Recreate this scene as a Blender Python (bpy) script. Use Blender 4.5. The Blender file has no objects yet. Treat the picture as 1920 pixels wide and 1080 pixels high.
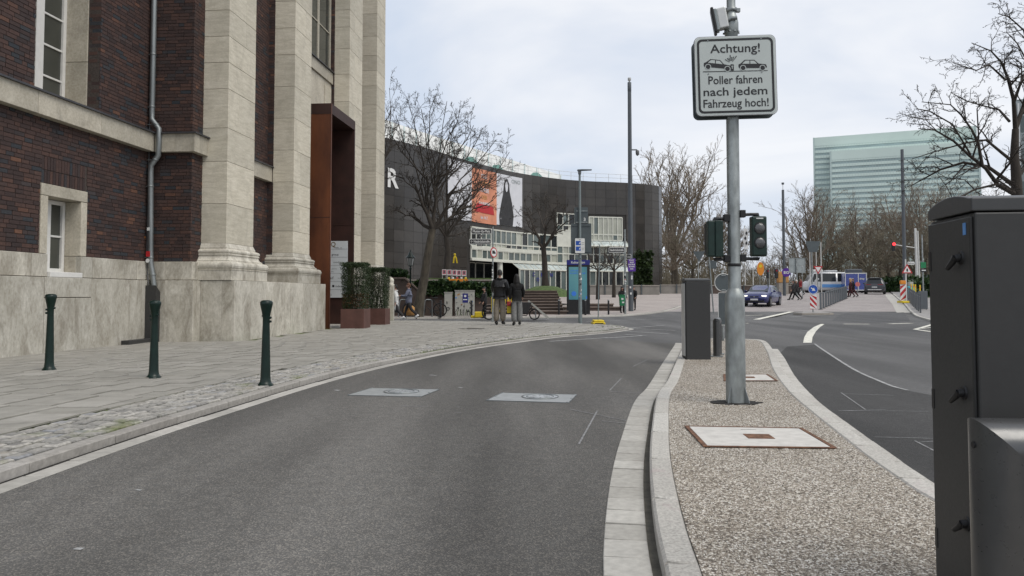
import bpy, bmesh, math, random
from math import sin, cos, pi, radians, sqrt, atan2
from mathutils import Vector, Matrix

SC = bpy.context.scene
COL = SC.collection
# ------------------------------------------------------------------ camera
F = 1442.0; CX = 960.0; PY = 489.0; TH = radians(2.5); H = 1.18   # focal length and principal point (px of a 1920 frame), pitch, eye height
cam = bpy.data.cameras.new('camera'); camo = bpy.data.objects.new('camera', cam); COL.objects.link(camo)
cam.sensor_width = 36; cam.lens = 36 * F / 1920; cam.shift_y = -(540 - PY) / 1920
cam.clip_start = 0.05; cam.clip_end = 4000
camo.location = (0, 0, H); camo.rotation_euler = (radians(90) + TH, 0, 0)
SC.camera = camo
# ------------------------------------------------------------------ sky, sun, exposure
SUN_EL = radians(56); SUN_AZ = radians(128)      # azimuth from +Y towards +X: behind and right of the camera
W = bpy.data.worlds.new('World'); SC.world = W; W.use_nodes = True
nt = W.node_tree; nt.nodes.clear()
def wn(t, **k):
    n = nt.nodes.new(t)
    for a, b in k.items(): setattr(n, a, b)
    return n
out = wn('ShaderNodeOutputWorld'); bg = wn('ShaderNodeBackground'); sky = wn('ShaderNodeTexSky', sky_type='NISHITA')
sky.sun_disc = False; sky.sun_elevation = SUN_EL; sky.sun_rotation = SUN_AZ; sky.air_density = 1.0; sky.dust_density = 2.0
sc_ = wn('ShaderNodeVectorMath', operation='SCALE'); sc_.inputs['Scale'].default_value = 0.09
nt.links.new(sky.outputs[0], sc_.inputs[0])
tc = wn('ShaderNodeTexCoord'); mp = wn('ShaderNodeMapping'); mp.inputs['Scale'].default_value = (1.0, 1.0, 2.6)
mp.inputs['Location'].default_value = (0.35, 0.1, 0.2)
nt.links.new(tc.outputs['Generated'], mp.inputs[0])
nz = wn('ShaderNodeTexNoise'); nz.inputs['Scale'].default_value = 2.6; nz.inputs['Detail'].default_value = 5; nz.inputs['Roughness'].default_value = 0.5; nz.inputs['Distortion'].default_value = 0.35
nt.links.new(mp.outputs[0], nz.inputs['Vector'])
cr = wn('ShaderNodeValToRGB')                                       # cloud sheet: blue grey thin parts to milky white parts
e = cr.color_ramp.elements; e[0].position = 0.38; e[0].color = (0.490, 0.545, 0.635, 1); e[1].position = 0.64; e[1].color = (0.690, 0.700, 0.725, 1)
m_ = cr.color_ramp.elements.new(0.5); m_.color = (0.580, 0.612, 0.672, 1)
nt.links.new(nz.outputs[0], cr.inputs[0])
mx = wn('ShaderNodeMix', data_type='RGBA'); mx.inputs[0].default_value = 0.90
nt.links.new(sc_.outputs[0], mx.inputs[6]); nt.links.new(cr.outputs[0], mx.inputs[7])
nt.links.new(mx.outputs[2], bg.inputs[0]); bg.inputs[1].default_value = 1.0
nt.links.new(bg.outputs[0], out.inputs[0])
sl = bpy.data.lights.new('sun', 'SUN'); sl.energy = 1.5; sl.angle = radians(35); sl.color = (1.0, 0.95, 0.87)
so = bpy.data.objects.new('sun', sl); COL.objects.link(so)
sd = Vector((sin(SUN_AZ) * cos(SUN_EL), cos(SUN_AZ) * cos(SUN_EL), sin(SUN_EL)))
so.rotation_euler = sd.to_track_quat('Z', 'Y').to_euler(); so.location = (20, -20, 40)
vs = SC.view_settings; vs.view_transform = 'Standard'; vs.look = 'None'; vs.exposure = 0.50; vs.gamma = 1.0; vs.use_curve_mapping = False

# ------------------------------------------------------------------ measuring helpers
def ray(px, py):
    u = (px - CX) / F; v = (PY - py) / F
    return Vector((u, cos(TH) - v * sin(TH), sin(TH) + v * cos(TH)))
def at(px, py, Y):
    r = ray(px, py); t = Y / r.y
    return Vector((r.x * t, Y, H + r.z * t))
def onz(px, py, z=0.0):
    r = ray(px, py); t = (z - H) / r.z
    return Vector((r.x * t, r.y * t, z))
TF = 0.09
def onc(px, py, C):                                                 # on a vertical plane X = C + TF*Y (parallel to the brick facade)
    r = ray(px, py); t = C / (r.x - TF * r.y)
    return Vector((r.x * t, r.y * t, H + r.z * t))
GP = [(-900, 0), (41, 0), (47, .14), (52.6, .34), (60, .62), (68, .9), (76, 1.1), (84, 1.24), (100, 1.42), (1500, 1.5)]
def g(Y):                                                           # height of the far street, which climbs gently
    for (a, za), (b, zb) in zip(GP, GP[1:]):
        if Y <= b: return za + (zb - za) * (Y - a) / (b - a)
    return GP[-1][1]
def gnd(px, py, dz=0.0):                                            # where a pixel's ray meets the ground
    f_ = lambda Y: at(px, py, Y).z - g(Y) - dz
    Y = 1.0
    while f_(Y) > 0 and Y < 160: Y += .5
    a, b = Y - .5, Y
    for _ in range(20):
        m = (a + b) / 2
        if f_(m) > 0: a = m
        else: b = m
    return at(px, py, a)
def ong(px, Y, dz=0.0):                                             # ground point of column px at depth Y
    z = g(Y) + dz; py = 552.0
    for _ in range(4):
        p = at(px, py, Y); py += (p.z - z) * F / Y
    return at(px, py, Y)

# ------------------------------------------------------------------ mesh collecting
class MB:
    def __init__(s): s.v = []; s.f = []; s.m = []; s.s = []
    def add(s, vs, fs, mi=0, sm=False, M=None):
        o = len(s.v)
        for p in vs:
            s.v.append(tuple(M @ Vector(p)) if M is not None else tuple(p))
        for f in fs: s.f.append(tuple(i + o for i in f)); s.m.append(mi); s.s.append(sm)
        return s
    def box(s, c, d, rz=0, mi=0, M=None):
        x, y, z = d[0] / 2, d[1] / 2, d[2] / 2
        vs = [Vector((a * x, b * y, k * z)) for k in (-1, 1) for (a, b) in ((-1, -1), (1, -1), (1, 1), (-1, 1))]
        if rz: vs = [Matrix.Rotation(rz, 3, 'Z') @ v for v in vs]
        c = Vector(c)
        return s.add([v + c for v in vs], [(3, 2, 1, 0), (4, 5, 6, 7), (0, 1, 5, 4), (1, 2, 6, 5), (2, 3, 7, 6), (3, 0, 4, 7)], mi, False, M)
    def b2(s, x0, x1, y0, y1, z0, z1, mi=0, M=None):
        return s.box(((x0 + x1) / 2, (y0 + y1) / 2, (z0 + z1) / 2), (abs(x1 - x0), abs(y1 - y0), abs(z1 - z0)), 0, mi, M)
    def loft(s, rings, mi=0, sm=False, cap=True, closed=True, M=None):
        n = len(rings[0]); vs = [p for r in rings for p in r]; fs = []
        for k in range(len(rings) - 1):
            for i in range(n if closed else n - 1):
                j = (i + 1) % n
                fs.append((k * n + i, k * n + j, (k + 1) * n + j, (k + 1) * n + i))
        s.add(vs, fs, mi, sm, M)
        if cap:
            s.add(rings[0], [tuple(reversed(range(n)))], mi, False, M); s.add(rings[-1], [tuple(range(n))], mi, False, M)
        return s
    def tube(s, pts, rad, n=8, mi=0, sm=True, cap=True, M=None):
        pts = [Vector(p) for p in pts]
        if not isinstance(rad, (list, tuple)): rad = [rad] * len(pts)
        rings = []; up = None
        for i, p in enumerate(pts):
            d = (pts[min(i + 1, len(pts) - 1)] - pts[max(i - 1, 0)]).normalized()
            if up is None: up = Vector((0, 0, 1)) if abs(d.z) < .9 else Vector((1, 0, 0))
            a = d.cross(up).normalized(); b = a.cross(d).normalized(); up = b
            rings.append([p + (a * cos(2 * pi * k / n) + b * sin(2 * pi * k / n)) * -rad[i] if False else p + (a * cos(2 * pi * k / n) - b * sin(2 * pi * k / n)) * rad[i] for k in range(n)])
        rings = [list(reversed(r)) for r in rings]
        return s.loft(rings, mi, sm, cap, True, M)
    def lathe(s, prof, n=16, c=(0, 0, 0), mi=0, sm=True, M=None):
        rings = [[Vector((c[0] + r * cos(2 * pi * k / n), c[1] + r * sin(2 * pi * k / n), c[2] + z)) for k in range(n)] for r, z in prof]
        return s.loft(rings, mi, sm, True, True, M)
    def prism(s, poly, z0, z1, mi=0, M=None):                       # poly CCW seen from above
        return s.loft([[Vector((x, y, z0)) for x, y in poly], [Vector((x, y, z1)) for x, y in poly]], mi, False, True, True, M)
    def side(s, poly, y0, y1, mi=0, M=None):                        # poly in xz, extruded along y
        a = [Vector((x, y0, z)) for x, z in poly]; b = [Vector((x, y1, z)) for x, z in poly]
        return s.loft([a, b], mi, False, True, True, M)
    def flat(s, poly, z, mi=0, M=None):
        return s.add([(x, y, z) for x, y in poly], [tuple(range(len(poly)))], mi, False, M)
    def disc(s, c, r, n=20, ax='y', th=.01, mi=0, M=None):
        a = []; b = []
        for k in range(n):
            ca, sa = r * cos(2 * pi * k / n), r * sin(2 * pi * k / n)
            if ax == 'y': a.append(Vector((c[0] + ca, c[1] + th / 2, c[2] + sa))); b.append(Vector((c[0] + ca, c[1] - th / 2, c[2] + sa)))
            elif ax == 'x': a.append(Vector((c[0] - th / 2, c[1] + ca, c[2] + sa))); b.append(Vector((c[0] + th / 2, c[1] + ca, c[2] + sa)))
            else: a.append(Vector((c[0] + ca, c[1] + sa, c[2] - th / 2))); b.append(Vector((c[0] + ca, c[1] + sa, c[2] + th / 2)))
        return s.loft([a, b], mi, False, True, True, M)
    def ring(s, c, r, tr, n=24, ax='y', k=6, mi=0, M=None):         # torus
        rings = []
        for i in range(n + 1):
            A = 2 * pi * i / n; row = []
            for j in range(k):
                B = 2 * pi * j / k; q = r + tr * cos(B); w = tr * sin(B)
                if ax == 'y': row.append(Vector((c[0] + q * cos(A), c[1] + w, c[2] + q * sin(A))))
                elif ax == 'x': row.append(Vector((c[0] + w, c[1] + q * cos(A), c[2] + q * sin(A))))
                else: row.append(Vector((c[0] + q * cos(A), c[1] + q * sin(A), c[2] + w)))
            rings.append(row)
        return s.loft(rings, mi, True, False, True, M)
    def mesh(s, name, mats):
        me = bpy.data.meshes.new(name); me.from_pydata(s.v, [], s.f)
        for m in (mats if isinstance(mats, (list, tuple)) else [mats]): me.materials.append(m)
        me.polygons.foreach_set('material_index', s.m); me.polygons.foreach_set('use_smooth', s.s)
        me.update()
        return me
    def build(s, name, mats, parent=None, loc=None, bevel=0, seg=2, fix=True):
        me = s.mesh(name, mats)
        if fix or bevel:
            bm = bmesh.new(); bm.from_mesh(me)
            if bevel:
                bmesh.ops.remove_doubles(bm, verts=bm.verts, dist=1e-5)
                ed = [e for e in bm.edges if len(e.link_faces) == 2 and e.calc_face_angle(0) > .6]
                bmesh.ops.bevel(bm, geom=ed, offset=bevel, segments=seg, profile=.5, affect='EDGES', clamp_overlap=True)
            bmesh.ops.recalc_face_normals(bm, faces=bm.faces); bm.to_mesh(me); bm.free()
        return link(name, me, parent, loc)
def link(name, me, parent=None, loc=None, rz=0):
    o = bpy.data.objects.new(name, me); COL.objects.link(o)
    if parent is not None: o.parent = parent
    if loc is not None: o.location = loc
    if rz: o.rotation_euler = (0, 0, rz)
    return o
def tag(o, label=None, cat=None, group=None, kind=None):
    if label: o['label'] = label
    if cat: o['category'] = cat
    if group: o['group'] = group
    if kind: o['kind'] = kind
    return o
def thing(name, label, cat, loc=(0, 0, 0), rz=0, group=None):
    o = link(name, None, None, loc, rz); o.empty_display_size = .2
    return tag(o, label, cat, group)
def struct(name, mb, m, **k): return tag(mb.build(name, m, **k), kind='structure')
def copy_tree(o, parent=None):
    c = o.copy(); COL.objects.link(c); c.parent = parent
    for ch in o.children: copy_tree(ch, c)
    return c
def text_mb(txt, h, width=None, mi=0, squeeze=1.0, bold=0.0):
    cu = bpy.data.curves.new('lettering', 'FONT'); cu.body = txt; cu.size = 1; cu.offset = bold; cu.resolution_u = 3
    ob = bpy.data.objects.new('lettering', cu); COL.objects.link(ob)
    dg = bpy.context.evaluated_depsgraph_get(); me = bpy.data.meshes.new_from_object(ob.evaluated_get(dg))
    vs = [v.co.copy() for v in me.vertices]; fs = [tuple(p.vertices) for p in me.polygons]
    bpy.data.objects.remove(ob); bpy.data.curves.remove(cu); bpy.data.meshes.remove(me)
    x0 = min(v.x for v in vs); x1 = max(v.x for v in vs)
    s = h / .72; sx = s * squeeze if width is None else width / (x1 - x0)     # h = cap height
    mb = MB(); mb.add([((v.x - (x0 + x1) / 2) * sx, 0, v.y * s) for v in vs], fs, mi)
    return mb                                                       # in the xz plane, centred in x, baseline at z=0, read from -y
def put(mb, src, M): mb.add(src.v, src.f, src.m[0] if src.m else 0, False, M); return mb
def ellipsoid(mb, c, r, n=12, m_=8, z0=-1, z1=1, mi=0):
    rings = []
    for k in range(m_ + 1):
        a = math.asin(max(-1, min(1, z0 + (z1 - z0) * k / m_))) if False else -pi / 2 + pi * k / m_; zz = sin(a)
        if zz < z0 - 1e-6 or zz > z1 + 1e-6: continue
        rr = max(.02, cos(a)); rings.append([Vector((c[0] + r[0] * rr * cos(2 * pi * q / n), c[1] + r[1] * rr * sin(2 * pi * q / n), c[2] + r[2] * zz)) for q in range(n)])
    mb.loft(rings, mi, True); return mb
# ------------------------------------------------------------------ materials (all procedural)
def nodes(name):
    m = bpy.data.materials.new(name); m.use_nodes = True; t = m.node_tree
    return m, t, t.nodes['Principled BSDF']
def N(t, ty, **k):
    n = t.nodes.new(ty)
    for a, b in k.items():
        if a.startswith('i_'): n.inputs[a[2:].replace('_', ' ')].default_value = b
        else: setattr(n, a, b)
    return n
def ramp(t, fac, cols):
    r = N(t, 'ShaderNodeValToRGB'); els = r.color_ramp.elements
    while len(els) < len(cols): els.new(.5)
    for e_, (p, c) in zip(els, cols): e_.position = p; e_.color = (*c, 1)
    t.links.new(fac, r.inputs[0]); return r.outputs[0]
def pos(t, stretch=(1, 1, 1), local=False):
    mpn = N(t, 'ShaderNodeMapping'); mpn.inputs['Scale'].default_value = stretch
    if local: c = N(t, 'ShaderNodeTexCoord').outputs['Object']
    else: c = N(t, 'ShaderNodeNewGeometry').outputs['Position']
    t.links.new(c, mpn.inputs[0]); return mpn.outputs[0]
def noise(t, v, scale, detail=4, rough=.55, dist=0):
    n = N(t, 'ShaderNodeTexNoise'); n.inputs['Scale'].default_value = scale; n.inputs['Detail'].default_value = detail
    n.inputs['Roughness'].default_value = rough; n.inputs['Distortion'].default_value = dist
    t.links.new(v, n.inputs['Vector']); return n.outputs[0]
def mixc(t, a, b, fac, mode='MIX'):
    m = N(t, 'ShaderNodeMix', data_type='RGBA', blend_type=mode)
    for s, i in ((fac, 0), (a, 6), (b, 7)):
        if hasattr(s, 'is_output'): t.links.new(s, m.inputs[i])
        else: m.inputs[i].default_value = s if i == 0 else (*s, 1)
    return m.outputs[2]
def bump(t, p, h, strength, dist=.01):
    b = N(t, 'ShaderNodeBump'); b.inputs['Strength'].default_value = strength; b.inputs['Distance'].default_value = dist
    t.links.new(h, b.inputs['Height']); t.links.new(b.outputs[0], p.inputs['Normal'])
def mk(name, c, rough=.6, var=.15, scale=6, metal=0, bmp=0, bscale=60, local=False, stretch=(1, 1, 1), c2=None, spec=.4, rv=.08, bdist=.01):
    m, t, p = nodes(name); v = pos(t, stretch, local); n = noise(t, v, scale, 5)
    lo = tuple(x * (1 - var) for x in c); hi = tuple(min(1, x * (1 + var)) for x in (c2 or c))
    t.links.new(ramp(t, n, [(.3, lo), (.7, hi)]), p.inputs['Base Color'])
    rr = N(t, 'ShaderNodeMapRange'); rr.inputs[3].default_value = max(.02, rough - rv); rr.inputs[4].default_value = min(1, rough + rv)
    t.links.new(noise(t, v, scale * 3.1, 3), rr.inputs[0]); t.links.new(rr.outputs[0], p.inputs['Roughness'])
    p.inputs['Metallic'].default_value = metal; p.inputs['Specular IOR Level'].default_value = spec
    if bmp: bump(t, p, noise(t, v, bscale, 4), bmp, bdist)
    return m
def rnd(t):                                                         # one value for each separate piece: per object and per mesh island
    a = N(t, 'ShaderNodeObjectInfo').outputs['Random']; b = N(t, 'ShaderNodeNewGeometry').outputs['Random Per Island']
    s = N(t, 'ShaderNodeMath', operation='ADD'); t.links.new(a, s.inputs[0]); t.links.new(b, s.inputs[1])
    f = N(t, 'ShaderNodeMath', operation='FRACT'); t.links.new(s.outputs[0], f.inputs[0]); return f.outputs[0]
def pieces(name, cols, rough=.75, nscale=14, nvar=.25, bmp=.3, bscale=70, stretch=(1, 1, 1), spec=.35, dirt=None):
    m, t, p = nodes(name); base = ramp(t, rnd(t), cols); v = pos(t, stretch)
    k = ramp(t, noise(t, v, nscale, 5), [(.3, (1 - nvar,) * 3), (.7, (1 + nvar * .6,) * 3)])
    c = mixc(t, base, k, 1.0, 'MULTIPLY')
    if dirt:
        dcol, dsc, lo, hi = dirt
        fac = ramp(t, noise(t, pos(t), dsc, 6, .65), [(lo, (0, 0, 0)), (hi, (1, 1, 1))])
        c = mixc(t, c, dcol, fac)
    t.links.new(c, p.inputs['Base Color']); p.inputs['Roughness'].default_value = rough; p.inputs['Specular IOR Level'].default_value = spec
    if bmp: bump(t, p, noise(t, v, bscale, 4), bmp, .004)
    return m
def emit(name, c, s, base=None):
    m, t, p = nodes(name); p.inputs['Base Color'].default_value = (*(base or c), 1); p.inputs['Emission Color'].default_value = (*c, 1)
    p.inputs['Emission Strength'].default_value = s; p.inputs['Roughness'].default_value = .3; return m

M = {}
# asphalt: aggregate speckle, worn paler wheel paths
def asphalt(name, base, speck, wear=.35):
    m, t, p = nodes(name); v = pos(t)
    big = noise(t, pos(t, (1.3, .16, 1)), .6, 3, .5, .05)
    c0 = ramp(t, big, [(.36, tuple(x * (1 - wear * .6) for x in base)), (.66, tuple(x * (1 + wear) for x in base))])
    vo = N(t, 'ShaderNodeTexVoronoi', feature='F1'); vo.inputs['Scale'].default_value = 150; t.links.new(v, vo.inputs['Vector'])
    sp = N(t, 'ShaderNodeSeparateColor'); t.links.new(vo.outputs['Color'], sp.inputs[0])
    st = ramp(t, sp.outputs[0], [(.0, (.78, .78, .78)), (.62, (1, 1, 1)), (.9, speck), (1.0, tuple(x * 1.15 for x in speck))])
    c = mixc(t, c0, st, 1.0, 'MULTIPLY')
    fine = ramp(t, noise(t, v, 9, 6, .7), [(.3, (.84, .83, .82)), (.75, (1.13, 1.13, 1.13))])
    c = mixc(t, c, fine, 1.0, 'MULTIPLY')
    st2 = ramp(t, noise(t, v, 1.3, 6, .75, .6), [(.60, (0, 0, 0)), (.78, (1, 1, 1))])
    c = mixc(t, c, (.085, .072, .062), mixc(t, (0, 0, 0), (.22, .22, .22), st2))
    t.links.new(c, p.inputs['Base Color']); p.inputs['Roughness'].default_value = .82; p.inputs['Specular IOR Level'].default_value = .3
    bump(t, p, vo.outputs['Distance'], .5, .006); return m
M['asphalt'] = asphalt('asphalt', (.088, .0855, .081), (1.75, 1.68, 1.58), .48)
M['asphalt_new'] = asphalt('asphalt_new', (.046, .045, .044), (1.45, 1.45, 1.42), .4)
M['asphalt_old'] = asphalt('asphalt_old', (.098, .097, .096), (1.3, 1.3, 1.3), .3)
# resin bound gravel of the island
def gravel():
    m, t, p = nodes('gravel'); v = pos(t)
    vo = N(t, 'ShaderNodeTexVoronoi', feature='F1'); vo.inputs['Scale'].default_value = 88; t.links.new(v, vo.inputs['Vector'])
    sp = N(t, 'ShaderNodeSeparateColor'); t.links.new(vo.outputs['Color'], sp.inputs[0])
    c = ramp(t, sp.outputs[0], [(0, (.090, .075, .060)), (.28, (.24, .208, .168)), (.55, (.40, .36, .30)), (.8, (.58, .54, .475)), (1, (.80, .78, .73))])
    ed = ramp(t, vo.outputs['Distance'], [(.35, (1, 1, 1)), (.75, (.38, .34, .3))])
    c = mixc(t, c, ed, 1.0, 'MULTIPLY')
    b = ramp(t, noise(t, v, 1.6, 5, .6), [(.3, (.9, .87, .83)), (.7, (1.12, 1.12, 1.12))])
    t.links.new(mixc(t, c, b, 1.0, 'MULTIPLY'), p.inputs['Base Color']); p.inputs['Roughness'].default_value = .75
    inv = N(t, 'ShaderNodeMath', operation='SUBTRACT'); inv.inputs[0].default_value = 1; t.links.new(vo.outputs['Distance'], inv.inputs[1])
    bump(t, p, inv.outputs[0], .9, .008); return m
M['gravel'] = gravel()
M['chip'] = pieces('gravel_chip', [(0, (.085, .071, .056)), (.25, (.27, .234, .19)), (.55, (.43, .39, .325)), (.8, (.60, .56, .50)), (1, (.81, .79, .74))], .7, 60, .2, 0)
M['ground'] = mk('ground', (.17, .165, .155), .9, .2, .8, bmp=.2)
M['bed'] = mk('joint_bed', (.075, .068, .055), .95, .35, 9, bmp=.3, c2=(.085, .078, .062))
M['moss'] = mk('joint_moss', (.055, .050, .038), .95, .3, 2.2, bmp=.3, c2=(.085, .115, .020))
M['slab'] = pieces('paving_slab', [(0, (.255, .243, .215)), (.4, (.28, .267, .238)), (.8, (.295, .28, .25)), (1, (.325, .31, .28))], .8, 5, .16, .25, 90, dirt=((.12, .115, .105), 2.2, .60, .95))
M['cobble'] = pieces('cobblestone', [(0, (.21, .202, .19)), (.3, (.28, .268, .245)), (.6, (.33, .315, .285)), (.80, (.39, .37, .335)), (.9, (.25, .252, .26)), (1, (.31, .28, .23))], .75, 26, .3, .5, 50, dirt=((.12, .14, .045), 1.3, .56, .74))
M['kerb_old'] = pieces('kerb_stone_weathered', [(0, (.28, .262, .238)), (.5, (.325, .307, .28)), (1, (.375, .355, .33))], .82, 22, .22, .35, 120)
M['gutter_old'] = pieces('gutter_stone', [(0, (.34, .325, .295)), (.5, (.38, .363, .33)), (1, (.43, .41, .375))], .8, 14, .16, .25, 120)
M['kerb_new'] = pieces('kerb_stone_granite', [(0, (.40, .38, .345)), (.5, (.45, .43, .39)), (1, (.50, .48, .44))], .8, 75, .34, .35, 160, dirt=((.36, .27, .27), 3.0, .58, .9))
M['gutter_new'] = pieces('gutter_slab', [(0, (.34, .325, .292)), (.5, (.39, .373, .338)), (1, (.44, .423, .385))], .8, 24, .16, .25, 120, dirt=((.22, .20, .175), 2.6, .55, .9))
M['cobble_far'] = pieces('street_sett', [(0, (.27, .225, .21)), (.5, (.33, .275, .255)), (1, (.39, .335, .315))], .8, 6, .2, 0)
M['asphalt_patch'] = asphalt('asphalt_patch', (.078, .078, .079), (1.3, 1.3, 1.3), .2)
def setts(name, c1, c2, mortar, sc):
    m, t, p = nodes(name); v = pos(t)
    b = N(t, 'ShaderNodeTexBrick'); b.inputs['Scale'].default_value = sc; b.inputs['Color1'].default_value = (*c1, 1); b.inputs['Color2'].default_value = (*c2, 1)
    b.inputs['Mortar'].default_value = (*mortar, 1); b.inputs['Mortar Size'].default_value = .03; t.links.new(v, b.inputs['Vector'])
    k = ramp(t, noise(t, v, .5, 6, .7), [(.3, (.82, .82, .82)), (.7, (1.14, 1.13, 1.12))])
    t.links.new(mixc(t, b.outputs['Color'], k, 1.0, 'MULTIPLY'), p.inputs['Base Color']); p.inputs['Roughness'].default_value = .85
    return m
M['setts'] = setts('street_setts', (.29, .262, .25), (.35, .318, .305), (.2, .18, .172), 2.2)
M['plaza'] = setts('plaza_setts', (.33, .29, .265), (.38, .335, .31), (.26, .23, .21), 2.6)
M['pave_far'] = setts('far_paving', (.27, .255, .245), (.31, .30, .285), (.2, .19, .185), 1.6)
M['paint'] = mk('road_paint', (.60, .58, .50), .7, .25, 7, c2=(.68, .66, .58), bmp=.2)
M['paint_worn'] = mk('road_paint_worn', (.30, .30, .295), .8, .4, 10)
M['chalk'] = mk('chalk_mark', (.20, .20, .20), .9, .5, 30)
M['steel_plate'] = mk('steel_plate', (.33, .34, .335), .5, .12, 9, metal=.35, bmp=.25, bscale=220)
M['steel_worn'] = mk('worn_steel', (.50, .51, .51), .35, .2, 30, metal=.7)
# facade
M['brick'] = pieces('clinker_brick', [(0, (0.0400, 0.0274, 0.0262)), (.22, (0.0542, 0.0340, 0.0305)), (.5, (0.0683, 0.0405, 0.0346)), (.76, (0.0848, 0.0470, 0.0374)), (.86, (0.0471, 0.0365, 0.0360)), (.91, (0.0329, 0.0378, 0.0443)), (.965, (0.0424, 0.0430, 0.0470)), (.978, (0.1001, 0.0522, 0.0387)), (1, (0.1472, 0.0731, 0.0470))], .72, 26, .3, .5, 90, (1, 1, 2.2), .3)
M['mortar'] = mk('mortar', (.060, .048, .042), .95, .3, 30, bmp=.4)
def stone(name, cols, streak, vein=(.2, .19, .17), vs=1.2, dark=.6, lo=.5, vz=.6):
    m, t, p = nodes(name); r_ = rnd(t)
    cb = N(t, 'ShaderNodeCombineXYZ')                               # every block has its own piece of the pattern
    for k, f_ in enumerate((37.0, 17.0, 29.0)):
        q = N(t, 'ShaderNodeMath', operation='MULTIPLY'); q.inputs[1].default_value = f_; t.links.new(r_, q.inputs[0]); t.links.new(q.outputs[0], cb.inputs[k])
    def sp(stretch):
        a = N(t, 'ShaderNodeVectorMath', operation='ADD'); t.links.new(pos(t, stretch), a.inputs[0]); t.links.new(cb.outputs[0], a.inputs[1]); return a.outputs[0]
    c = ramp(t, noise(t, sp((1, 1, streak)), 2.6, 8, .65, .35), cols)
    c = mixc(t, c, ramp(t, r_, [(0, (.84, .84, .83)), (1, (1.10, 1.09, 1.07))]), 1.0, 'MULTIPLY')
    w = noise(t, sp((1.1, 1.1, vz)), vs, 8, .72, 1.1)
    c = mixc(t, c, vein, ramp(t, w, [(lo, (0, 0, 0)), (lo + .24, (dark,) * 3)]))
    fine = noise(t, sp((1, 1, streak)), 22, 6, .7)
    c = mixc(t, c, ramp(t, fine, [(.3, (.76, .745, .715)), (.55, (1, 1, 1)), (.72, (1.16, 1.16, 1.15))]), 1.0, 'MULTIPLY')
    blot = noise(t, pos(t, (1, 1, .8)), 1.7, 9, .78, .4)
    c = mixc(t, c, tuple(x * .62 for x in vein), ramp(t, blot, [(lo + .08, (0, 0, 0)), (lo + .30, (dark * .8,) * 3)]))
    t.links.new(c, p.inputs['Base Color']); p.inputs['Roughness'].default_value = .8; p.inputs['Specular IOR Level'].default_value = .3
    bump(t, p, fine, .35, .006); return m
M['travertine'] = stone('travertine', [(.25, (.45, .415, .335)), (.5, (.57, .53, .44)), (.72, (.66, .62, .53))], 6.5, (.33, .30, .24), 1.0, .5)
M['marble'] = stone('plinth_stone', [(.25, (.38, .355, .30)), (.5, (.51, .485, .425)), (.75, (.64, .615, .555))], .55, (.21, .185, .145), 1.5, .85, .47)
M['limestone'] = stone('limestone_trim', [(.25, (.38, .35, .285)), (.5, (.455, .42, .35)), (.75, (.52, .485, .41))], 1.0, (.24, .22, .185), 1.6, .6)
M['zinc_dark'] = mk('zinc_flashing', (.075, .075, .08), .5, .2, 8, metal=.5)
M['zinc'] = mk('zinc_pipe', (.24, .255, .255), .48, .25, 3.5, metal=.75, stretch=(1, 1, .3))
M['galv'] = mk('galvanised_steel', (.29, .31, .305), .5, .34, 9, metal=.65, bmp=.12, bscale=60, stretch=(1, 1, .5))
M['corten'] = mk('corten_steel', (.075, .022, .009), .62, .35, 1.5, c2=(.115, .036, .012), bmp=.15, stretch=(1, 1, .35))
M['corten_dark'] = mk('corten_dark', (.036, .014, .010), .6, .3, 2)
M['planter'] = mk('planter_steel', (.10, .046, .036), .6, .18, 4)
M['white_frame'] = mk('white_window_frame', (.66, .65, .62), .45, .06, 8)
def glass(name, tint, rough=.04, spec=.6, var=.2, sc=1.0):
    m, t, p = nodes(name); v = pos(t)
    t.links.new(ramp(t, noise(t, v, sc, 3), [(.3, tuple(x * (1 - var) for x in tint)), (.7, tuple(x * (1 + var) for x in tint))]), p.inputs['Base Color'])
    p.inputs['Roughness'].default_value = rough; p.inputs['Specular IOR Level'].default_value = spec
    return m
M['glass_old'] = glass('window_pane', (.055, .058, .05), .05, .55)
M['glass_dark'] = glass('dark_glass', (.018, .021, .022), .05, .5)
M['glass_green'] = glass('greenish_glass', (.10, .125, .12), .06, .6, .3, .3)
M['glass_pale'] = glass('sky_glass', (.36, .37, .31), .08, .7, .25, .25)
M['glass_roof'] = glass('roof_glass', (.42, .47, .46), .1, .6)
M['board_white'] = mk('white_sign_board', (.60, .63, .64), .4, .04, 5)
M['ink'] = mk('black_ink', (.018, .018, .02), .5, .1, 8)
M['ink_grey'] = mk('grey_ink', (.12, .12, .125), .5, .1, 8)
M['gold'] = mk('ochre_ink', (.16, .10, .03), .5, .1, 8)
# street furniture
M['bollard'] = mk('dark_green_paint', (.0035, .015, .011), .36, .25, 12, spec=.35, bmp=.08, bscale=40)
M['hoop_paint'] = mk('hoop_paint', (.10, .101, .102), .30, .06, 20, metal=.65, spec=.5)
M['anthracite'] = mk('anthracite_paint', (.036, .036, .0355), .5, .05, 30, spec=.4, bmp=.06, bscale=400)
M['anthracite_lid'] = mk('anthracite_lid', (.050, .051, .052), .45, .05, 30, spec=.45)
M['signal_green'] = mk('signal_housing', (.007, .023, .018), .45, .2, 12, spec=.4)
M['black'] = mk('black_paint', (.012, .012, .013), .45, .2, 10)
M['rubber'] = mk('black_rubber', (.014, .014, .014), .8, .2, 30)
M['lens'] = mk('signal_lens', (.07, .07, .072), .12, .2, 60, spec=.8, bmp=.5, bscale=250, bdist=.003)
M['sign_face'] = mk('sign_sheet', (.46, .495, .475), .38, .03, 3)
M['sign_rim'] = mk('sign_rim', (.62, .62, .60), .35, .06, 9, metal=.3)
M['sign_back'] = mk('sign_back_aluminium', (.085, .10, .105), .5, .1, 5, metal=.3)
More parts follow.
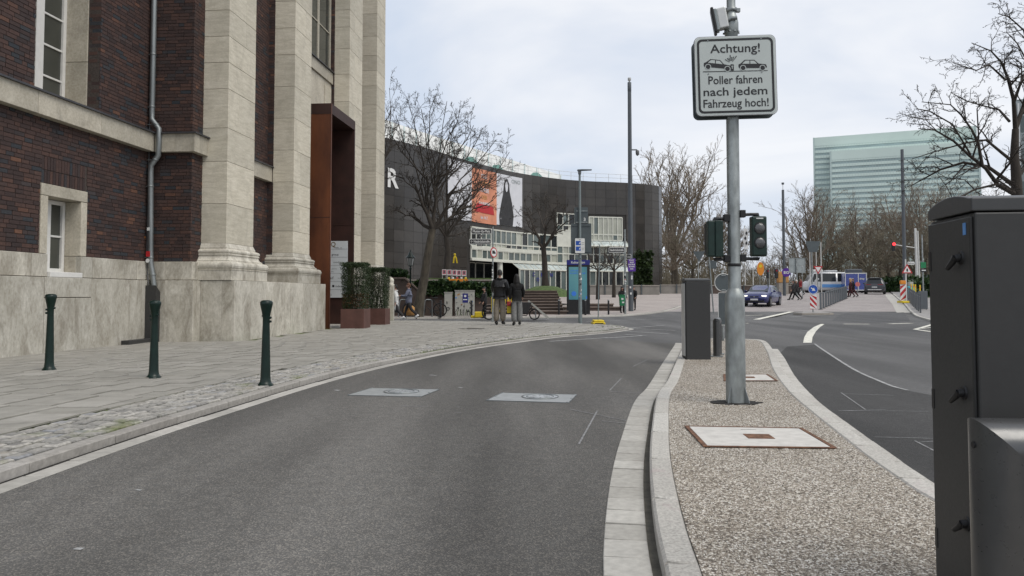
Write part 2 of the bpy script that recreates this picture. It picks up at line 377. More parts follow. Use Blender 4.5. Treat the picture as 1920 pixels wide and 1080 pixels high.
M['sign_back_pale'] = mk('sign_back_pale', (.30, .33, .33), .5, .1, 3, metal=.4)
M['rust'] = mk('rusty_frame', (.105, .050, .028), .88, .5, 25, c2=(.15, .075, .042), bmp=.4)
M['conc_lid'] = mk('concrete_lid', (.52, .50, .465), .85, .12, 12, bmp=.4, bscale=60)
M['dirt'] = mk('dark_soil', (.018, .016, .014), .95, .4, 40, bmp=.6)
M['mast'] = mk('mast_grey_paint', (.085, .095, .105), .5, .08, 3, spec=.4)
M['mast_green'] = mk('lamp_pole_paint', (.17, .20, .205), .5, .12, 5)
M['white_post'] = mk('white_post_paint', (.56, .56, .54), .5, .08, 4)
M['red'] = mk('red_sheet', (.42, .022, .025), .4, .08, 5)
M['white_sheet'] = mk('white_sheet', (.66, .66, .64), .4, .05, 5)
M['blue_sign'] = mk('blue_sheet', (.012, .075, .36), .4, .06, 5)
M['blue_pale'] = mk('pale_blue_sheet', (.10, .26, .55), .45, .05, 5)
M['yellow'] = mk('yellow_plastic', (.62, .46, .02), .5, .12, 9)
M['orange'] = mk('orange_plastic', (.62, .22, .02), .45, .08, 8)
M['purple'] = mk('purple_poster', (.085, .025, .26), .5, .1, 6)
M['green_bin'] = mk('green_bin_plastic', (.012, .17, .065), .45, .12, 8)
M['navy_head'] = mk('navy_panel', (.018, .022, .17), .4, .08, 6)
def screen():
    m, t, p = nodes('display_screen'); v = pos(t, (1, 1, .35))
    c = ramp(t, noise(t, v, .9, 3), [(.3, (.02, .085, .125)), (.5, (.04, .145, .185)), (.75, (.07, .205, .22))])
    t.links.new(c, p.inputs['Base Color']); t.links.new(c, p.inputs['Emission Color']); p.inputs['Emission Strength'].default_value = .22; p.inputs['Roughness'].default_value = .15
    return m
M['screen'] = screen()
M['screen_ink'] = emit('screen_ink', (.02, .10, .36), .4)
# museum
M['granite'] = pieces('black_granite_panel', [(0, (.030, .026, .022)), (.4, (.035, .0305, .026)), (.75, (.040, .035, .030)), (1, (.048, .042, .036))], .17, .7, .2, 0, spec=.5)
M['granite_core'] = mk('granite_joint', (.026, .023, .020), .6, .2, 3)
M['steel_white'] = mk('cream_steel', (.56, .565, .50), .5, .08, 2)
M['roof_white'] = mk('roof_cladding', (.52, .52, .50), .6, .08, .6, c2=(.58, .58, .55))
M['banner_white'] = mk('white_banner', (.60, .61, .64), .7, .06, 1)
M['banner_orange'] = mk('orange_banner', (.60, .25, .15), .7, .15, .8)
M['banner_dark'] = mk('dark_print', (.035, .035, .037), .7, .3, 3)
M['tower_glass'] = glass('tower_glass', (.37, .47, .47), .15, .5, .22, .06)  # tower glass, band and edge colours paled, distance haze mixed into them
M['tower_band'] = mk('tower_band', (.56, .66, .61), .45, .06, .05)
M['tower_edge'] = mk('tower_edge', (.44, .53, .51), .5, .05, .1)
M['brown_wall'] = mk('brown_retaining_wall', (.085, .063, .053), .85, .22, 1.4, bmp=.3, bscale=20)
M['step_stone'] = mk('brown_step_stone', (.165, .130, .108), .8, .2, 3, bmp=.2)
M['cap_stone'] = mk('pale_coping', (.27, .245, .215), .8, .15, 3)
M['concrete_wall'] = mk('concrete_wall', (.21, .195, .175), .85, .2, 1.2)
M['cab_grey'] = mk('utility_cabinet_paint', (.37, .365, .33), .6, .12, 5)
M['grass'] = mk('grass', (.062, .095, .028), .9, .35, 6)
M['soil'] = mk('planting_soil', (.05, .04, .03), .95, .3, 6)
# plants
M['bark'] = mk('bark', (.060, .050, .038), .92, .35, 9, bmp=.7, bscale=26, stretch=(1, 1, .35), bdist=.02, c2=(.082, .07, .052))
M['bark_dark'] = mk('bark_dark', (.038, .031, .025), .92, .3, 9, bmp=.5, stretch=(1, 1, .3))
M['twig'] = mk('twig_bark', (.052, .043, .035), .9, .25, 2)
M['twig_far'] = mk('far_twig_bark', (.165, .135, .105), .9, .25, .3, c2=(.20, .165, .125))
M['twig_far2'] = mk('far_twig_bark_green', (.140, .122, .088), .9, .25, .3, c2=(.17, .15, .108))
def leafm(name, c1, c2, c3=None):
    m, t, p = nodes(name); cols = [(0, c1), (.7, c2), (1, c3 or c2)]
    t.links.new(ramp(t, rnd(t), cols), p.inputs['Base Color']); p.inputs['Roughness'].default_value = .5; p.inputs['Specular IOR Level'].default_value = .4
    p.inputs['Subsurface Weight'].default_value = 0; return m
M['yew'] = leafm('yew_leaf', (.010, .020, .006), (.026, .046, .012), (.045, .07, .02))
M['yew_brown'] = leafm('yew_dry', (.05, .022, .008), (.10, .042, .014))
M['ivy'] = leafm('ivy_leaf', (.010, .024, .008), (.028, .060, .016), (.06, .10, .03))
# people and vehicles
M['skin'] = mk('skin', (.46, .27, .20), .55, .08, 12)
def cloth(name, c, rough=.85): M[name] = mk(name, c, rough, .2, 14, bmp=.5, bscale=35, bdist=.02); return M[name]
cloth('black_puffer', (.006, .006, .007), .42); cloth('black_cloth', (.005, .005, .0055)); cloth('beige_cloth', (.22, .19, .15)); cloth('grey_denim', (.17, .17, .165))
cloth('slate_cloth', (.13, .14, .19)); cloth('tan_cloth', (.42, .22, .075)); cloth('white_cloth', (.62, .62, .61)); cloth('dark_red_cloth', (.05, .012, .014)); cloth('red_cloth', (.30, .03, .035)); cloth('charcoal_cloth', (.028, .027, .028))
M['shoe_black'] = mk('black_shoe', (.012, .012, .012), .5, .1, 9); M['shoe_white'] = mk('white_shoe', (.6, .6, .6), .6, .05, 9)
M['hair_dark'] = mk('dark_hair', (.010, .008, .007), .6, .3, 40, stretch=(1, 1, .1)); M['hair_brown'] = mk('brown_hair', (.10, .04, .018), .6, .3, 40); M['hair_blond'] = mk('blond_hair', (.34, .19, .08), .6, .3, 40); M['hair_grey'] = mk('grey_hair', (.5, .48, .46), .6, .2, 40)
def paintm(name, c, metal=0): 
    m = mk(name, c, .28, .06, 2, metal, spec=.6); m.node_tree.nodes['Principled BSDF'].inputs['Coat Weight'].default_value = .7; m.node_tree.nodes['Principled BSDF'].inputs['Coat Roughness'].default_value = .06; return m
M['car_blue'] = paintm('blue_car_paint', (.008, .013, .10), .2); M['car_grey'] = paintm('dark_grey_car_paint', (.035, .037, .042), .4); M['car_white'] = paintm('white_van_paint', (.48, .49, .50)); M['trailer_blue'] = paintm('blue_trailer_panel', (.016, .04, .26)); M['car_silver'] = paintm('silver_car_paint', (.32, .33, .34), .4)
M['tyre'] = mk('tyre', (.012, .012, .012), .85, .2, 30); M['rim'] = mk('alloy_rim', (.28, .28, .29), .3, .1, 20, metal=.8)
M['lamp_on'] = emit('lit_headlamp', (1, .93, .78), .9, (.8, .8, .75)); M['lamp_clear'] = mk('headlamp', (.55, .56, .56), .15, .1, 20); M['lamp_red'] = mk('tail_lamp', (.22, .012, .014), .25, .1, 20)
M['signal_red'] = emit('lit_red_signal', (1.0, .04, .05), 1.2, (.6, .03, .03)); M['plate'] = mk('number_plate', (.55, .56, .56), .4, .05, 20)
M['lantern_glass'] = glass('lantern_glass', (.30, .31, .30), .1, .6)
# ------------------------------------------------------------------ curves on the ground
def catmull(pts, step=.25):
    P_ = [Vector(p) for p in pts]; P_ = [2 * P_[0] - P_[1]] + P_ + [2 * P_[-1] - P_[-2]]; o = []
    for i in range(1, len(P_) - 2):
        n = max(2, int((P_[i + 1] - P_[i]).length / step))
        for k in range(n):
            t = k / n; a, b, c, d = P_[i - 1:i + 3]
            o.append(.5 * ((2 * b) + (c - a) * t + (2 * a - 5 * b + 4 * c - d) * t * t + (3 * b - a - 3 * c + d) * t ** 3))
    o.append(P_[-2]); return o
class Curve:
    def __init__(s, pts, step=.2):
        s.p = catmull([Vector((p[0], p[1])) for p in pts], step); s.l = [0]
        for a, b in zip(s.p, s.p[1:]): s.l.append(s.l[-1] + (b - a).length)
        s.len = s.l[-1]
    def at(s, d, off=0):                                            # off to the right of travel is positive
        d = max(0, min(s.len - 1e-4, d)); lo, hi = 0, len(s.l) - 1
        while hi - lo > 1:
            mid = (lo + hi) // 2
            if s.l[mid] <= d: lo = mid
            else: hi = mid
        t = (d - s.l[lo]) / max(1e-6, s.l[hi] - s.l[lo]); p = s.p[lo].lerp(s.p[hi], t)
        def tan(i): return (s.p[min(i + 1, len(s.p) - 1)] - s.p[max(i - 1, 0)]).normalized()
        q = tan(lo).lerp(tan(hi), t).normalized()
        return Vector((p.x + q.y * off, p.y - q.x * off)), q
def px_curve(pts, z): return [(lambda v: (v.x, v.y))(onz(a, b, z)) for a, b in pts]
def piece(curve, s0, s1, o0, o1, z0, z1, ch=.008, segs=2, zf=None):
    """a stone that follows the curve between two offsets, upper edges chamfered"""
    rows = []
    for k in range(segs + 1):
        d = s0 + (s1 - s0) * k / segs
        sg = ch if k == 0 else (-ch if k == segs else 0)
        a, _ = curve.at(d, o0); b, _ = curve.at(d, o1); a2, _ = curve.at(d + sg, o0 + ch); b2, _ = curve.at(d + sg, o1 - ch)
        dz = zf(a2.x, a2.y) if zf else 0; dz2 = zf(b2.x, b2.y) if zf else 0
        rows.append([Vector((a.x, a.y, z0 + dz)), Vector((a.x, a.y, z1 - ch + dz)), Vector((a2.x, a2.y, z1 + dz)), Vector((b2.x, b2.y, z1 + dz2)), Vector((b.x, b.y, z1 - ch + dz2)), Vector((b.x, b.y, z0 + dz2))])
    return MB().loft(rows, 0, False, True, True)
RND = random.Random(11)

# ------------------------------------------------------------------ large sheets
def sheet(name, rows, m):                                           # rows of (Y, x0, x1, z)
    mb = MB(); vs = []
    for (y, a, b, z) in rows:
        for k in range(9): vs.append((a + (b - a) * k / 8, y, z))
    mb.add(vs, [(i * 9 + k, i * 9 + k + 1, (i + 1) * 9 + k + 1, (i + 1) * 9 + k) for i in range(len(rows) - 1) for k in range(8)])
    o = mb.build(name, m, fix=False); return tag(o, kind='structure')
YS = [-60, -8, 0, 20, 36, 41, 44, 47, 50, 52.6, 56, 60, 64, 68, 72, 76, 80, 84, 92, 100, 140, 300, 1400]
sheet('ground', [(y, -1400, 1400, g(y) - .05) for y in YS], M['ground'])
road = sheet('road', [(y, -70, 90, g(y)) for y in YS if -60 <= y <= 300], M['asphalt_old'])

def xat(pl, Y):
    for (x0, y0), (x1, y1) in zip(pl, pl[1:]):
        if y0 <= Y <= y1: return x0 + (x1 - x0) * (Y - y0) / (y1 - y0)
    return pl[-1][0] if Y > pl[-1][1] else pl[0][0]
PLAZA = [(-45, 35.9), (-10, 36.4), (1.5, 38.4), (5, 40.5), (7, 42.5), (9.5, 47), (11.8, 53), (14, 60), (17, 70), (25, 100), (45, 160)]
RKERB = [(9, 12), (14.2, 24), (17.7, 32.4), (20.3, 38.5), (23.3, 45), (28, 55), (33, 66), (40, 81), (49, 100), (76, 160)]
sheet('plaza', [(y, -60, xat(PLAZA, y) - .13, g(y) + .085) for y in [36.4, 37, 38.4, 40.5, 42.5] + list(range(44, 110, 2)) + [120, 140]], M['plaza'])
sheet('far_street', [(y, xat(PLAZA, y), xat(RKERB, y), g(y) + .006) for y in [46.6] + list(range(48, 110, 2)) + [120, 140, 158]], M['setts'])
sheet('far_pavement', [(y, xat(RKERB, y) + .13, 90, g(y) + .085) for y in [12, 16, 20, 24, 28, 32.4, 36, 41, 45] + list(range(48, 110, 2)) + [120, 140]], M['pave_far'])
# ------------------------------------------------------------------ left pavement: kerb, gutter, setts, slabs
KP = px_curve([(0, 907), (231, 828), (369, 784), (600, 714.5), (742, 680), (883, 653), (1025, 634), (1085, 628.5), (1131, 624.5)], 0)
KP = [(-3.45, -4), (-3.36, 0), (-3.26, 3)] + KP + [(3.45, 24.9), (3.95, 26.2), (3.75, 27.7), (2.6, 29.0), (.8, 30.2), (-2.5, 31.6), (-8, 33.0)]
KC = Curve(KP)
NRM = sqrt(1 + TF * TF); C0 = -7.85
FD = Vector((TF, 1)) / NRM; FN = Vector((1, -TF)) / NRM             # along the facade, outwards from it
def uw(x, y): q = Vector((x - C0, y)); return q.dot(FD), -q.dot(FN)
def xy(u, w): q = Vector((C0, 0)) + FD * u - FN * w; return q.x, q.y
def table(off, smax):
    t = []; d = 0
    while d < smax:
        p, _ = KC.at(d, off); u, w = uw(p.x, p.y)
        if not t or u > t[-1][0]: t.append((u, w))
        d += .1
    return t
def look(t, u):
    if u <= t[0][0]: return t[0][1]
    lo, hi = 0, len(t) - 1
    if u >= t[-1][0]: return t[-1][1]
    while hi - lo > 1:
        m_ = (lo + hi) // 2
        if t[m_][0] <= u: lo = m_
        else: hi = m_
    (a, wa), (b, wb) = t[lo], t[hi]; return wa + (wb - wa) * (u - a) / max(1e-6, b - a)
COBW = .86
TK = table(0, KC.len); TI = table(-COBW, KC.len)
def zs(x, y):
    u, w = uw(x, y); d = max(0, w - look(TK, u)); return .070 + .012 * min(d, 4.2)
mb = MB(); us = [i * .5 - 4 for i in range(76)]; vs = []
for u in us:
    a = look(TK, u) + .10
    for k in range(9):
        w = a + (2.6 - a) * k / 8; x, y = xy(u, w); vs.append((x, y, zs(x, y) - .016))
mb.add(vs, [(i * 9 + k, (i + 1) * 9 + k, (i + 1) * 9 + k + 1, i * 9 + k + 1) for i in range(len(us) - 1) for k in range(8)])
walk = struct('pavement', mb, M['moss'])
d = .3
while d < KC.len - 1.2:
    L = .98 + RND.uniform(-.06, .06)
    p, _ = KC.at(d)
    zt = .074 + RND.uniform(-.004, .004) - (.022 if d > 17 else 0)
    piece(KC, d + .004, d + L - .004, -.125, 0, -.03, zt, .009, 3).build('kerb_stone', M['kerb_old'], walk, fix=True)
    d += L
d = .3
while d < 34:
    L = .49 + RND.uniform(-.03, .03); piece(KC, d + .004, d + L - .004, .032, .182, -.02, .008 + RND.uniform(-.002, .002), .004, 2).build('gutter_stone', M['gutter_old'], walk); d += L
mb = MB(); vs = []; n = 0; d = .3
while d < 34: vs += [(*KC.at(d, -.01)[0], .0065), (*KC.at(d, .045)[0], .0065)]; d += .3; n += 1
mb.add(vs, [(2 * i, 2 * i + 1, 2 * i + 3, 2 * i + 2) for i in range(n - 1)]); mb.build('grit_joint', M['dirt'], walk, fix=False)
# setts: a dozen shapes, repeated
var = []
for k in range(14):
    a, b = RND.uniform(.42, .5), RND.uniform(.42, .5)
    base = [(-a, -b), (a, -b * RND.uniform(.86, 1)), (a * RND.uniform(.9, 1), b), (-a * RND.uniform(.9, 1), b * RND.uniform(.88, 1))]
    t1 = [Vector((x * .97, y * .97, .55)) for x, y in base]; t2 = [Vector((x * .74, y * .74, 1 + RND.uniform(-.12, .12))) for x, y in base]
    var.append(MB().loft([[Vector((x, y, -1)) for x, y in base], t1, t2], 0, False, True, True))
vmesh = [v.mesh('cobblestone', M['cobble']) for v in var]
allc = []
row = .13
while row < COBW - .05:
    rw = RND.uniform(.125, .155); d = 2.0 + RND.uniform(0, .1)
    if row + rw > COBW: rw = COBW - row
    while d < KC.len - 4:
        L = RND.uniform(.13, .23); o = -(row + rw / 2); p, q = KC.at(d + L / 2, o); p0, _ = KC.at(d + L / 2, 0)
        sc = 1.0
        allc.append((p.y, p, atan2(q.y, q.x), L * .95, rw * .93, RND.uniform(.018, .030), RND.randrange(14))); d += L * (1.0 if p.y < 24 else 1.02)
    row += rw
allc = [c for c in allc if c[0] > 3.5]
allc.sort(key=lambda c: c[0])
rest = MB()
for i, (_, p, a, L, w_, h_, k) in enumerate(allc):
    z = zs(p.x, p.y) - .010; rz = a + RND.uniform(-.05, .05)
    if i < 300:
        o = link('cobblestone', vmesh[k], walk, (p.x, p.y, z), rz); o.scale = (L, w_, h_)
    else:
        Mx = Matrix.Translation((p.x, p.y, z)) @ Matrix.Rotation(rz, 4, 'Z') @ Matrix.Diagonal((L, w_, h_, 1)); rest.add(var[k].v, var[k].f, 0, False, Mx)
tag(rest.build('far_cobblestones', M['cobble'], walk), kind='stuff')
# slabs in rows across the pavement
SL, SW = .40, .50
slab = MB(); e_ = .005
slab.loft([[Vector((x * .5, y * .5, -1)) for x, y in ((-1, -1), (1, -1), (1, 1), (-1, 1))], [Vector((x * .5, y * .5, .6)) for x, y in ((-1, -1), (1, -1), (1, 1), (-1, 1))], [Vector((x * .488, y * .488, 1)) for x, y in ((-1, -1), (1, -1), (1, 1), (-1, 1))]])
smesh = slab.mesh('paving_slab', M['slab']); slabs = []
ui = 0; u = 3.0
while u < 33:
    w0 = (look(TI, u + SL / 2)) + .01
    wn_ = 2.1 if u < 17.4 else .02
    w = wn_ - RND.choice((.0, .13, .25, .36))
    first = True
    while w > w0:
        a = max(w0, w - SW)
        if w - a > .06: slabs.append((u, u + SL, a, min(w, wn_)))
        w = a
        if w <= w0 + 1e-6: break
    u += SL
def inview(x, y): return y > .5 and abs(x / y) < .70
cand = [s for s in slabs if inview(*xy((s[0] + s[1]) / 2, (s[2] + s[3]) / 2))]
cand.sort(key=lambda s: s[0]); rest = MB()
for i, (a, b, c, d_) in enumerate(cand):
    x, y = xy((a + b) / 2, (c + d_) / 2); z = zs(x, y) + RND.uniform(-.0015, .0015)
    rz = atan2(FD.y, FD.x) + RND.uniform(-.004, .004); tilt = (0, 0)
    Mx = Matrix.Translation((x, y, z - .004)) @ Matrix.Rotation(rz, 4, 'Z') @ Matrix.Rotation(RND.uniform(-.003, .003) - .016, 4, 'X') @ Matrix.Diagonal((b - a - .008, d_ - c - .008, .010, 1))
    if i < 300:
        o = link('paving_slab', smesh, walk); o.matrix_local = Mx
    else: rest.add(slab.v, slab.f, 0, False, Mx)
tag(rest.build('far_paving_slabs', M['slab'], walk), kind='stuff')

# ------------------------------------------------------------------ traffic island
ZI = .10
LP_ = px_curve([(1251, 1080), (1232, 995), (1221.5, 918), (1218, 858), (1221.5, 803), (1232, 739), (1251, 712), (1268, 675), (1285, 640)], ZI)
RI = px_curve([(1759, 941), (1687, 897), (1623, 852), (1572, 812), (1521, 771), (1478, 733), (1449, 692), (1437, 658)], ZI)
RP_ = []
for i, (x, y) in enumerate(RI):
    a = RI[max(0, i - 1)]; b = RI[min(len(RI) - 1, i + 1)]; t = Vector((b[0] - a[0], b[1] - a[1])).normalized(); RP_.append((x + t.y * .14, y - t.x * .14))
ISL = [(-.05, -3), (.18, 0), (.42, 1.8)] + LP_ + [(4.18, 18.55), (4.55, 18.95), (5.2, 18.95), (5.75, 18.7), (5.9, 18.0)] + list(reversed(RP_))[0:1] + list(reversed(RP_))[1:] + [(2.36, 2.5), (2.4, 0), (2.45, -3)]
IC = Curve(ISL, .15)
# gravel bed
inner = [IC.at(d * .2, .139)[0] for d in range(int(IC.len / .2))]
mb = MB(); mb.add([(p.x, p.y, ZI - .006) for p in inner], [tuple(reversed(range(len(inner))))])
isl = struct('traffic_island', mb, M['gravel'])
d = .2
while d < IC.len - .6:
    L = 1.0 if IC.at(d)[0].y < 16.5 else .45
    piece(IC, d + .004, d + L - .004, 0, .14, -.03, ZI + RND.uniform(-.002, .002), .014, 4).build('kerb_stone', M['kerb_new'], isl); d += L
d = 2.5
while IC.at(d, -.25)[0].y < 18.4 and d < 60:
    piece(IC, d + .005, d + .245, -.245, -.04, -.02, .012 + RND.uniform(-.002, .002), .004, 1).build('gutter_slab', M['gutter_new'], isl); d += .25
mb = MB()                                                           # gritty joint between kerb and gutter
vs = []; n = 0; dd = 2.0
while IC.at(dd, 0)[0].y < 18.4: vs += [(*IC.at(dd, -.05)[0], .006), (*IC.at(dd, .02)[0], .006)]; dd += .25; n += 1
mb.add(vs, [(2 * i, 2 * i + 1, 2 * i + 3, 2 * i + 2) for i in range(n - 1)]); mb.build('grit_joint', M['bed'], isl, fix=False)
d1 = IC.len
d = next(k * .1 for k in range(int(IC.len * 10)) if k > 150 and IC.at(k * .1)[0].y < 16.6 and IC.at(k * .1)[0].x > 4.5)
while d < IC.len - 1:
    piece(IC, d + .003, d + .247, -.16, -.004, -.02, .014 + RND.uniform(-.002, .002), .005, 1).build('gutter_slab', M['kerb_new'], isl); d += .25
# loose and bound chips standing proud of the gravel surface, near the camera
def gravel_span(y):
    xs = []
    for a, b in zip(inner, inner[1:]):
        if (a.y - y) * (b.y - y) <= 0 and a.y != b.y: xs.append(a.x + (b.x - a.x) * (y - a.y) / (b.y - a.y))
    return (min(xs), max(xs)) if len(xs) > 1 else None
chips = MB(); rr = random.Random(5); spans = {}
for k in range(52000):
    y = 2.2 + 6.3 * rr.random() ** 1.5; key = int(y * 20)
    if key not in spans: spans[key] = gravel_span(y)
    sp = spans[key]
    if not sp: continue
    x = rr.uniform(sp[0] + .01, sp[1] - .01)
    if abs(x / y) > .72: continue
    r = rr.uniform(.0038, .0075); a = rr.uniform(0, 6.28); ca, sa = cos(a) * r, sin(a) * r; el = rr.uniform(.5, .9); h_ = r * rr.uniform(.5, 1.1); z = ZI - .008
    chips.add([(x + ca, y + sa, z), (x - sa * el, y + ca * el, z), (x - ca, y - sa, z), (x + sa * el, y - ca * el, z), (x + ca * .3 + rr.uniform(-.002, .002), y + sa * .3, z + h_), (x - ca * .35, y - sa * .35, z + h_ * .85)],
              [(0, 1, 4), (1, 2, 5), (1, 5, 4), (2, 3, 5), (3, 0, 4), (3, 4, 5)])
tag(chips.build('gravel_chips', M['chip'], isl, fix=False), kind='stuff')

# ------------------------------------------------------------------ lanes and markings
lane = []
d = 0.0
while d < 27.0: p, _ = KC.at(d, .16); lane.append((p.x, p.y)); d += .5
far_y = lane[-1]
q = []
d = .2
while IC.at(d, -.2)[0].y < 18.6: p, _ = IC.at(d, -.2); q.append((p.x, p.y)); d += .5
mb = MB(); mb.flat(list(reversed(lane)) + q, .004); struct('near_lane', mb, M['asphalt'])
pts = [(1476, 650), (1530, 646), (1560, 668), (1600, 693), (1650, 716), (1690, 731), (1750, 742), (1850, 747)]
right = [onz(a, b, 0) for a, b in pts]; e1 = []
d = IC.len - .1
while d > 1 and (IC.at(d, -.1)[0].y < 15.2) and IC.at(d)[0].x > 2: p, _ = IC.at(d, -.1); e1.append((p.x, p.y)); d -= .4
poly = [(p.x, p.y) for p in right] + [(9, 5.5), (9, -4), (2.6, -4)] + e1
mb = MB(); mb.flat(poly, .004); struct('patched_lane', mb, M['asphalt_new'])
mb = MB(); pts = [(1528, 645), (1545, 657), (1600, 692), (1650, 715), (1690, 730), (1755, 741)]; sm = [onz(a, b, 0) for a, b in pts]
cs = Curve([(p.x, p.y) for p in sm], .3); n = int(cs.len / .4)
vs = []
for k in range(n): vs += [(*cs.at(k * .4, -.015)[0], .007), (*cs.at(k * .4, .03)[0], .007)]
mb.add(vs, [(2 * i, 2 * i + 1, 2 * i + 3, 2 * i + 2) for i in range(n - 1)]); mb.build('seam', M['paint_worn'], road, fix=False)
def mark(name, pxs, m, z=.009):
    P_ = [gnd(a, b, z) for a, b in pxs]; mb = MB(); mb.add([tuple(p) for p in P_], [tuple(range(len(P_)))])
    o = mb.build(name, m, road); return o
def line(a, b, w, m, z=.009, name='lane_line'):
    A = gnd(*a, z); B = gnd(*b, z); t = (B - A).normalized(); n = Vector((-t.y, t.x, 0)) * w / 2
    mb = MB(); mb.add([A - n, A + n, B + n, B - n], [(0, 1, 2, 3)]); return mb.build(name, m, road)
mark('asphalt_patch', [(1560, 601), (1572, 591), (1588, 586.5), (1694, 585), (1702, 592), (1706, 602), (1640, 605)], M['asphalt_patch'], .005)
mark('guide_stripe', [(1506, 642.5), (1522, 642.5), (1523.5, 632), (1530, 621), (1538, 613), (1546, 607.5), (1539, 607.5), (1526, 613), (1514, 622), (1508, 632)], M['paint'])
for a, b, w, m in [((1179, 615), (1246, 610), .12, 'paint_worn'), ((1185, 616), (1266, 619.5), .12, 'paint_worn'), ((1172, 621), (1254, 626), .14, 'paint_worn'), ((1135, 634), (1210, 629), .14, 'paint_worn'), ((1172, 627), (1210, 629.5), .12, 'paint_worn'),
                   ((1030, 640), (1140, 633), .12, 'paint_worn'), ((1418, 599), (1484, 584.5), .3, 'paint'), ((1398, 591.5), (1430, 590.6), .25, 'paint'), ((1484, 594), (1560, 590), .2, 'paint_worn'), ((1500, 619), (1520, 620.5), .10, 'paint_worn'), ((1582, 607.4), (1630, 607.6), .3, 'paint'), ((1668, 607), (1708, 606), .3, 'paint'),
                   ((1716, 617.5), (1748, 608.5), .16, 'paint'), ((1716, 617.5), (1760, 624), .16, 'paint'), ((1726, 616), (1760, 612.5), .12, 'paint'), ((1730, 619), (1762, 619), .12, 'paint'), ((1398, 606), (1404, 606), .3, 'paint'),
                   ((1100, 603), (1245, 597.5), .1, 'paint_worn'), ((1440, 586), (1480, 583), .15, 'paint_worn')]:
    line(a, b, w, M[m])
for a, b in [((1085, 833), (1120, 770)), ((1068, 767), (1190, 792)), ((1128, 789), (1176, 794)), ((1143, 732), (1165, 709)), ((1187, 687), (1214, 674)), ((750, 761), (803, 762)), ((853, 773), (865, 773.5)), ((855, 763), (862, 763)), ((1145, 734), (1200, 737)),
             ((1577, 736), (1623, 768)), ((1583, 738), (1675, 741)), ((1573, 770), (1660, 768)), ((1640, 819), (1755, 822)), ((1715, 826), (1752, 845)), ((1577, 770), (1740, 771)), ((1722, 829), (1752, 827))]:
    line(a, b, .016, M['chalk'], .0075, 'chalk_mark')
for a, b, s in [((806, 703), (818, 704), .05), ((860, 726), (867, 727), .04), ((628, 731), (636, 732), .05), ((140, 1028), (155, 1029), .03), ((255, 918), (265, 919), .02)]:
    line(a, b, s, M['paint_worn'], .0075, 'paint_fleck')
# far kerbs
PC = Curve(PLAZA[:9], 1.0); d = 28
while d < PC.len - 1.6:
    p, _ = PC.at(d); piece(PC, d + .006, d + 1.49, -.13, .0, -.05, .09, .012, 2, lambda x, y: g(y)).build('kerb_stone', M['kerb_new'], bpy.data.objects['plaza']); d += 1.5
RC = Curve(RKERB[:8], 1.0); d = 0
while d < RC.len - 1.6:
    piece(RC, d + .006, d + 1.49, .0, .14, -.05, .09, .012, 2, lambda x, y: g(y)).build('kerb_stone', M['kerb_new'], bpy.data.objects['far_pavement']); d += 1.5
mb = MB(); vs = []                                                   # pale channel beside the far kerb
for k in range(30): vs += [(*RC.at(36 + k * 1.5, -.75)[0], 0), (*RC.at(36 + k * 1.5, -.02)[0], 0)]
vs = [(x, y, g(y) + .012) for x, y, _ in vs if True]
mb.add(vs, [(2 * i, 2 * i + 1, 2 * i + 3, 2 * i + 2) for i in range(29)]); mb.build('gutter_channel', M['gutter_new'], bpy.data.objects['far_street'], fix=False)

# ------------------------------------------------------------------ covers let into the ground
def cover(name, label, corners, z, rim, m_lid, m_rim, extra=None, cat='manhole cover'):
    P_ = [onz(a, b, z) for a, b in corners]; c = sum(P_, Vector()) / 4; L_ = [p - c for p in P_]
    t = thing(name, label, cat, c)
    mb = MB(); i_ = [p * (1 - rim) for p in L_]
    mb.add([(p.x, p.y, .0) for p in L_] + [(p.x, p.y, .006) for p in L_] + [(p.x, p.y, .006) for p in i_] + [(p.x, p.y, -.004) for p in i_],
           [(k, (k + 1) % 4, 4 + (k + 1) % 4, 4 + k) for k in range(4)] + [(4 + k, 4 + (k + 1) % 4, 8 + (k + 1) % 4, 8 + k) for k in range(4)] + [(8 + k, 8 + (k + 1) % 4, 12 + (k + 1) % 4, 12 + k) for k in range(4)])
    mb.build('frame', m_rim, t)
    lid = MB(); j_ = [p * (1 - rim - .012) for p in L_]; lid.loft([[Vector((p.x, p.y, -.004)) for p in j_], [Vector((p.x, p.y, .004)) for p in j_]]); lo = lid.build('lid', m_lid, t)
    if extra: extra(t, L_, lo)
    return t
def rust_plate(t, L_, lo):
    mb = MB(); a, b, c, d_ = L_
    def q(s, v): return (a * (1 - s) + b * s) * (1 - v) + (d_ * (1 - s) + c * s) * v
    k = [q(.42, .40), q(.63, .40), q(.63, .62), q(.42, .62)]
    mb.loft([[Vector((p.x, p.y, .0035)) for p in k], [Vector((p.x, p.y, .007)) for p in k]]); mb.build('grip_plate', M['rust'], lo)
    mb = MB()
    for n_, (s, v) in enumerate(((.52, .16), (.50, .16), (.54, .16), (.56, .16), (.47, .16))): mb.box((*q(s, v).xy, .0045), (.035, .006, .002))
    mb.build('stamp', M['ink_grey'], lo)
cover('island_manhole_cover', 'pale concrete manhole cover in a rusty frame in front of the pole', [(1283, 799), (1504, 803), (1570, 841), (1319, 838)], ZI, .065, M['conc_lid'], M['rust'], rust_plate)
cover('island_manhole_cover', 'pale concrete manhole cover half hidden behind the steel pole', [(1356, 702), (1440, 702), (1459, 714.5), (1357, 714.5)], ZI, .10, M['conc_lid'], M['rust'], rust_plate)
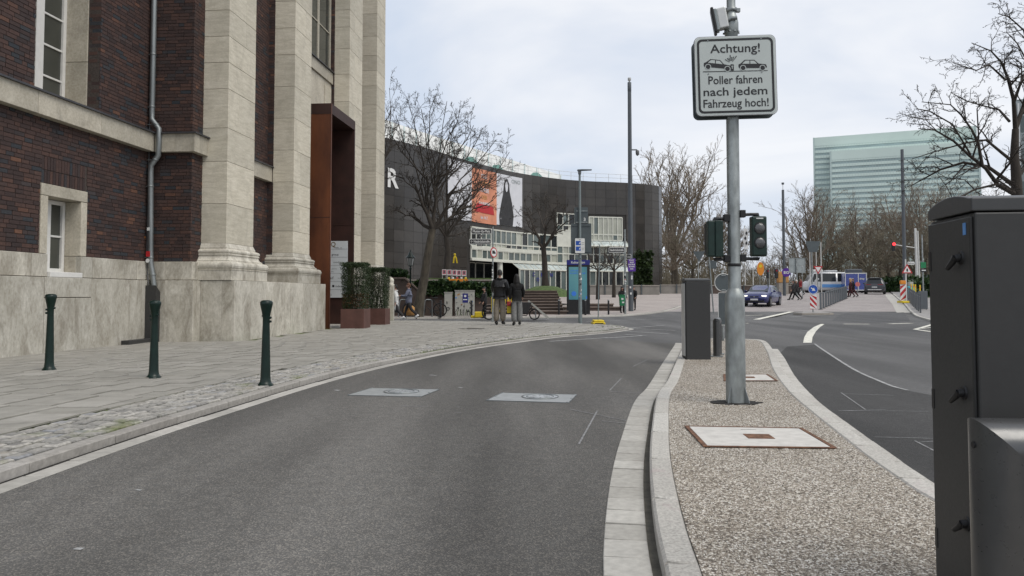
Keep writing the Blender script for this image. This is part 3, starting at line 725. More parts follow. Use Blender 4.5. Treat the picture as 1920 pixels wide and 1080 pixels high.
def disc_top(cxp):
    def f(t, L_, lo):
        c = onz(*cxp, 0) - Vector(t.location); 
        m1 = MB(); m1.lathe([(.20, 0), (.20, .009), (.19, .010)], 32, (c.x, c.y, 0)); ob = m1.build('bollard_head', M['steel_worn'], t)
        m2 = MB(); m2.ring((c.x, c.y, .010), .155, .006, 32, 'z', 5); m2.ring((c.x, c.y, .010), .21, .004, 32, 'z', 5); m2.build('groove_ring', M['zinc'], ob)
        m3 = MB()
        for k in range(8): m3 = MB(); m3.box((c.x + .09 * cos(k * pi / 4), c.y + .09 * sin(k * pi / 4), .011), (.05, .02, .003), k * pi / 4); m3.build('tread_bar', M['steel_plate'], ob)
        for p in L_ + [(L_[0] + L_[1]) / 2, (L_[2] + L_[3]) / 2]:
            b = MB(); b.lathe([(.014, 0), (.012, .006)], 8, (p.x * .95, p.y * .95, .004)); b.build('bolt', M['zinc'], t)
    return f
cover('retractable_bollard', 'lowered bollard in a steel plate in the road, the left one', [(650, 741.4), (695, 728.2), (824.5, 730.6), (790, 744.3)], .006, .012, M['steel_plate'], M['zinc'], disc_top((752.6, 736)), 'bollard')
cover('retractable_bollard', 'lowered bollard in a steel plate in the road, nearer the island', [(911, 751), (940.7, 737), (1082, 740.6), (1067, 755.7)], .006, .012, M['steel_plate'], M['zinc'], disc_top((1012.6, 745.7)), 'bollard')
p = onz(884, 617.5, .1); z = zs(p.x, p.y)
t = thing('round_manhole_cover', 'round dark manhole cover in the pavement before the couple', 'manhole cover', (p.x, p.y, z - .004))
MB().lathe([(.42, 0), (.42, .012), (.39, .013)], 28).build('frame', M['zinc_dark'], t); MB().lathe([(.385, 0), (.385, .016)], 28).build('lid', M['bed'], t)
# ------------------------------------------------------------------ brick and stone office building on the left
BL = thing('brick_office_building', 'dark red clinker building with pale stone pilasters and tall rusty steel portal', 'building', (C0, 0, 0), atan2(1, TF))
def fw(px, py, w):                                                  # (u, z) seen at a pixel on the plane w behind the plinth front
    p = onc(px, py, C0 - w * NRM); u, _ = uw(p.x, p.y); return u, p.z
RB = random.Random(21)
ZP, ZB, ZC0, ZC1, ZTOP = 1.50, 1.92, 4.38, 4.80, 9.2
U_C = fw(281, 400, 1.9)[0]                                           # inner corner with the downpipe
USTART = 8.0
brick_unit = MB().box((0, 0, 0), (1, 1, 1)).mesh('brick', M['brick'])
bricks = []                                                         # (u, w, z, len, axis, height)
def lay(axis, fixed, a0, a1, z0, z1, holes=(), soldier=()):
    h_ = .0775; z = z0 + .006; r = 0
    while z + .05 < z1:
        a = a0 - RB.choice((0, .063, .126, .19))
        zt = min(z + .067, z1 - .004)
        while a < a1:
            L = RB.choice((.24, .24, .24, .115, .24, .18)); s0 = max(a, a0); s1 = min(a + L, a1)
            for (p, q, zz0, zz1) in holes:
                if zt > zz0 and z < zz1 and s1 > p and s0 < q:
                    if s0 < p: s1 = min(s1, p - .002)
                    elif s1 > q: s0 = max(s0, q + .002)
                    else: s1 = s0
            if s1 - s0 > .02: bricks.append((axis, fixed, (s0 + s1) / 2, (z + zt) / 2, s1 - s0, zt - z))
            a += L + .011
        z += h_; r += 1
# openings of the recessed wall
wu0, wz1 = fw(78, 342, 1.88); wu1 = fw(163, 430, 1.88)[0]; wz0 = ZP + .02
uu0 = fw(66, 100, 1.9)[0]; uu1 = fw(187, 150, 1.9)[0]
sold = (wu0 + .02, wu1 - .0, wz1, wz1 + .50)
lay('u', 1.9, USTART, U_C, ZB, ZC0, [(wu0, wu1, wz0, wz1), sold])
lay('u', 1.9, USTART, U_C, ZC1, ZTOP, [(uu0, uu1, ZC1, 99)])
a = sold[0]                                                         # upright bricks over the small window
while a + .066 < sold[1]:
    for k in range(2): bricks.append(('u', 1.9, a + .033, sold[2] + .125 + k * .25, .066, .236))
    a += .077
lay('w', U_C, .93, 1.9, ZB, ZC0); lay('w', U_C, .93, 1.9, ZC1, ZTOP)   # return wall
lay('w', uu1, 1.9, 2.16, ZC1, ZTOP)                                  # brick reveal of the tall window
# pilasters: shaft extents along the facade
WS = .33
PL = [(fw(424, 440, WS)[0], fw(475, 440, WS)[0]), (fw(551, 300, WS)[0], fw(581, 400, WS)[0]), (fw(655, 200, WS)[0], fw(678, 300, WS)[0]), (fw(705.5, 300, WS)[0], fw(721, 300, WS)[0])]
UE = PL[3][1]
lay('u', .93, U_C, PL[0][0] + .05, ZB, ZC0); lay('u', .93, U_C, PL[0][0] + .05, ZC1, ZTOP)
lay('u', 1.1, PL[0][1], PL[1][0] + .05, 1.5, ZC0); lay('u', 1.1, PL[0][1], PL[1][0] + .05, ZC1, 10.5); lay('w', PL[1][0] - .02, .93, 1.12, ZC1, 10.5); lay('w', PL[1][0] - .02, .93, 1.12, 1.5, ZC0)
lay('w', PL[2][0] - .02, .88, 1.3, 6.9, 13); lay('u', 1.0, PL[2][1], PL[3][0] + .03, 1.5, 13)
def score(b):
    axis, f_, a, z, L, h_ = b; u, w = (a, f_) if axis == 'u' else (f_, a); x, y = xy(u, w); d2 = x * x + y * y
    px_ = CX + F * x / y; py_ = 552 - F * (z - H) / y
    vis = 1 if (-10 < px_ < 730 and -10 < py_ < 560) else 0
    vs_ = (F * L * (abs(C0 - w) / y) / y if axis == 'u' else F * L / y) * F * h_ / y
    return vis * vs_
bricks.sort(key=score, reverse=True)
wallp = []
restb = MB()
for i, (axis, f_, a, z, L, h_) in enumerate(bricks):
    dp = .05; j = RB.uniform(-.003, .003)
    if axis == 'u': c = (a, f_ + dp / 2 + j, z); s_ = (L, dp, h_)
    else: c = (f_ + dp / 2 + j, a, z); s_ = (dp, L, h_)
    if i < 300:
        o = link('brick', brick_unit, BL, c); o.scale = s_
    else: restb.box(c, s_)
tag(restb.build('brickwork', M['brick'], BL, fix=False), kind='stuff')
# mortar bed behind the bricks, with the openings left free
core = MB(); e_ = .013
def bed(u0, u1, w0, w1, z0, z1): core.b2(u0, u1, w0 + e_, w1, z0, z1)
for (a, b, z0, z1) in ((USTART, wu0, 0, ZC0 + .2), (wu1, U_C + .3, 0, ZC0 + .2), (wu0, wu1, 0, wz0), (wu0, wu1, wz1, ZC0 + .2), (USTART, uu0, ZC0 + .2, 18), (uu1, U_C + .3, ZC0 + .2, 18)): bed(a, b, 1.9, 2.75, z0, z1)
core.b2(USTART, U_C, 2.75, 12, 0, 18)
core.b2(U_C + e_, UE - .1, 1.1 + e_, 12, 0, 18)
core.b2(U_C + e_, PL[0][0] + .1, .93 + e_, 1.2, 0, 18)
core.b2(PL[1][0] - .02 + e_, PL[1][1], .93 + e_, 1.2, 0, 18); core.b2(PL[2][0] - .02 + e_, PL[2][1], .88 + e_, 1.2, 6.9, 18); core.b2(PL[2][1] - .02, PL[3][0] + .05, 1.0 + e_, 1.3, 0, 18)
core.build('wall_core', M['mortar'], BL, fix=False)
def block(name, u0, u1, w0, w1, z0, z1, m, ch=.006):
    g_ = .006 if name == 'plinth_slab' else .004; mb = MB(); mb.b2(u0 + g_, u1 - g_, w0, w1, z0 + g_, z1 - g_)
    return mb.build(name, m, BL, bevel=ch, seg=1)
# plinth of the recessed wall
cuts = [USTART, fw(-60, 580, 1.8)[0], fw(83, 580, 1.8)[0], fw(171, 580, 1.8)[0], fw(243, 580, 1.8)[0], U_C]
for i in range(5):
    a, b = cuts[i], cuts[i + 1]
    if i == 2: block('plinth_slab', a, b, 1.80, 2.0, -.1, 1.12, M['marble']); block('plinth_slab', a, b, 1.80, 2.0, 1.12, ZP, M['marble'])
    else: block('plinth_slab', a, b, 1.80 + .002 * i, 2.0, -.1, ZP, M['marble'])
up = [USTART, fw(-40, 500, 1.86)[0], fw(59, 500, 1.86)[0], wu0 + .19]
for a, b in zip(up, up[1:]): block('plinth_slab', a, b, 1.862, 2.02, ZP, ZB, M['marble'])
up = [wu1 - .19, fw(174, 500, 1.86)[0], fw(257, 500, 1.86)[0], U_C]
for a, b in zip(up, up[1:]): block('plinth_slab', a, b, 1.862, 2.02, ZP, ZB, M['marble'])
# plinth of the return wall
block('plinth_slab', U_C - .10, U_C + .1, .80, 1.46, -.1, ZP, M['marble']); block('plinth_slab', U_C - .102, U_C + .1, 1.46, 1.80, -.1, ZP, M['marble'])
block('plinth_slab', U_C - .05, U_C + .1, .86, 1.5, ZP, ZB, M['marble']); block('plinth_slab', U_C - .05, U_C + .1, 1.5, 1.862, ZP, ZB, M['marble'])
block('plinth_slab', U_C + .1, PL[0][0] + .1, .86, 1.1, ZP, ZB, M['marble'])
# plinth under the first two pilasters and under the last two
uf = fw(438, 630, 0)[0]; ub = fw(610, 600, 0)[0]; us_ = fw(499, 580, 0)[0]; u2 = fw(569, 580, 0)[0]; u3 = fw(545, 580, 0)[0]
for a, b in ((uf, us_), (us_, u3), (u3, u2), (u2, ub)): block('plinth_slab', a, b, .0 if a != us_ else .004, .3, -.1, ZP, M['marble'])
block('plinth_slab', uf + .002, uf + .3, .3, .80, -.1, ZP, M['marble']); block('plinth_slab', U_C + .1, uf + .3, .802, 1.1, -.1, ZP, M['marble']); block('plinth_slab', uf + .3, ub, .3, 1.1, -.1, ZP - .01, M['marble'])
PU0 = fw(617, 616, 0)[0]; PU1 = fw(663, 590, 0)[0]
for a, b in ((PU1 + .03, PL[2][1] + .6), (PL[2][1] + .6, PL[3][0] + .1), (PL[3][0] + .1, UE + .12)): block('plinth_slab', a, b, .12, .9, -.1, ZP, M['marble'])
# pilasters: attic base and coursed shaft
def base_rings(u0, u1, w0, w1, prof):
    return [[Vector((u0 - o, w0 - o, z)), Vector((u1 + o, w0 - o, z)), Vector((u1 + o, w1, z)), Vector((u0 - o, w1, z))] for o, z in prof]
prof = [(.26, ZP + .004), (.26, ZP + .235), (.275, ZP + .245)] + [(.21 + .075 * cos(t), ZP + .335 + .09 * sin(t)) for t in (-1.0, -.5, 0, .5, 1.0, 1.4)] + [(.17, ZP + .435), (.17, ZP + .465)] + [(.165 - .07 * sin(t), ZP + .60 - .13 * cos(t)) for t in (.2, .5, .8, 1.1, 1.4)] + [(.115, ZP + .585), (.115, ZP + .61)] + [(.075 + .05 * cos(t), ZP + .665 + .05 * sin(t)) for t in (-1, -.4, .2, .8, 1.4)] + [(.04, ZP + .73), (.04, ZP + .76), (.0, ZP + .86)]
for k, (a, b) in enumerate(PL):
    mb = MB(); mb.loft(base_rings(a, b, WS, 1.25, prof), 0, False); mb.build('pilaster_base', M['marble'], BL)
    z = ZP + .86; n = 0; top = (8.6, 10.2, 12.2, 13.2)[k]
    while z < top:
        h_ = RB.choice((.62, .78, .92, .98)); cut = RB.choice((0, 0, .38, .62))
        if cut:
            m_ = a + (b - a) * cut; block('stone_block', a, m_, WS, 1.2, z, z + h_, M['travertine'], .004); block('stone_block', m_, b, WS + .002, 1.2, z, z + h_, M['travertine'], .004)
        else: block('stone_block', a, b, WS, 1.2, z, z + h_, M['travertine'], .004)
        z += h_; n += 1
# cornice band with zinc flashing
def band(u0, u1, w0, w1, nseg, z0=ZC0, z1=ZC1):
    for k in range(nseg): block('cornice_block', u0 + (u1 - u0) * k / nseg, u0 + (u1 - u0) * (k + 1) / nseg, w0, w1, z0, z1, M['limestone'])
bc = [USTART, fw(73, 180, 1.74)[0], fw(191, 230, 1.74)[0], U_C - .14]
bc.insert(1, bc[1] - 1.25)
for a, b in zip(bc, bc[1:]): block('cornice_block', a, b, 1.74, 2.1, ZC0, ZC1, M['limestone'])
band(U_C - .14, U_C + .1, .80, 1.26, 1); band(U_C - .14, U_C + .1, 1.26, 1.74, 1); band(U_C + .1, PL[0][0] + .06, .80, 1.1, 1); band(PL[0][1] - .05, PL[1][0] + .05, .96, 1.2, 1)
fl = MB()
fl.b2(USTART, U_C - .19, 1.69, 1.95, ZC1 - .012, ZC1 + .022); fl.b2(U_C - .19, U_C + .1, .75, 1.95, ZC1 - .011, ZC1 + .023); fl.b2(U_C + .1, PL[0][0] + .04, .752, 1.0, ZC1 - .012, ZC1 + .022); fl.b2(PL[0][1] - .04, PL[1][0] + .02, .91, 1.15, ZC1 - .012, ZC1 + .022)
fl.build('flashing', M['zinc_dark'], BL)
# small ground floor window
m = MB(); wn0, wn1 = wu0 + .19, wu1 - .19; zt = wz1 - .22
for (a, b, z0, z1, w0) in ((wu0, wn0, ZB, wz1 - .22, 1.878), (wn1, wu1, ZB, wz1 - .22, 1.878), (wu0, wu1, wz1 - .22, wz1, 1.876)): block('window_surround', a, b, w0, 2.32, z0, z1, M['limestone'])
block('window_surround', wn1, wn1 + .3, 1.97, 2.32, ZP, ZB, M['limestone'])
block('window_sill', wn0 + .005, wn1 - .005, 1.81, 2.3, ZP - .005, ZP + .10, M['white_frame'])
def window(u0, u1, z0, z1, w, cols, bars, fr=.07, m_fr=None, m_gl=None, parent=BL, mul=.06):
    fr_ = MB(); m_fr = m_fr or M['white_frame']
    fr_.b2(u0, u0 + fr, w, w + .09, z0, z1); fr_.b2(u1 - fr, u1, w, w + .09, z0, z1); fr_.b2(u0 + fr, u1 - fr, w + .002, w + .09, z0, z0 + fr); fr_.b2(u0 + fr, u1 - fr, w + .002, w + .09, z1 - fr, z1)
    cw = (u1 - u0 - 2 * fr) / cols
    for k in range(1, cols): x = u0 + fr + k * cw; fr_.b2(x - mul, x + mul, w + .004, w + .09, z0 + fr, z1 - fr)
    for zb in bars: fr_.b2(u0 + fr, u1 - fr, w + .018, w + .07, zb - .018, zb + .018)
    wo = fr_.build('window', m_fr, parent); ed = [z0 + fr] + list(bars) + [z1 - fr]
    for k in range(cols):
        for a, b in zip(ed, ed[1:]):
            x0 = u0 + fr + k * cw; g_ = MB(); g_.b2(x0 + .004, x0 + cw - .004, w + .045, w + .055, a, b); g_.build('pane', m_gl or M['glass_old'], wo, fix=False)
    return wo
window(wn0 + .01, wn1 - .01, ZP + .10, zt - .01, 2.20, 2, [(ZP + zt) / 2 + .05], .075)
dk = MB(); dk.b2(wn0, wn1, 2.5, 2.6, ZP, zt); dk.build('blind', M['cab_grey'], BL, fix=False)
# tall upper window
block('window_surround', uu1 - .03, uu1 + .4, 2.162, 2.9, ZC1, 5.9, M['limestone']); block('window_surround', uu1 - .031, uu1 + .4, 2.163, 2.9, 5.9, ZTOP, M['limestone'])
block('window_sill', uu0, uu1 - .03, 1.95, 2.9, ZC1 - .02, ZC1 + .05, M['limestone'])
window(uu1 - .03 - 1.5, uu1 - .03, ZC1 + .05, ZTOP - .3, 2.62, 2, [ZC1 + .05 + .62 * k for k in range(1, 7)], .09, mul=.11)
dk = MB(); dk.b2(uu0 - .3, uu1, 3.0, 3.05, ZC1, ZTOP); dk.build('curtain', M['cab_grey'], BL, fix=False)
# little sill and slot window between the first pilasters
block('window_surround', PL[0][1] + .15, PL[0][1] + .95, 1.02, 1.3, 3.2, 3.38, M['limestone']); block('window_surround', PL[0][1] + .80, PL[0][1] + .95, 1.022, 1.3, 1.6, 3.2, M['limestone'])
window(PL[0][1] + .1, PL[0][1] + .80, 1.6, 3.2, 1.06, 1, [2.5], .07)
# bay above the portal
block('stone_block', PL[1][1], PL[2][0] - .02, .98, 1.3, 6.6, 8.6, M['limestone']); 
wb = PL[2][0] - .02
window(PL[1][1] + .1, wb - .05, 9.0, 13.2, 1.0, 3, [10.4, 11.8], .09, M['limestone'], M['glass_old'])
block('stone_block', PL[1][1], wb, .92, 1.3, 8.6, 9.0, M['limestone']); fl = MB(); fl.b2(PL[1][1], wb, .86, 1.0, 9.0, 9.03); fl.build('flashing', M['zinc_dark'], BL)
pn = MB(); pn.b2(wb - .75, wb - .12, .95, .99, 7.0, 8.4); pn.build('stone_panel', M['travertine'], BL)
# portal of weathering steel
PZ = fw(617, 190, 0)[1]
po = MB(); th = .09
po.b2(PU0, PU0 + th, 0, 1.5, 0, PZ); pa = po.build('entrance_portal', M['corten'], BL)
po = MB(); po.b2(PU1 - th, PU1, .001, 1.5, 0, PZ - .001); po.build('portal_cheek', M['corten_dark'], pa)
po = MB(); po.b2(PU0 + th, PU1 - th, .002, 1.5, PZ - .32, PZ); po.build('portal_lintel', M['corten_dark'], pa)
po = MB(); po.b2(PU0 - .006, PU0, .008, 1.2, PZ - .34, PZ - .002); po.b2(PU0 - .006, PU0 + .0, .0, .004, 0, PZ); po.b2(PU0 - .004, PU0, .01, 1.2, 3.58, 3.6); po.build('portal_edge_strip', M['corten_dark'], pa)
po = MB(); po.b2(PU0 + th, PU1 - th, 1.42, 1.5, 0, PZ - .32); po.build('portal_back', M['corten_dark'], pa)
po = MB(); po.b2(PU0 + th + .2, PU1 - th - .2, 1.38, 1.42, .12, 2.6); do = po.build('door', M['glass_dark'], pa)
po = MB(); po.b2(PU0 + .6, PU0 + .63, 1.30, 1.33, .9, 1.5); po.build('handle', M['zinc'], do)
po = MB(); po.b2(PU1 - th - .006, PU1 - th, .02, 1.4, 3.56, 3.58); po.build('panel_joint', M['corten_dark'], pa)
po = MB(); po.b2(PU0 + .02, PU1 - .02, .02, 1.4, .05, .16); po.build('threshold', M['gutter_old'], pa)
# downpipe in the corner
up_ = U_C - .17
pts = [(up_, 1.80, 9.2), (up_, 1.80, 5.3), (up_, 1.80, 5.12), (up_, 1.63, 4.90), (up_, 1.62, 4.6), (up_, 1.63, 4.30), (up_, 1.79, 4.08), (up_, 1.80, 3.9), (up_, 1.76, 1.9), (up_, 1.70, 1.6), (up_, 1.66, 1.3)]
dp = MB(); dp.tube(pts, .062, 12); dpo = dp.build('downpipe', M['zinc'], BL)
for z, w in ((7.9, 1.80), (6.6, 1.80), (5.40, 1.80), (5.0, 1.70), (4.2, 1.70), (3.6, 1.795), (2.0, 1.762), (1.62, 1.70)):
    c_ = MB(); c_.lathe([(.066, -.02), (.07, -.012), (.07, .012), (.066, .02)], 12, (up_, w, z)); c_.b2(up_ - .01, up_ + .01, w, 1.92, z - .008, z + .008); c_.build('pipe_clamp', M['zinc'], dpo)
bt = MB(); bt.side([(up_ - .11, -.05), (up_ + .08, -.05), (up_ + .08, 1.22), (up_ - .11, 1.38)], 1.56, 1.80); bt.build('pipe_boot', M['anthracite'], dpo)
st = MB(); st.b2(up_ - .070, up_ - .064, 1.74, 1.83, 2.02, 2.14); st.build('sticker', M['red'], dpo); st = MB(); st.disc((up_ - .069, 1.79, 1.93), .045, 16, 'x', .006); st.build('sticker', M['white_sheet'], dpo)
st = MB(); st.b2(up_ - .070, up_ - .064, 1.76, 1.82, 2.6, 2.67); st.build('sticker', M['white_sheet'], dpo); st = MB(); st.b2(up_ - .03, up_ + .03, 1.9, 1.96, 2.42, 2.47); st.build('cable_clip', M['orange'], dpo)
cb = MB(); cb.tube([(up_ + .05, 1.88, 9), (up_ + .05, 1.88, 1.9), (up_ - .03, 1.8, 1.6), (up_ - .04, 1.78, 1.4)], .012, 6); cb.build('cable', M['ink_grey'], BL)
ch = MB(); ch.b2(U_C - 1.15, U_C - .27, 1.62, 1.80, .10, .21); ch.build('cable_duct', M['anthracite'], BL, bevel=.01)

# ------------------------------------------------------------------ things before the building
def local_root(name, label, cat, u, w, z, group=None): x, y = xy(u, w); return thing(name, label, cat, (x, y, z), atan2(1, TF), group)
t = local_root('directory_sign', 'tall white company directory board inside the rusty portal', 'sign', PU1 - th - .02, .55, fw(640, 558, .5)[1])
hB = 1.95
mb = MB(); mb.b2(-.02, 0, -.36, .36, 0, hB); mb.build('board', M['board_white'], t, bevel=.004)
mb = MB()
for k in range(1, 7): mb.b2(-.023, -.0195, -.35, .35, hB * k / 7.0 - .004, hB * k / 7.0 + .003)
mb.build('divider_line', M['ink_grey'], t)
Mb = Matrix.Translation((-.024, 0, 0)) @ Matrix.Rotation(-pi / 2, 4, 'Z')
for txt, h_, z, y, m_ in (('Q', .16, hB * .905, -.15, 'gold'), ('medic. eu', .05, hB * .872, .03, 'ink_grey'), ('group', .075, hB * .745, -.08, 'ink'), ('consulting', .05, hB * .615, 0, 'ink_grey'), ('partner', .045, hB * .50, -.1, 'ink_grey'), ('plus', .045, hB * .45, -.17, 'ink_grey'), ('aif', .10, hB * .325, -.19, 'ink'), ('the future', .04, hB * .335, .13, 'ink_grey'), ('\u25a0 index', .075, hB * .185, 0, 'ink'), ('EG', .04, hB * .04, -.22, 'ink_grey')):
    src = text_mb(txt, h_, bold=.01 if txt == 'Q' else 0); mb = MB(); put(mb, src, Mb @ Matrix.Translation((-y if False else y, 0, z))); mb.build('lettering', M[m_], t, fix=False)
rl = random.Random(4)
def leaf_box(mb, u0, u1, v0, v1, z0, z1, n, size, flare=0, shell=.12):
    for _ in range(n):
        fz = rl.random(); z = z0 + (z1 - z0) * fz; s = 1 + flare * fz; f_ = rl.randrange(5)
        cu, cv = (u0 + u1) / 2, (v0 + v1) / 2; hu, hv = (u1 - u0) / 2 * s, (v1 - v0) / 2 * s
        a, b = rl.uniform(-1, 1), rl.uniform(-1, 1); dp_ = rl.random() ** 1.6 * shell
        bulge = .02 * sin(9 * a + 7 * fz * 3)
        if f_ == 0: q = Vector((cu - hu + dp_ + bulge, cv + b * hv, z))
        elif f_ == 1: q = Vector((cu + hu - dp_, cv + b * hv, z))
        elif f_ == 2: q = Vector((cu + a * hu, cv - hv + dp_ + bulge, z))
        elif f_ == 3: q = Vector((cu + a * hu, cv + hv - dp_, z))
        else: q = Vector((cu + a * hu, cv + b * hv, z1 - dp_ * .7 + bulge))
        d1 = Vector((rl.gauss(0, 1), rl.gauss(0, 1), rl.gauss(.3, 1))).normalized(); d2 = d1.cross(Vector((rl.gauss(0, 1), rl.gauss(0, 1), rl.gauss(0, 1)))).normalized(); L = size * rl.uniform(.6, 1.4)
        mb.add([q, q + d1 * L * .5 + d2 * L * .22, q + d1 * L, q + d1 * L * .5 - d2 * L * .22], [(0, 1, 2, 3)])
def planter(label, cx_px, base_py, wpx, hpx, hz, top_py, seed):
    P_ = onz(cx_px, base_py, .115); s_ = wpx * P_.y / F; h_ = hpx * P_.y / F; top = at(cx_px, top_py, P_.y).z - .115
    t = thing('hedge_planter', label, 'planter', (P_.x, P_.y, zs(P_.x, P_.y) - .002), -.09, 'steel planters with clipped hedges')
    mb = MB(); a = s_ / 2; mb.b2(-a, a, 0, s_, 0, h_); po_ = mb.build('planter_box', M['planter'], t, bevel=.008); 
    mb = MB(); mb.b2(-a + .02, a - .02, .02, s_ - .02, h_ - .03, h_ + .004); mb.build('soil', M['soil'], t)
    mb = MB(); mb.b2(-a * .72, a * .72, s_ * .15, s_ * .85, h_ + .05, top - .10); mb.build('hedge_core', M['black'], t) if False else None
    mb = MB(); a2 = a * .88; leaf_box(mb, -a2, a2, s_ * .06, s_ * .94, h_ + .01, top, 20000, .038, .17, .16); mb.build('hedge', M['yew'], t, fix=False)
    mb = MB(); leaf_box(mb, -a2 * .96, a2 * .96, s_ * .06, s_ * .94, h_ + .02, h_ + .45, 900 if seed == 0 else 0, .05, .05, .05)
    if mb.v: mb.build('dry_twigs', M['yew_brown'], t, fix=False)
    mb = MB()
    for k in range(7): mb.tube([(rl.uniform(-a * .4, a * .4), s_ / 2 + rl.uniform(-.2, .2), h_), (rl.uniform(-a * .6, a * .6), s_ / 2 + rl.uniform(-.25, .25), top - .15)], [.016, .006], 5)
    mb.build('stem', M['bark_dark'], t)
planter('square brown steel planter with clipped yew hedge browning at its foot', 660, 616.5, 45, 36.5, 1, 493, 0)
planter('square brown steel planter with yew hedge, nearer the stone post', 704, 609.5, 37, 30.5, 1, 502.5, 1)
P_ = at(731.5, 600, 32.0); t = thing('stone_post', 'pale stone post with rounded cap at the end of the facade', 'post', (P_.x, P_.y, .1))
mb = MB(); mb.b2(-.15, .15, -.15, .15, 0, 1.45); mb.build('shaft', M['marble'], t, bevel=.015); mb = MB(); mb.lathe([(.17, 1.45), (.17, 1.5), (.13, 1.53), (.15, 1.6), (.15, 1.68), (.10, 1.76), (.03, 1.79)], 14); mb.build('cap', M['marble'], t)
# bollards
BPROF = [(.085, 0), (.085, .02), (.075, .03), (.064, .05), (.058, .10), (.046, .55), (.041, .74), (.043, .80), (.052, .86), (.066, .92), (.074, .96), (.074, .985), (.060, 1.0), (.03, 1.008)]
def bollard(px, py, hgt, label, spin):
    z = .09; p = onz(px, py, z); z = zs(p.x, p.y); p = onz(px, py, z)
    t = thing('street_bollard', label, 'bollard', (p.x, p.y, z), spin, 'green bollards on the pavement'); k = hgt
    MB().lathe([(r * 1.02, zz * k) for r, zz in BPROF[1:]], 14, mi=0).build('shaft', M['bollard'], t)
    MB().lathe([(.095, -.01), (.095, .014), (.08, .022)], 8).build('foot', M['bollard'], t)
    for s, zz in ((1, .82), (-1, .80), (-1, .755)):
        mb = MB(); mb.tube([(s * .035, -.01, zz * k), (s * .062, -.012, zz * k)], [.017, .013], 8); mb.build('chain_lug', M['bollard'], t)
    return t
bollard(92, 694, 1.06, 'dark green bollard nearest the small ground floor window', .3)
bollard(288, 708.5, 1.0, 'dark green bollard standing in front of the downpipe', -.2)
bollard(497.5, 723, 1.03, 'dark green bollard at the cobble strip by the kerb', 2.9)
# ------------------------------------------------------------------ steel pole on the island with sign, signals and detector
P0 = onz(1380, 754, ZI); PYY = P0.y
t = thing('signal_pole', 'galvanised steel pole on the gravel island carrying the square warning sign', 'pole', P0)
def zat(py, Y=None): return at(1380, py, Y or PYY).z - P0.z
zsh = zat(548); zc = zat(34)
mb = MB(); mb.lathe([(.097, -.05), (.097, zsh - .06), (.094, zsh - .03), (.075, zsh + .02), (.064, zsh + .035), (.0625, zsh + .04), (.0625, zat(235))], 28); mb.build('lower_tube', M['galv'], t)
mb = MB(); mb.lathe([(.0625, zat(235)), (.0625, zat(66)), (.071, zat(64)), (.071, zc - .05), (.062, zc), (.047, zc + .04), (.044, zc + .05), (.044, zc + 1.2)], 24); mb.build('upper_tube', M['galv'], t)
for k, s in ((0, -1), (1, 1)):
    mb = MB(); mb.side([(.095, 0), (.15, 0), (.097, .16)], -.006, .006, 0, Matrix.Rotation(-pi / 2 + s * .8, 4, 'Z')); mb.build('gusset', M['zinc'], t)
mb = MB(); mb.lathe([(.05, zc + .06), (.058, zc + .062), (.058, zc + .10), (.05, zc + .102)], 20); mb.b2(.04, .09, -.02, .02, zc + .062, zc + .098); mb.build('hose_clamp', M['zinc'], t)
mb = MB()
for k in range(9): mb.lathe([(.012, 0), (.010, .016)], 6, (.074 * cos(k * .7), .074 * sin(k * .7), zat(63)))
tag(mb.build('bolts', M['zinc'], t), kind='stuff')
mb = MB(); rr = random.Random(3); mb.loft([[Vector((.24 * cos(a) * (1 + rr.uniform(-.2, .2)), .13 * sin(a) * (1 + rr.uniform(-.2, .3)) - .02, z)) for a in [k * pi / 9 for k in range(18)]] for z in (-.02, .0025)])
hole = mb.build('soil_hole', M['dirt'], t); mb = MB(); mb.box((0, .0, -.02), (.3, .3, .04)); mb.build('base_plate', M['zinc_dark'], t)

def rrect(w, h, r, n=6):
    o = []
    for cx_, cz_, a0 in ((w / 2 - r, h / 2 - r, 0), (-w / 2 + r, h / 2 - r, pi / 2), (-w / 2 + r, -h / 2 + r, pi), (w / 2 - r, -h / 2 + r, 1.5 * pi)):
        for k in range(n + 1): a = a0 + pi / 2 * k / n; o.append((cx_ + r * cos(a), cz_ + r * sin(a)))
    return o
def plate(mb, poly, y0, y1, mi=0, Mx=None): return mb.side(poly, y0, y1, mi, Mx)
def frame(mb, a, b, y, Mx=None):                                    # ring between two outlines of equal count, in the xz plane
    n = len(a); mb.add([(x, y, z) for x, z in a] + [(x, y, z) for x, z in b], [(i, (i + 1) % n, n + (i + 1) % n, n + i) for i in range(n)], 0, False, Mx)
SG = at(1379.5, 141.5, PYY - .12)
t = thing('warning_sign', 'square white sign reading Achtung Poller fahren nach jedem Fahrzeug hoch', 'sign', SG); t.rotation_euler = (0, -.018, radians(-3)); t.scale = (.955, 1, .955)
mb = MB(); plate(mb, rrect(.84, .84, .055), 0, .006); mb.build('panel', M['sign_rim'], t)
mb = MB(); plate(mb, rrect(.826, .826, .05), -.002, .0); pf = mb.build('sign_face', M['sign_face'], t)
mb = MB(); frame(mb, rrect(.792, .792, .052), rrect(.746, .746, .036), -.0035); mb.build('black_border', M['ink'], pf, fix=False)
mb = MB(); frame(mb, rrect(.84, .84, .055), rrect(.85, .85, .06), .003); mb.side(rrect(.85, .85, .06), .004, .03); mb.build('edge_profile', M['sign_back'], t)
mb = MB(); mb.side(rrect(.84, .84, .06), .10, .125); mb.build('rear_panel', M['sign_back'], t, ).location = (-.012, 0, -.018)
def zc_(zx, zy): return ((zx - 405) / 860., (632 - zy - .027 * (zx - 405)) / 860.)
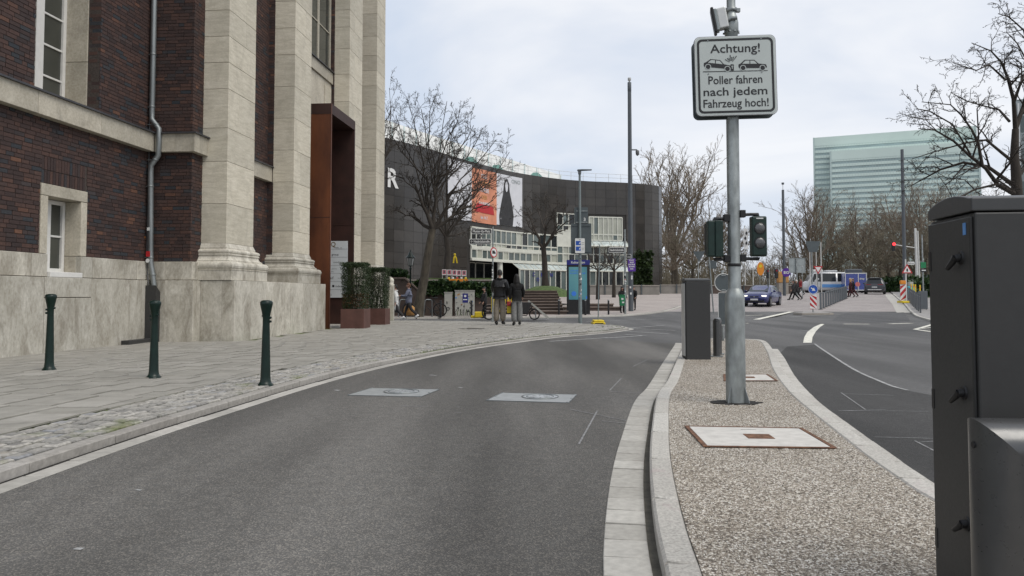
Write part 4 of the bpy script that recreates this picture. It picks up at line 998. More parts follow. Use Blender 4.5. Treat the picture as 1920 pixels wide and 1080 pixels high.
for txt, x0, x1, zy, hh in (('Achtung!', 182, 628, 420, 80), ('Poller fahren', 158, 640, 706, 76), ('nach jedem', 112, 682, 812, 76), ('Fahrzeug hoch!', 108, 690, 920, 76)):
    src = text_mb(txt, hh / 860., (x1 - x0) / 860., bold=.012); c = ((x0 + x1) / 2 - 405) / 860.; mb = MB(); put(mb, src, Matrix.Translation((c, -.0040, (632 - zy) / 860.))); mb.build('lettering', M['ink'], pf, fix=False)
def flatpoly(pts, m, y, name):
    mb = MB(); mb.add([(zc_(a, b)[0], y, zc_(a, b)[1]) for a, b in pts], [tuple(range(len(pts)))]); return mb.build(name, m, pf, fix=True)
carb = [(0, 62), (0, 42), (18, 34), (56, 0), (142, 0), (178, 34), (246, 42), (253, 66), (248, 74), (8, 76)]
win = [[(34, 36), (62, 8), (98, 8), (98, 36)], [(106, 36), (106, 8), (139, 8), (166, 36)]]
def pict(ox, oy, tilt, flip=False):
    c, s_ = cos(tilt), sin(tilt); tr = lambda p: (ox + p[0] * c - p[1] * s_, oy + p[0] * s_ + p[1] * c)
    flatpoly([tr(p) for p in carb], M['ink'], -.0042, 'car_silhouette')
    for w_ in win: flatpoly([tr(p) for p in w_], M['sign_face'], -.0046, 'car_window')
    for wx in (40, 214):
        for r, m_, y in ((27, M['sign_face'], -.0050), (21, M['ink'], -.0054)): flatpoly([(tr((wx, 74))[0] + r * cos(k * pi / 9), tr((wx, 74))[1] + r * sin(k * pi / 9)) for k in range(18)], m_, y, 'car_wheel')
pict(432, 490, 0); pict(128, 474, .115)
flatpoly([(112, 594), (690, 586), (690, 592), (112, 601)], M['ink'], -.0042, 'ground_line')
flatpoly([(361, 530), (389, 530), (389, 588), (361, 588)], M['ink'], -.0044, 'bollard_symbol'); flatpoly([(375, 540), (384, 552), (378, 552), (378, 572), (372, 572), (372, 552), (366, 552)], M['sign_face'], -.0048, 'arrow_symbol')
for k, (a, r0, r1) in enumerate(((-2.55, 20, 66), (-2.2, 22, 60), (-1.95, 24, 56), (-1.68, 24, 78), (-1.45, 22, 60), (-1.2, 24, 66), (-.95, 20, 84))):
    c, s_ = cos(a), sin(a); n_ = (-s_ * 4, c * 4); o_ = (368, 522); flatpoly([(o_[0] + c * r0 - n_[0] * .4, o_[1] + s_ * r0 - n_[1] * .4), (o_[0] + c * r1 - n_[0], o_[1] + s_ * r1 - n_[1]), (o_[0] + c * r1 + n_[0], o_[1] + s_ * r1 + n_[1]), (o_[0] + c * r0 + n_[0] * .4, o_[1] + s_ * r0 + n_[1] * .4)], M['ink'], -.0042, 'burst_line')
for (a, b) in ((163, 312), (640, 295), (160, 617), (638, 601)):
    mb = MB(); x, z = zc_(a, b); mb.disc((x, -.005, z), .007, 10, 'y', .004); mb.build('rivet', M['zinc'], pf)
for s in (-.28, .28):
    mb = MB(); mb.b2(-.07, .07, .03, .12, s - .012, s + .012); mb.build('clamp', M['zinc'], t)

def signal(name, label, px0, px1, py0, py1, front):
    Y = PYY - .02; a = at(px0, py1, Y); b = at(px1, py0, Y); w = b.x - a.x; h_ = b.z - a.z
    t = thing(name, label, 'traffic light', ((a.x + b.x) / 2, Y, a.z))
    mb = MB(); mb.b2(-w / 2, w / 2, -.05, .05, 0, h_); mb.build('housing', M['signal_green'], t, bevel=.014, seg=3)
    if front:
        mb = MB(); mb.b2(-w / 2 + .006, w / 2 - .006, -.060, -.05, .012, h_ - .012); mb.build('door', M['signal_green'], t, bevel=.006)
        for f_ in (.695, .335):
            z = h_ * f_; mb = MB()
            rings = []
            for k in range(6):
                a_ = k / 5 * pi / 2; r = .051 * cos(a_) + .0005; rings.append([Vector((r * cos(q * 2 * pi / 24), -.0605 - .018 * sin(a_), z + r * sin(q * 2 * pi / 24))) for q in range(24)])
            mb.loft(rings, 0, True); le = mb.build('lens', M['lens'], t)
            mb = MB(); mb.ring((0, -.061, z), .054, .006, 28, 'y', 6); mb.build('lens_ring', M['black'], t)
        mb = MB(); mb.b2(-.035, .035, -.062, -.0595, h_ - .03, h_ - .018); mb.build('name_plate', M['sign_rim'], t)
    else:
        mb = MB(); mb.b2(-w * .05, w * .36, -.066, -.05, .0, h_); mb.build('rear_ridge', M['signal_green'], t, bevel=.012, seg=2)
        mb = MB(); mb.b2(-w * .5, -w * .12, -.06, -.05, .01, h_ - .01); mb.build('rear_panel', M['signal_green'], t, bevel=.008, seg=2)
        mb = MB(); mb.b2(-w / 2, w / 2, .05, .12, .03, h_ - .02); mb.build('visor', M['black'], t, bevel=.01)
    s = 1 if front else -1; px_ = P0.x - t.location.x
    for zb, name_ in ((h_ + .02, 'top_arm'), (-.022, 'bottom_arm')):
        mb = MB(); dz_ = .018 if name_ == 'top_arm' else -.012; mb.tube([(0, .0, zb - dz_ * 1.2), (0, 0, zb), (px_ * .3, 0, zb + dz_ * .1), (px_ + s * .055, 0, zb + dz_ * -.2)], [.02, .019, .016, .016], 8); mb.build(name_, M['black'], t)
        mb = MB(); mb.b2(px_ + s * .055, px_ + s * .11, -.03, .03, zb - .03, zb + .045); mb.build('bracket', M['black'], t, bevel=.006)
    if front:
        mb = MB(); mb.lathe([(.066, -.10), (.068, -.095), (.068, -.075), (.066, -.07)], 24, (px_, .02, 0)); mb.build('band_clamp', M['black'], t)
signal('traffic_light', 'dark green two lamp traffic light facing the camera, right of the pole', 1408, 1435, 406, 481, True)
signal('traffic_light', 'dark green traffic light seen from behind, left of the pole', 1326, 1354, 414, 482, False)
D0 = at(1349, 36, PYY - .05)
t = thing('traffic_detector', 'grey detector box with dark back plate clamped beside the pole top', 'detector', D0); t.rotation_euler = (radians(4), radians(-10), radians(-14))
mb = MB(); mb.b2(-.02, .075, -.06, .06, -.11, .10); mb.build('housing', M['sign_rim'], t, bevel=.012, seg=2)
mb = MB(); mb.b2(-.075, -.045, -.085, .085, -.14, .12); mb.build('back_plate', M['black'], t, bevel=.01); mb = MB(); mb.b2(-.047, -.018, -.07, .07, -.12, .10); mb.build('fin_block', M['sign_back_pale'], t, bevel=.006)
mb = MB(); mb.tube([(.05, 0, -.04), (.11, 0, -.02), (.17, 0, -.03)], .02, 8); mb.build('bracket', M['zinc'], t)

# ------------------------------------------------------------------ cabinets and reader posts
def cabinet(label, corner, rz, w, d, hs, lid_h, handles):
    t = thing('control_cabinet', label, 'cabinet', corner, rz, 'anthracite bollard control cabinets')       # corner = near left, local x right, y away
    mb = MB(); mb.b2(.004, w, .0, d, -.06, hs - .004); bo = mb.build('body', M['anthracite'], t, bevel=.006, seg=2)
    n = 14; arch = lambda s: lid_h * (.80 + .62 * sin(pi * (1 - s)) ** .8 - .02 * s + .0 + (.14 if s < .05 else 0))
    pr = [(0, hs)] + [(0 + d * k / n, hs + arch(k / n)) for k in range(n + 1)] + [(d, hs)]
    mb = MB(); mb.loft([[Vector((-.005, y, z)) for y, z in pr], [Vector((w + .005, y, z)) for y, z in pr]], 0, False); mb.build('lid', M['anthracite_lid'], t, bevel=.004, seg=2)
    mb = MB(); mb.b2(-.008, .004, .012, d - .006, .02, hs - .016); do = mb.build('door', M['anthracite'], t, bevel=.004, seg=2)
    for z in handles:
        mb = MB(); mb.tube([(-.008, d * .22, z + .012), (-.014, d * .22, z + .012)], [.024, .022], 14); mb.tube([(-.012, d * .22, z + .012), (-.030, d * .22, z + .010)], [.015, .013], 10); mb.tube([(-.026, d * .215, z + .016), (-.030, d * .25, z + .0), (-.032, d * .36, z - .022)], [.011, .011, .008], 8); mb.build('handle', M['black'], do)
    mb = MB(); mb.b2(-.010, -.0085, d * .10, d * .16, hs - .075, hs - .035); mb.build('sticker', M['blue_pale'], do)
    mb = MB(); mb.b2(-.009, -.0083, .006, .010, .02, hs - .02); mb.build('door_seam', M['black'], do)
    for k in range(3): 
        mb = MB(); mb.box((-.004, d - .02, .2 + k * .5), (.012, .02, .07)); mb.build('hinge', M['black'], do)
    return t
cA = Vector((868 / F * 2.5, 2.5, ZI)); cabinet('anthracite control cabinet cut by the right edge of the picture, closest to camera', cA, -atan2(.046, .35), .75, .352, 1.352, .047, (.31, .74, 1.19))
p = onz(1287, 673.5, ZI); t = cabinet('anthracite control cabinet at the far end of the gravel island', p, 0, .41, .30, 1.30, .035, ()); mb = MB(); mb.b2(-.016, -.008, .03, .27, .05, 1.26); mb.build('pale_side_panel', M['sign_rim'], t)  # pale grey sheet added to make the cabinet's left side lighter
def hoop_guard(label, x, y, hgt, r, rz, span):
    t = thing('guard_hoop', label, 'guard rail', (x, y, ZI), rz, 'anthracite guard hoops'); n = 28; z = hgt - r      # mitred tube frame, local x along the top tube
    def ringp(c, kind):
        o = []
        for k in range(n):
            a = 2 * pi * k / n; u, v = r * cos(a), r * sin(a)
            if kind == 'v': o.append(Vector((c[0] + u, v, c[2])))
            elif kind == 'm': o.append(Vector((c[0] + u, v, c[2] - u)))        # mitre plane, left corner
            elif kind == 'n': o.append(Vector((c[0] + u, v, c[2] + u)))
            else: o.append(Vector((c[0] - u, v, c[2] - u)))        # the right mitre, met by the top tube
        return o
    mb = MB(); mb.loft([ringp((0, 0, -.03), 'v'), ringp((0, 0, z), 'm')], 0, True, False); mb.build('upright', M['hoop_paint'], t)
    mb = MB(); mb.loft([ringp((span, 0, -.03), 'v'), ringp((span, 0, z), 'n')], 0, True, False); mb.build('upright', M['hoop_paint'], t)
    mb = MB(); mb.loft([ringp((0, 0, z), 'm'), ringp((span, 0, z), 'o')], 0, True, False); mb.build('top_tube', M['hoop_paint'], t)
    for q in (0, span): mb = MB(); mb.b2(q - r - .04, q + r + .04, -r - .04, r + .04, -.01, .008); mb.build('foot_plate', M['zinc'], t)
    mb = MB(); mb.tube([(-r - .003, -.01, z + .01), (-r + .01, -.01, z + .01)], .009, 8); mb.build('plug', M['black'], t)
hoop_guard('thick anthracite tube guard hoop before the near cabinet', (1832 - 960) / F * 2.12 + .082, 2.16, .735, .082, radians(-4), .62)
p = onz(1344, 668, ZI); hoop_guard('anthracite tube guard hoop seen end on beside the far cabinet', p.x, p.y, .66, .062, radians(72), .55)
t0 = onz(1344, 668, ZI)

# ------------------------------------------------------------------ posts, signs and masts
def post_thing(name, label, cat, px, Y, py_top, r0, r1, m, dz=0.0, group=None, lean=0):
    p = ong(px, Y, dz); zt = at(px, py_top, Y).z - p.z
    t = thing(name, label, cat, p, 0, group); mb = MB(); mb.tube([(0, 0, -.05), (lean * .5, 0, zt * .5), (lean, 0, zt)], [r0, (r0 + r1) / 2, r1], 12); mb.build('pole', m, t); return t, zt
def child_sign(t, poly, z, m, y=-.06, th=.02, name='sign_panel', x=0):
    mb = MB(); mb.side([(a + x, b + z) for a, b in poly], y, y + th); return mb.build(name, m, t)
def sign_thing(name, label, poly, px, py, Y, m_face, th=.02, m_back=None, cat='sign', group=None, rz=0, yoff=-.08):
    p = at(px, py, Y); t = thing(name, label, cat, (p.x, Y + yoff, p.z), rz, group); mb = MB(); mb.side(poly, 0, th); mb.build('panel', m_face, t); return t
def rect(w, h): return [(-w / 2, -h / 2), (w / 2, -h / 2), (w / 2, h / 2), (-w / 2, h / 2)]
def circ(r, n=22): return [(r * cos(2 * pi * k / n), r * sin(2 * pi * k / n)) for k in range(n)]
def tri(s, inv=False): h_ = s * .866; k = -1 if inv else 1; q = [(-s / 2, -k * h_ / 3), (s / 2, -k * h_ / 3), (0, k * h_ * 2 / 3)]; return q if not inv else list(reversed(q))
def letters(t, txt, h_, w, z, y, m, x=0, bold=0, parent=None):
    src = text_mb(txt, h_, w, bold=bold); mb = MB(); put(mb, src, Matrix.Translation((x, y, z))); return mb.build('lettering', m, parent or t, fix=False)
# keep-right sign backs at the island end
Y = 18.1; p = Vector((at(1355.6, 630, Y).x, Y, ZI)); t = thing('island_sign_post', 'thin steel post at the far end of the gravel island', 'post', p)
mb = MB(); mb.tube([(0, 0, -.05), (0, 0, 1.65)], .03, 10); mb.build('pole', M['galv'], t)
s = sign_thing('round_sign', 'round traffic sign seen from behind above the island post', circ(.205), 1355.6, 530, Y, M['sign_back'], .004, yoff=-.045)
mb = MB(); mb.ring((0, .0, 0), .208, .010, 30, 'y', 6); mb.build('edge_ring', M['white_post'], s)
for z in (-.17, .17): mb = MB(); mb.b2(-.05, .05, -.02, .06, z - .012, z + .012); mb.build('clamp', M['galv'], s)
s = sign_thing('rectangular_sign', 'upright rectangular sign seen from behind on the island post', rrect(.28, .76, .03, 3), 1357, 579, Y, M['sign_back'], .004, yoff=-.045)
mb = MB(); frame(mb, rrect(.29, .77, .035, 3), rrect(.265, .745, .025, 3), -.003); mb.build('edge_ring', M['white_post'], s, fix=False)
# slender street lamp in front of the museum
LY = onz(1088, 607.5, .06).y; p = onz(1088, 607.5, .06); zt = at(1086, 320, LY).z - .06
lamp = thing('street_lamp', 'grey green street lamp with flat head above the pavement tip', 'street lamp', p)
MB().lathe([(.075, -.05), (.07, .6), (.055, zt * .5), (.042, zt)], 14).build('pole', M['mast_green'], lamp)
mb = MB(); mb.side([(-.09, zt - .02), (.46, zt + .015), (.46, zt + .045), (.10, zt + .05), (-.09, zt + .04)], -.07, .07); mb.build('lamp_head', M['mast'], lamp, bevel=.01)
mb = MB(); mb.lathe([(.06, zt - .14), (.06, zt), (.05, zt + .01)], 12); mb.build('neck', M['mast'], lamp)
rs = random.Random(8)
for k in range(16):
    z = rs.uniform(.9, 2.6); a = rs.uniform(-2.3, -.8); s_ = rs.uniform(.03, .07); mb = MB(); mb.box((.064 * cos(a), .064 * sin(a), z), (s_, .012, s_ * rs.uniform(.6, 1.6)), a + pi / 2); mb.build('sticker', M[rs.choice(['white_sheet', 'red', 'ink', 'white_sheet', 'blue_pale', 'ink_grey'])], lamp)
s = sign_thing('information_sign', 'white sign with two blue squares fixed to the street lamp', rrect(.37, .56, .03, 3), 1087, 461, LY, M['white_sheet'], .01, yoff=-.10)
for z in (.09, -.12):
    mb = MB(); mb.side([(-.155, z - .07), (.03, z - .07), (.03, z + .09), (-.155, z + .09)], -.004, -.001); b_ = mb.build('blue_square', M['blue_sign'], s); mb = MB(); mb.side([(-.04, z - .03), (-.02, z + .03), (.02, z + .05), (.015, z - .01)], -.007, -.0045); mb.build('symbol', M['white_sheet'], b_)
letters(s, 'Info', .035, None, .215, -.004, M['ink']); mb = MB()
for k, z in enumerate((.05, .11, -.1, -.16)): mb.b2(.06, .16, -.003, -.001, z, z + .012)
mb.build('text_line', M['ink_grey'], s)
s = sign_thing('direction_sign', 'large dark sign back behind the blue and white information sign', rect(.78, 1.16), 1090, 447, LY, M['sign_back'], .03, yoff=.07)
for z in (.5, -.5): mb = MB(); mb.b2(-.36, .36, -.03, 0, z - .02, z + .02); mb.build('rail', M['sign_back'], s)
s = sign_thing('direction_sign', 'smaller dark sign back with a white figure high on the lamp', rect(.52, .60), 1090, 403, LY, M['sign_back'], .03, yoff=.07); letters(s, '3', .12, None, -.22, -.005, M['white_sheet'], .13, .03)
for z in (.14, -.29): mb = MB(); mb.b2(-.2, .25, -.03, 0, z, z + .03); mb.build('rail', M['galv'], s)
# digital kiosk
KY = 41.6; p = ong(1084.5, KY, .085); kw = 43 * KY / F; kh = at(1084, 487.5, KY).z - p.z
t = thing('display_kiosk', 'black advertising column with blue screen and navy header', 'kiosk', p); mb = MB(); mb.b2(-kw / 2, kw / 2, -.12, .12, 0, kh - .27); mb.build('housing', M['black'], t, bevel=.02)
mb = MB(); mb.b2(-kw / 2 + .1, kw / 2 - .16, -.13, -.12, .80, kh - .38); sc2 = mb.build('screen', M['screen'], t)
mb = MB(); mb.b2(-kw / 2, kw / 2, -.13, .13, kh - .27, kh); hd = mb.build('header', M['navy_head'], t); letters(t, 'Kultur tr\u00e4gt', .12, .75, kh - .19, -.135, M['white_sheet'], -.02, .02, hd)
letters(t, 'LERNEN', .08, .5, kh - .62, -.135, M['screen_ink'], -.2, .02, sc2); letters(t, 'AUSPLAENE', .08, .85, kh - .76, -.135, M['screen_ink'], -.05, .02, sc2); mb = MB(); mb.disc((-.25, -.133, 1.12), .13, 20, 'y', .004); mb.build('screen_motif', M['screen_ink'], sc2)
mb = MB(); mb.b2(kw / 2 - .22, kw / 2 - .1 - .06, -.134, -.131, .85, .98); mb.build('corner_mark', M['screen_ink'], sc2)
mb = MB(); mb.b2(-kw / 2 - .03, kw / 2 + .03, -.17, .17, -.05, .04); mb.build('foot', M['zinc_dark'], t)
# temporary pole in a yellow foot
p = onz(1121.5, 608.5, .03); t = thing('temporary_post', 'thin leaning post standing in a yellow plastic foot', 'post', p); zt = at(1125, 460, p.y).z
mb = MB(); mb.tube([(0, 0, .05), (.03, 0, zt * .5), (.075, 0, zt)], [.022, .021, .020], 8); mb.build('pole', M['mast_green'], t)
mb = MB(); mb.b2(-.24, .24, -.35, .35, 0, .10); mb.build('foot', M['yellow'], t, bevel=.03); mb = MB(); mb.b2(-.20, .20, -.30, .30, .10, .18); mb.build('upper_foot', M['yellow'], t, bevel=.03); mb = MB(); mb.b2(-.16, .16, -.356, -.35, .03, .07); mb.build('grip_slot', M['black'], t)
# little plaza bollards
for px, Yb, lab in ((1048, 41.2, 'thin black bollard left of the advertising column'), (1097.5, 40.6, 'thin black bollard right in front of the advertising column'), (1141, 41.2, 'thin black bollard between advertising column and street name post'), (805 + 21, 37.0, 'thin brown bollard beside the parked bicycle'), (884, 37.0, 'thin brown bollard in front of the graffiti cabinet')):
    p = ong(px, Yb, .085); t = thing('thin_bollard', lab, 'bollard', p, 0, 'thin plaza bollards'); mb = MB(); mb.lathe([(.05, -.02), (.05, .74), (.045, .75)], 10); mb.build('shaft', M['black'], t); mb = MB(); mb.lathe([(.054, .75), (.054, .79), (.03, .81)], 10); mb.build('cap', M['zinc'] if px > 1000 else M['black'], t)
# street name post by the bin
NY = 41.7; t, zt = post_thing('street_name_post', 'sticker covered grey post with two street name signs by the green bin', 'post', 1172.5, NY, 430, .055, .05, M['galv'], .085)
for k in range(10):
    z = rs.uniform(.5, 2.3); a = rs.uniform(-2.3, -.8); mb = MB(); mb.box((.055 * cos(a), .055 * sin(a), z), (.06, .012, rs.uniform(.05, .12)), a + pi / 2); mb.build('sticker', M[rs.choice(['white_sheet', 'ink', 'white_sheet', 'red'])], t)
def name_sign(label, txt, px, py, wpx, hpx, Y, rz=0, letters_=True, dark=True, yoff=-.06):
    w = wpx * Y / F; h_ = hpx * Y / F; p = at(px, py, Y); t = thing('street_name_sign', label, 'sign', (p.x, Y + yoff, p.z), rz, 'street name signs')
    mb = MB(); mb.side(rrect(w, h_, h_ * .2, 3), 0, .02); mb.build('panel', M['white_sheet'], t); mb = MB(); mb.side(rrect(w * .96, h_ * .80, h_ * .14, 3), -.004, .0); q = mb.build('field', M['ink'] if dark else M['white_sheet'], t)
    if letters_: letters(t, txt, h_ * .46, w * .86, -h_ * .20, -.007, M['white_sheet'] if dark else M['ink'], 0, .02, q)
    return t
name_sign('street name sign Neubr\u00fcckstra\u00dfe on the post beside the tall mast', 'Neubr\u00fcckstra\u00dfe', 1156, 469, 30, 10, NY)
name_sign('small angled street name sign on the post beside the tall mast', 'Grabbeplatz', 1178.5, 481.5, 11, 10, NY, radians(-50))
p = at(1166, 563, NY - .25); t = thing('litter_bin', 'green litter bin hanging on the street name post', 'litter bin', (p.x, NY - .28, p.z - .3)); mb = MB(); mb.side([(-.12, 0), (.12, 0), (.155, .56), (-.155, .56)], -.13, .13); bo = mb.build('body', M['green_bin'], t, bevel=.03); mb = MB(); mb.b2(-.165, .165, -.14, .14, .56, .60); mb.build('rim', M['green_bin'], t); mb = MB(); mb.b2(-.05, .06, -.14, -.131, .32, .42); mb.build('sticker', M['white_sheet'], bo); mb = MB(); mb.b2(-.02, .10, -.14, -.131, .15, .23); mb.build('sticker', M['white_sheet'], bo)
mb = MB(); mb.b2(-.12, .12, .13, .26, .3, .34); mb.build('bracket', M['zinc'], t)
# tall lighting masts
t, zt = post_thing('lighting_mast', 'tall grey lighting mast with a camera and a purple poster', 'mast', 1183, 45.5, 172, .15, .11, M['mast'], .085)
mb = MB(); mb.lathe([(.10, zt), (.115, zt + .02), (.115, zt + .55), (.10, zt + .57)], 12); mb.build('light_unit', M['mast'], t); mb = MB(); mb.lathe([(.05, zt + .57), (.05, zt + .66), (.10, zt + .68), (.10, zt + .84)], 10); mb.build('top_lamp', M['white_post'], t)
zc2 = at(1188, 284, 45.5).z - t.location.z; mb = MB(); mb.tube([(0, 0, zc2 + .1), (.42, 0, zc2 + .1), (.45, 0, zc2)], .04, 8); ar = mb.build('camera_arm', M['mast'], t); mb = MB(); mb.lathe([(.03, -.26), (.09, -.2), (.11, -.08), (.11, .04), (.05, .08)], 12, (.45, 0, zc2)); mb.build('camera_dome', M['ink_grey'], ar)
for k in range(4): 
    z = rs.uniform(.8, 2.2); mb = MB(); mb.box((rs.uniform(-.06, .06), -.145, z), (.09, .03, .12)); mb.build('sticker', M['white_sheet'], t)
s = sign_thing('poster', 'purple poster with white print tied to the tall mast', rect(.46, .75), 1183.5, 497, 45.5, M['purple'], .012, cat='poster', yoff=-.2, rz=radians(8))
for k, (tx, w) in enumerate((('LUST', .3), ('AUF', .26), ('EINE NEUE', .40), ('B\u00dcHNE', .34), ('info', .2))): letters(s, tx, .075, w, .24 - k * .125, -.006, M['white_sheet'], 0, .03)
t, zt = post_thing('lighting_mast', 'tall thin mast standing alone against the sky by the trees', 'mast', 1471, 74, 356, .15, .12, M['mast'], .0); mb = MB(); mb.tube([(0, 0, zt), (0, 0, zt + .55)], .03, 6); mb.build('spigot', M['white_post'], t); mb = MB(); mb.lathe([(.1, zt + .52), (.13, zt + .56), (.13, zt + .7), (.05, zt + .72)], 10); mb.build('top_lamp', M['mast'], t)
t, zt = post_thing('lighting_mast', 'tall grey mast rising above the far pavement before the pale tower', 'mast', 1697.5, 62, 281, .15, .12, M['mast'], .08); mb = MB(); mb.lathe([(.12, zt), (.13, zt + .02), (.06, zt + .05)], 10); mb.build('cap', M['mast'], t)
s = sign_thing('poster', 'small round purple placard on the thin mast', circ(.42), 1473, 511, 74, M['purple'], .02, cat='poster', yoff=-.2); letters(s, 'EG', .25, .5, -.12, -.006, M['white_sheet'], 0, .03)
# posts with sign backs beyond the island
Y = 50; t, zt = post_thing('give_way_post', 'thin post with a triangular sign back left of the rear signal head', 'post', 1310, Y, 474, .03, .03, M['galv'], .08); s = sign_thing('give_way_sign', 'inverted triangle sign seen from behind, left of the rear signal head', tri(.80, True), 1310.5, 478, Y, M['sign_back'], .02, yoff=-.05)
t, zt = post_thing('leaning_post', 'leaning grey post with small sign backs beside the far cabinet', 'post', 1338, 44, 482, .04, .035, M['galv'], .08, lean=-.22); s = sign_thing('small_sign', 'small dark rectangular sign back under the rear signal head', rect(.46, .46), 1336.5, 496, 44, M['sign_back'], .02, yoff=.06)
Y = 56; t, zt = post_thing('sign_post', 'steel post behind the median carrying a wide dark sign back', 'post', 1523.5, Y, 452, .05, .05, M['galv'], .0); s = sign_thing('wide_sign', 'wide dark sign back above the white flag poles', [(-.30, -.42), (.30, -.42), (.50, .2), (.50, .38), (-.50, .38), (-.50, .2)], 1523.5, 462, Y, M['sign_back'], .02, yoff=-.06)
Y = 72; t, zt = post_thing('panel_sign_post', 'pale steel post behind the crossing pedestrians', 'post', 1494.5, Y, 484, .07, .07, M['galv'], .0); s = sign_thing('panel_sign', 'large pale rectangular sign back behind the crossing pedestrians', rect(1.52, 1.38), 1495, 497.5, Y, M['sign_back_pale'], .03, yoff=.08)
mb = MB(); mb.b2(-.76, .76, -.02, .0, -.02, .02); mb.b2(-.78, .78, -.03, .0, .66, .70); mb.b2(-.78, .78, -.03, 0, -.70, -.66); mb.b2(-.78, -.74, -.03, 0, -.66, .66); mb.b2(.74, .78, -.03, 0, -.66, .66); mb.build('frame', M['galv'], s)
for px, Y, top, r, lab in ((1412.5, 92, 487, .06, 'short white flag pole right of the signal'), (1397.5, 92, 425, .06, 'white pole flying a black and white flag'), (1519.5, 95, 470, .07, 'white flag pole left of the median sign post'), (1531.5, 95, 468, .06, 'white flag pole just right of the median sign post'), (1540.5, 95, 456, .07, 'tallest white flag pole before the white van'), (1425, 90, 492, .04, 'thin pole with an orange banner'), (1505, 66, 500, .035, 'thin grey pole by the crossing'), (1443, 70, 505, .04, 'thin dark pole behind the blue car')):
    t, zt = post_thing('flag_pole' if r > .045 else 'thin_pole', lab, 'pole', px, Y, top, r, r * .8, M['white_post'] if r > .045 else M['galv'])
    mb = MB(); mb.lathe([(r, zt), (r * 1.3, zt + .03), (r * .4, zt + .1)], 8); mb.build('finial', M['white_post'], t)
p = at(1397.5, 450, 92); t = thing('flag', 'narrow white flag with black pattern hanging from its pole', 'flag', (p.x, 91.9, p.z)); mb = MB(); n = 10; rows = [[Vector((-.25 + .5 * k / 3 + .05 * sin(i), -.05 * sin(i * 1.3 + k), 1.35 - i * .27)) for k in range(4)] for i in range(n)]; mb.loft(rows, 0, True, False, False); mb.build('cloth', M['white_cloth'], t, fix=False)
for i, (z, x) in enumerate(((.8, .1), (.2, -.05), (-.4, .08))): mb = MB(); mb.side([(x - .15, z), (x + .05, z - .25), (x + .15, z + .05), (x - .02, z + .25)], -.09, -.07); mb.build('print', M['ink'], t)
p = at(1425.5, 504, 90); t = thing('orange_banner', 'orange oval banner on a thin pole behind the blue car', 'banner', (p.x, 89.9, p.z)); mb = MB(); mb.side([(x * .42, z * .78) for x, z in circ(1, 20)], 0, .04); mb.build('cloth', M['orange'], t); mb = MB(); mb.side([(x * .2, z * .2 + .3) for x, z in circ(1, 12)], -.01, -.001); mb.build('print', M['yellow'], t)
# median island with arrow sign and barrier rail
Ym = 43.6; c = ong(1522, 43.2); mi_ = thing('median_island', 'low kerbed median island under the blue arrow sign', 'kerb island', (c.x, c.y, c.z)); poly = [(-1.15, -.3), (-.8, -.7), (.75, -.62), (1.15, -.2), (1.3, .6), (1.9, 4.2), (1.2, 4.4), (-.2, .9), (-.9, .2)]
mb = MB(); mb.prism(poly, -.04, .10); mb.build('kerb', M['cap_stone'], mi_, bevel=.02); mb = MB(); mb.prism([(x * .88, y * .88 + .05) for x, y in poly], .10, .106); mb.build('top', M['pave_far'], mi_)
p = at(1525, 583, Ym + .3); t = thing('keep_right_sign', 'round blue sign with white arrow on a red and white board', 'sign', (p.x, Ym + .3, g(Ym) + .10)); sc3 = (Ym + .3) / F
mb = MB(); mb.tube([(0, .05, 0), (0, .05, 1.4)], .03, 8); mb.build('post', M['zinc'], t)
bw, z0, z1 = 12.5 * sc3, at(1525, 579.5, Ym + .3).z - .1 - g(Ym), at(1525, 552, Ym + .3).z - .1 - g(Ym)
def board(t, bw, z0, z1, y, n=4, flip=1, x=0):
    mb = MB(); mb.b2(x - bw / 2, x + bw / 2, y, y + .02, z0, z1); bd = mb.build('board', M['white_sheet'], t); pitch = (z1 - z0) / n * 1.28; k = -2
    while k < n + 2:
        zb = z0 + k * pitch; pts = [(-bw / 2, zb + bw * .55 * flip), (bw / 2, zb - bw * .55 * flip), (bw / 2, zb - bw * .55 * flip + pitch * .5), (-bw / 2, zb + bw * .55 * flip + pitch * .5)]
        cl = []
        for i in range(4):                                          # clip the stripe to the board
            cl.append((pts[i][0] + x, min(z1, max(z0, pts[i][1]))))
        if max(c_[1] for c_ in cl) - min(c_[1] for c_ in cl) > .03 and not (cl[0][1] == cl[3][1] and cl[1][1] == cl[2][1]):
            mb = MB(); mb.add([(a, y - .003, b) for a, b in cl], [(0, 1, 2, 3)]); mb.build('red_stripe', M['red'], bd, fix=False)
        k += 1
board(t, bw, z0, z1, -.02, 3)
zz = at(1525, 542.5, Ym + .3).z - .1 - g(Ym); mb = MB(); mb.disc((0, -.02, zz), 9.2 * sc3, 26, 'y', .02); bl = mb.build('arrow_disc', M['blue_sign'], t); mb = MB(); mb.ring((0, -.031, zz), 8.6 * sc3, .012, 28, 'y', 4); mb.build('rim', M['white_sheet'], bl)
ar_ = [(-.16, .03), (-.03, .03), (-.03, .11), (.16, 0), (-.03, -.11), (-.03, -.03), (-.16, -.03)]; ca, sa = cos(-.62), sin(-.62); mb = MB(); mb.add([((x * ca - z * sa) * .95, -.034, (x * sa + z * ca) * .95 + zz) for x, z in ar_], [(0, 1, 2, 3, 4, 5, 6)]); mb.build('arrow', M['white_sheet'], bl)
ORD = ('first', 'second', 'third', 'fourth', 'fifth', 'sixth', 'seventh', 'eighth', 'ninth', 'tenth', 'eleventh', 'twelfth', 'thirteenth')
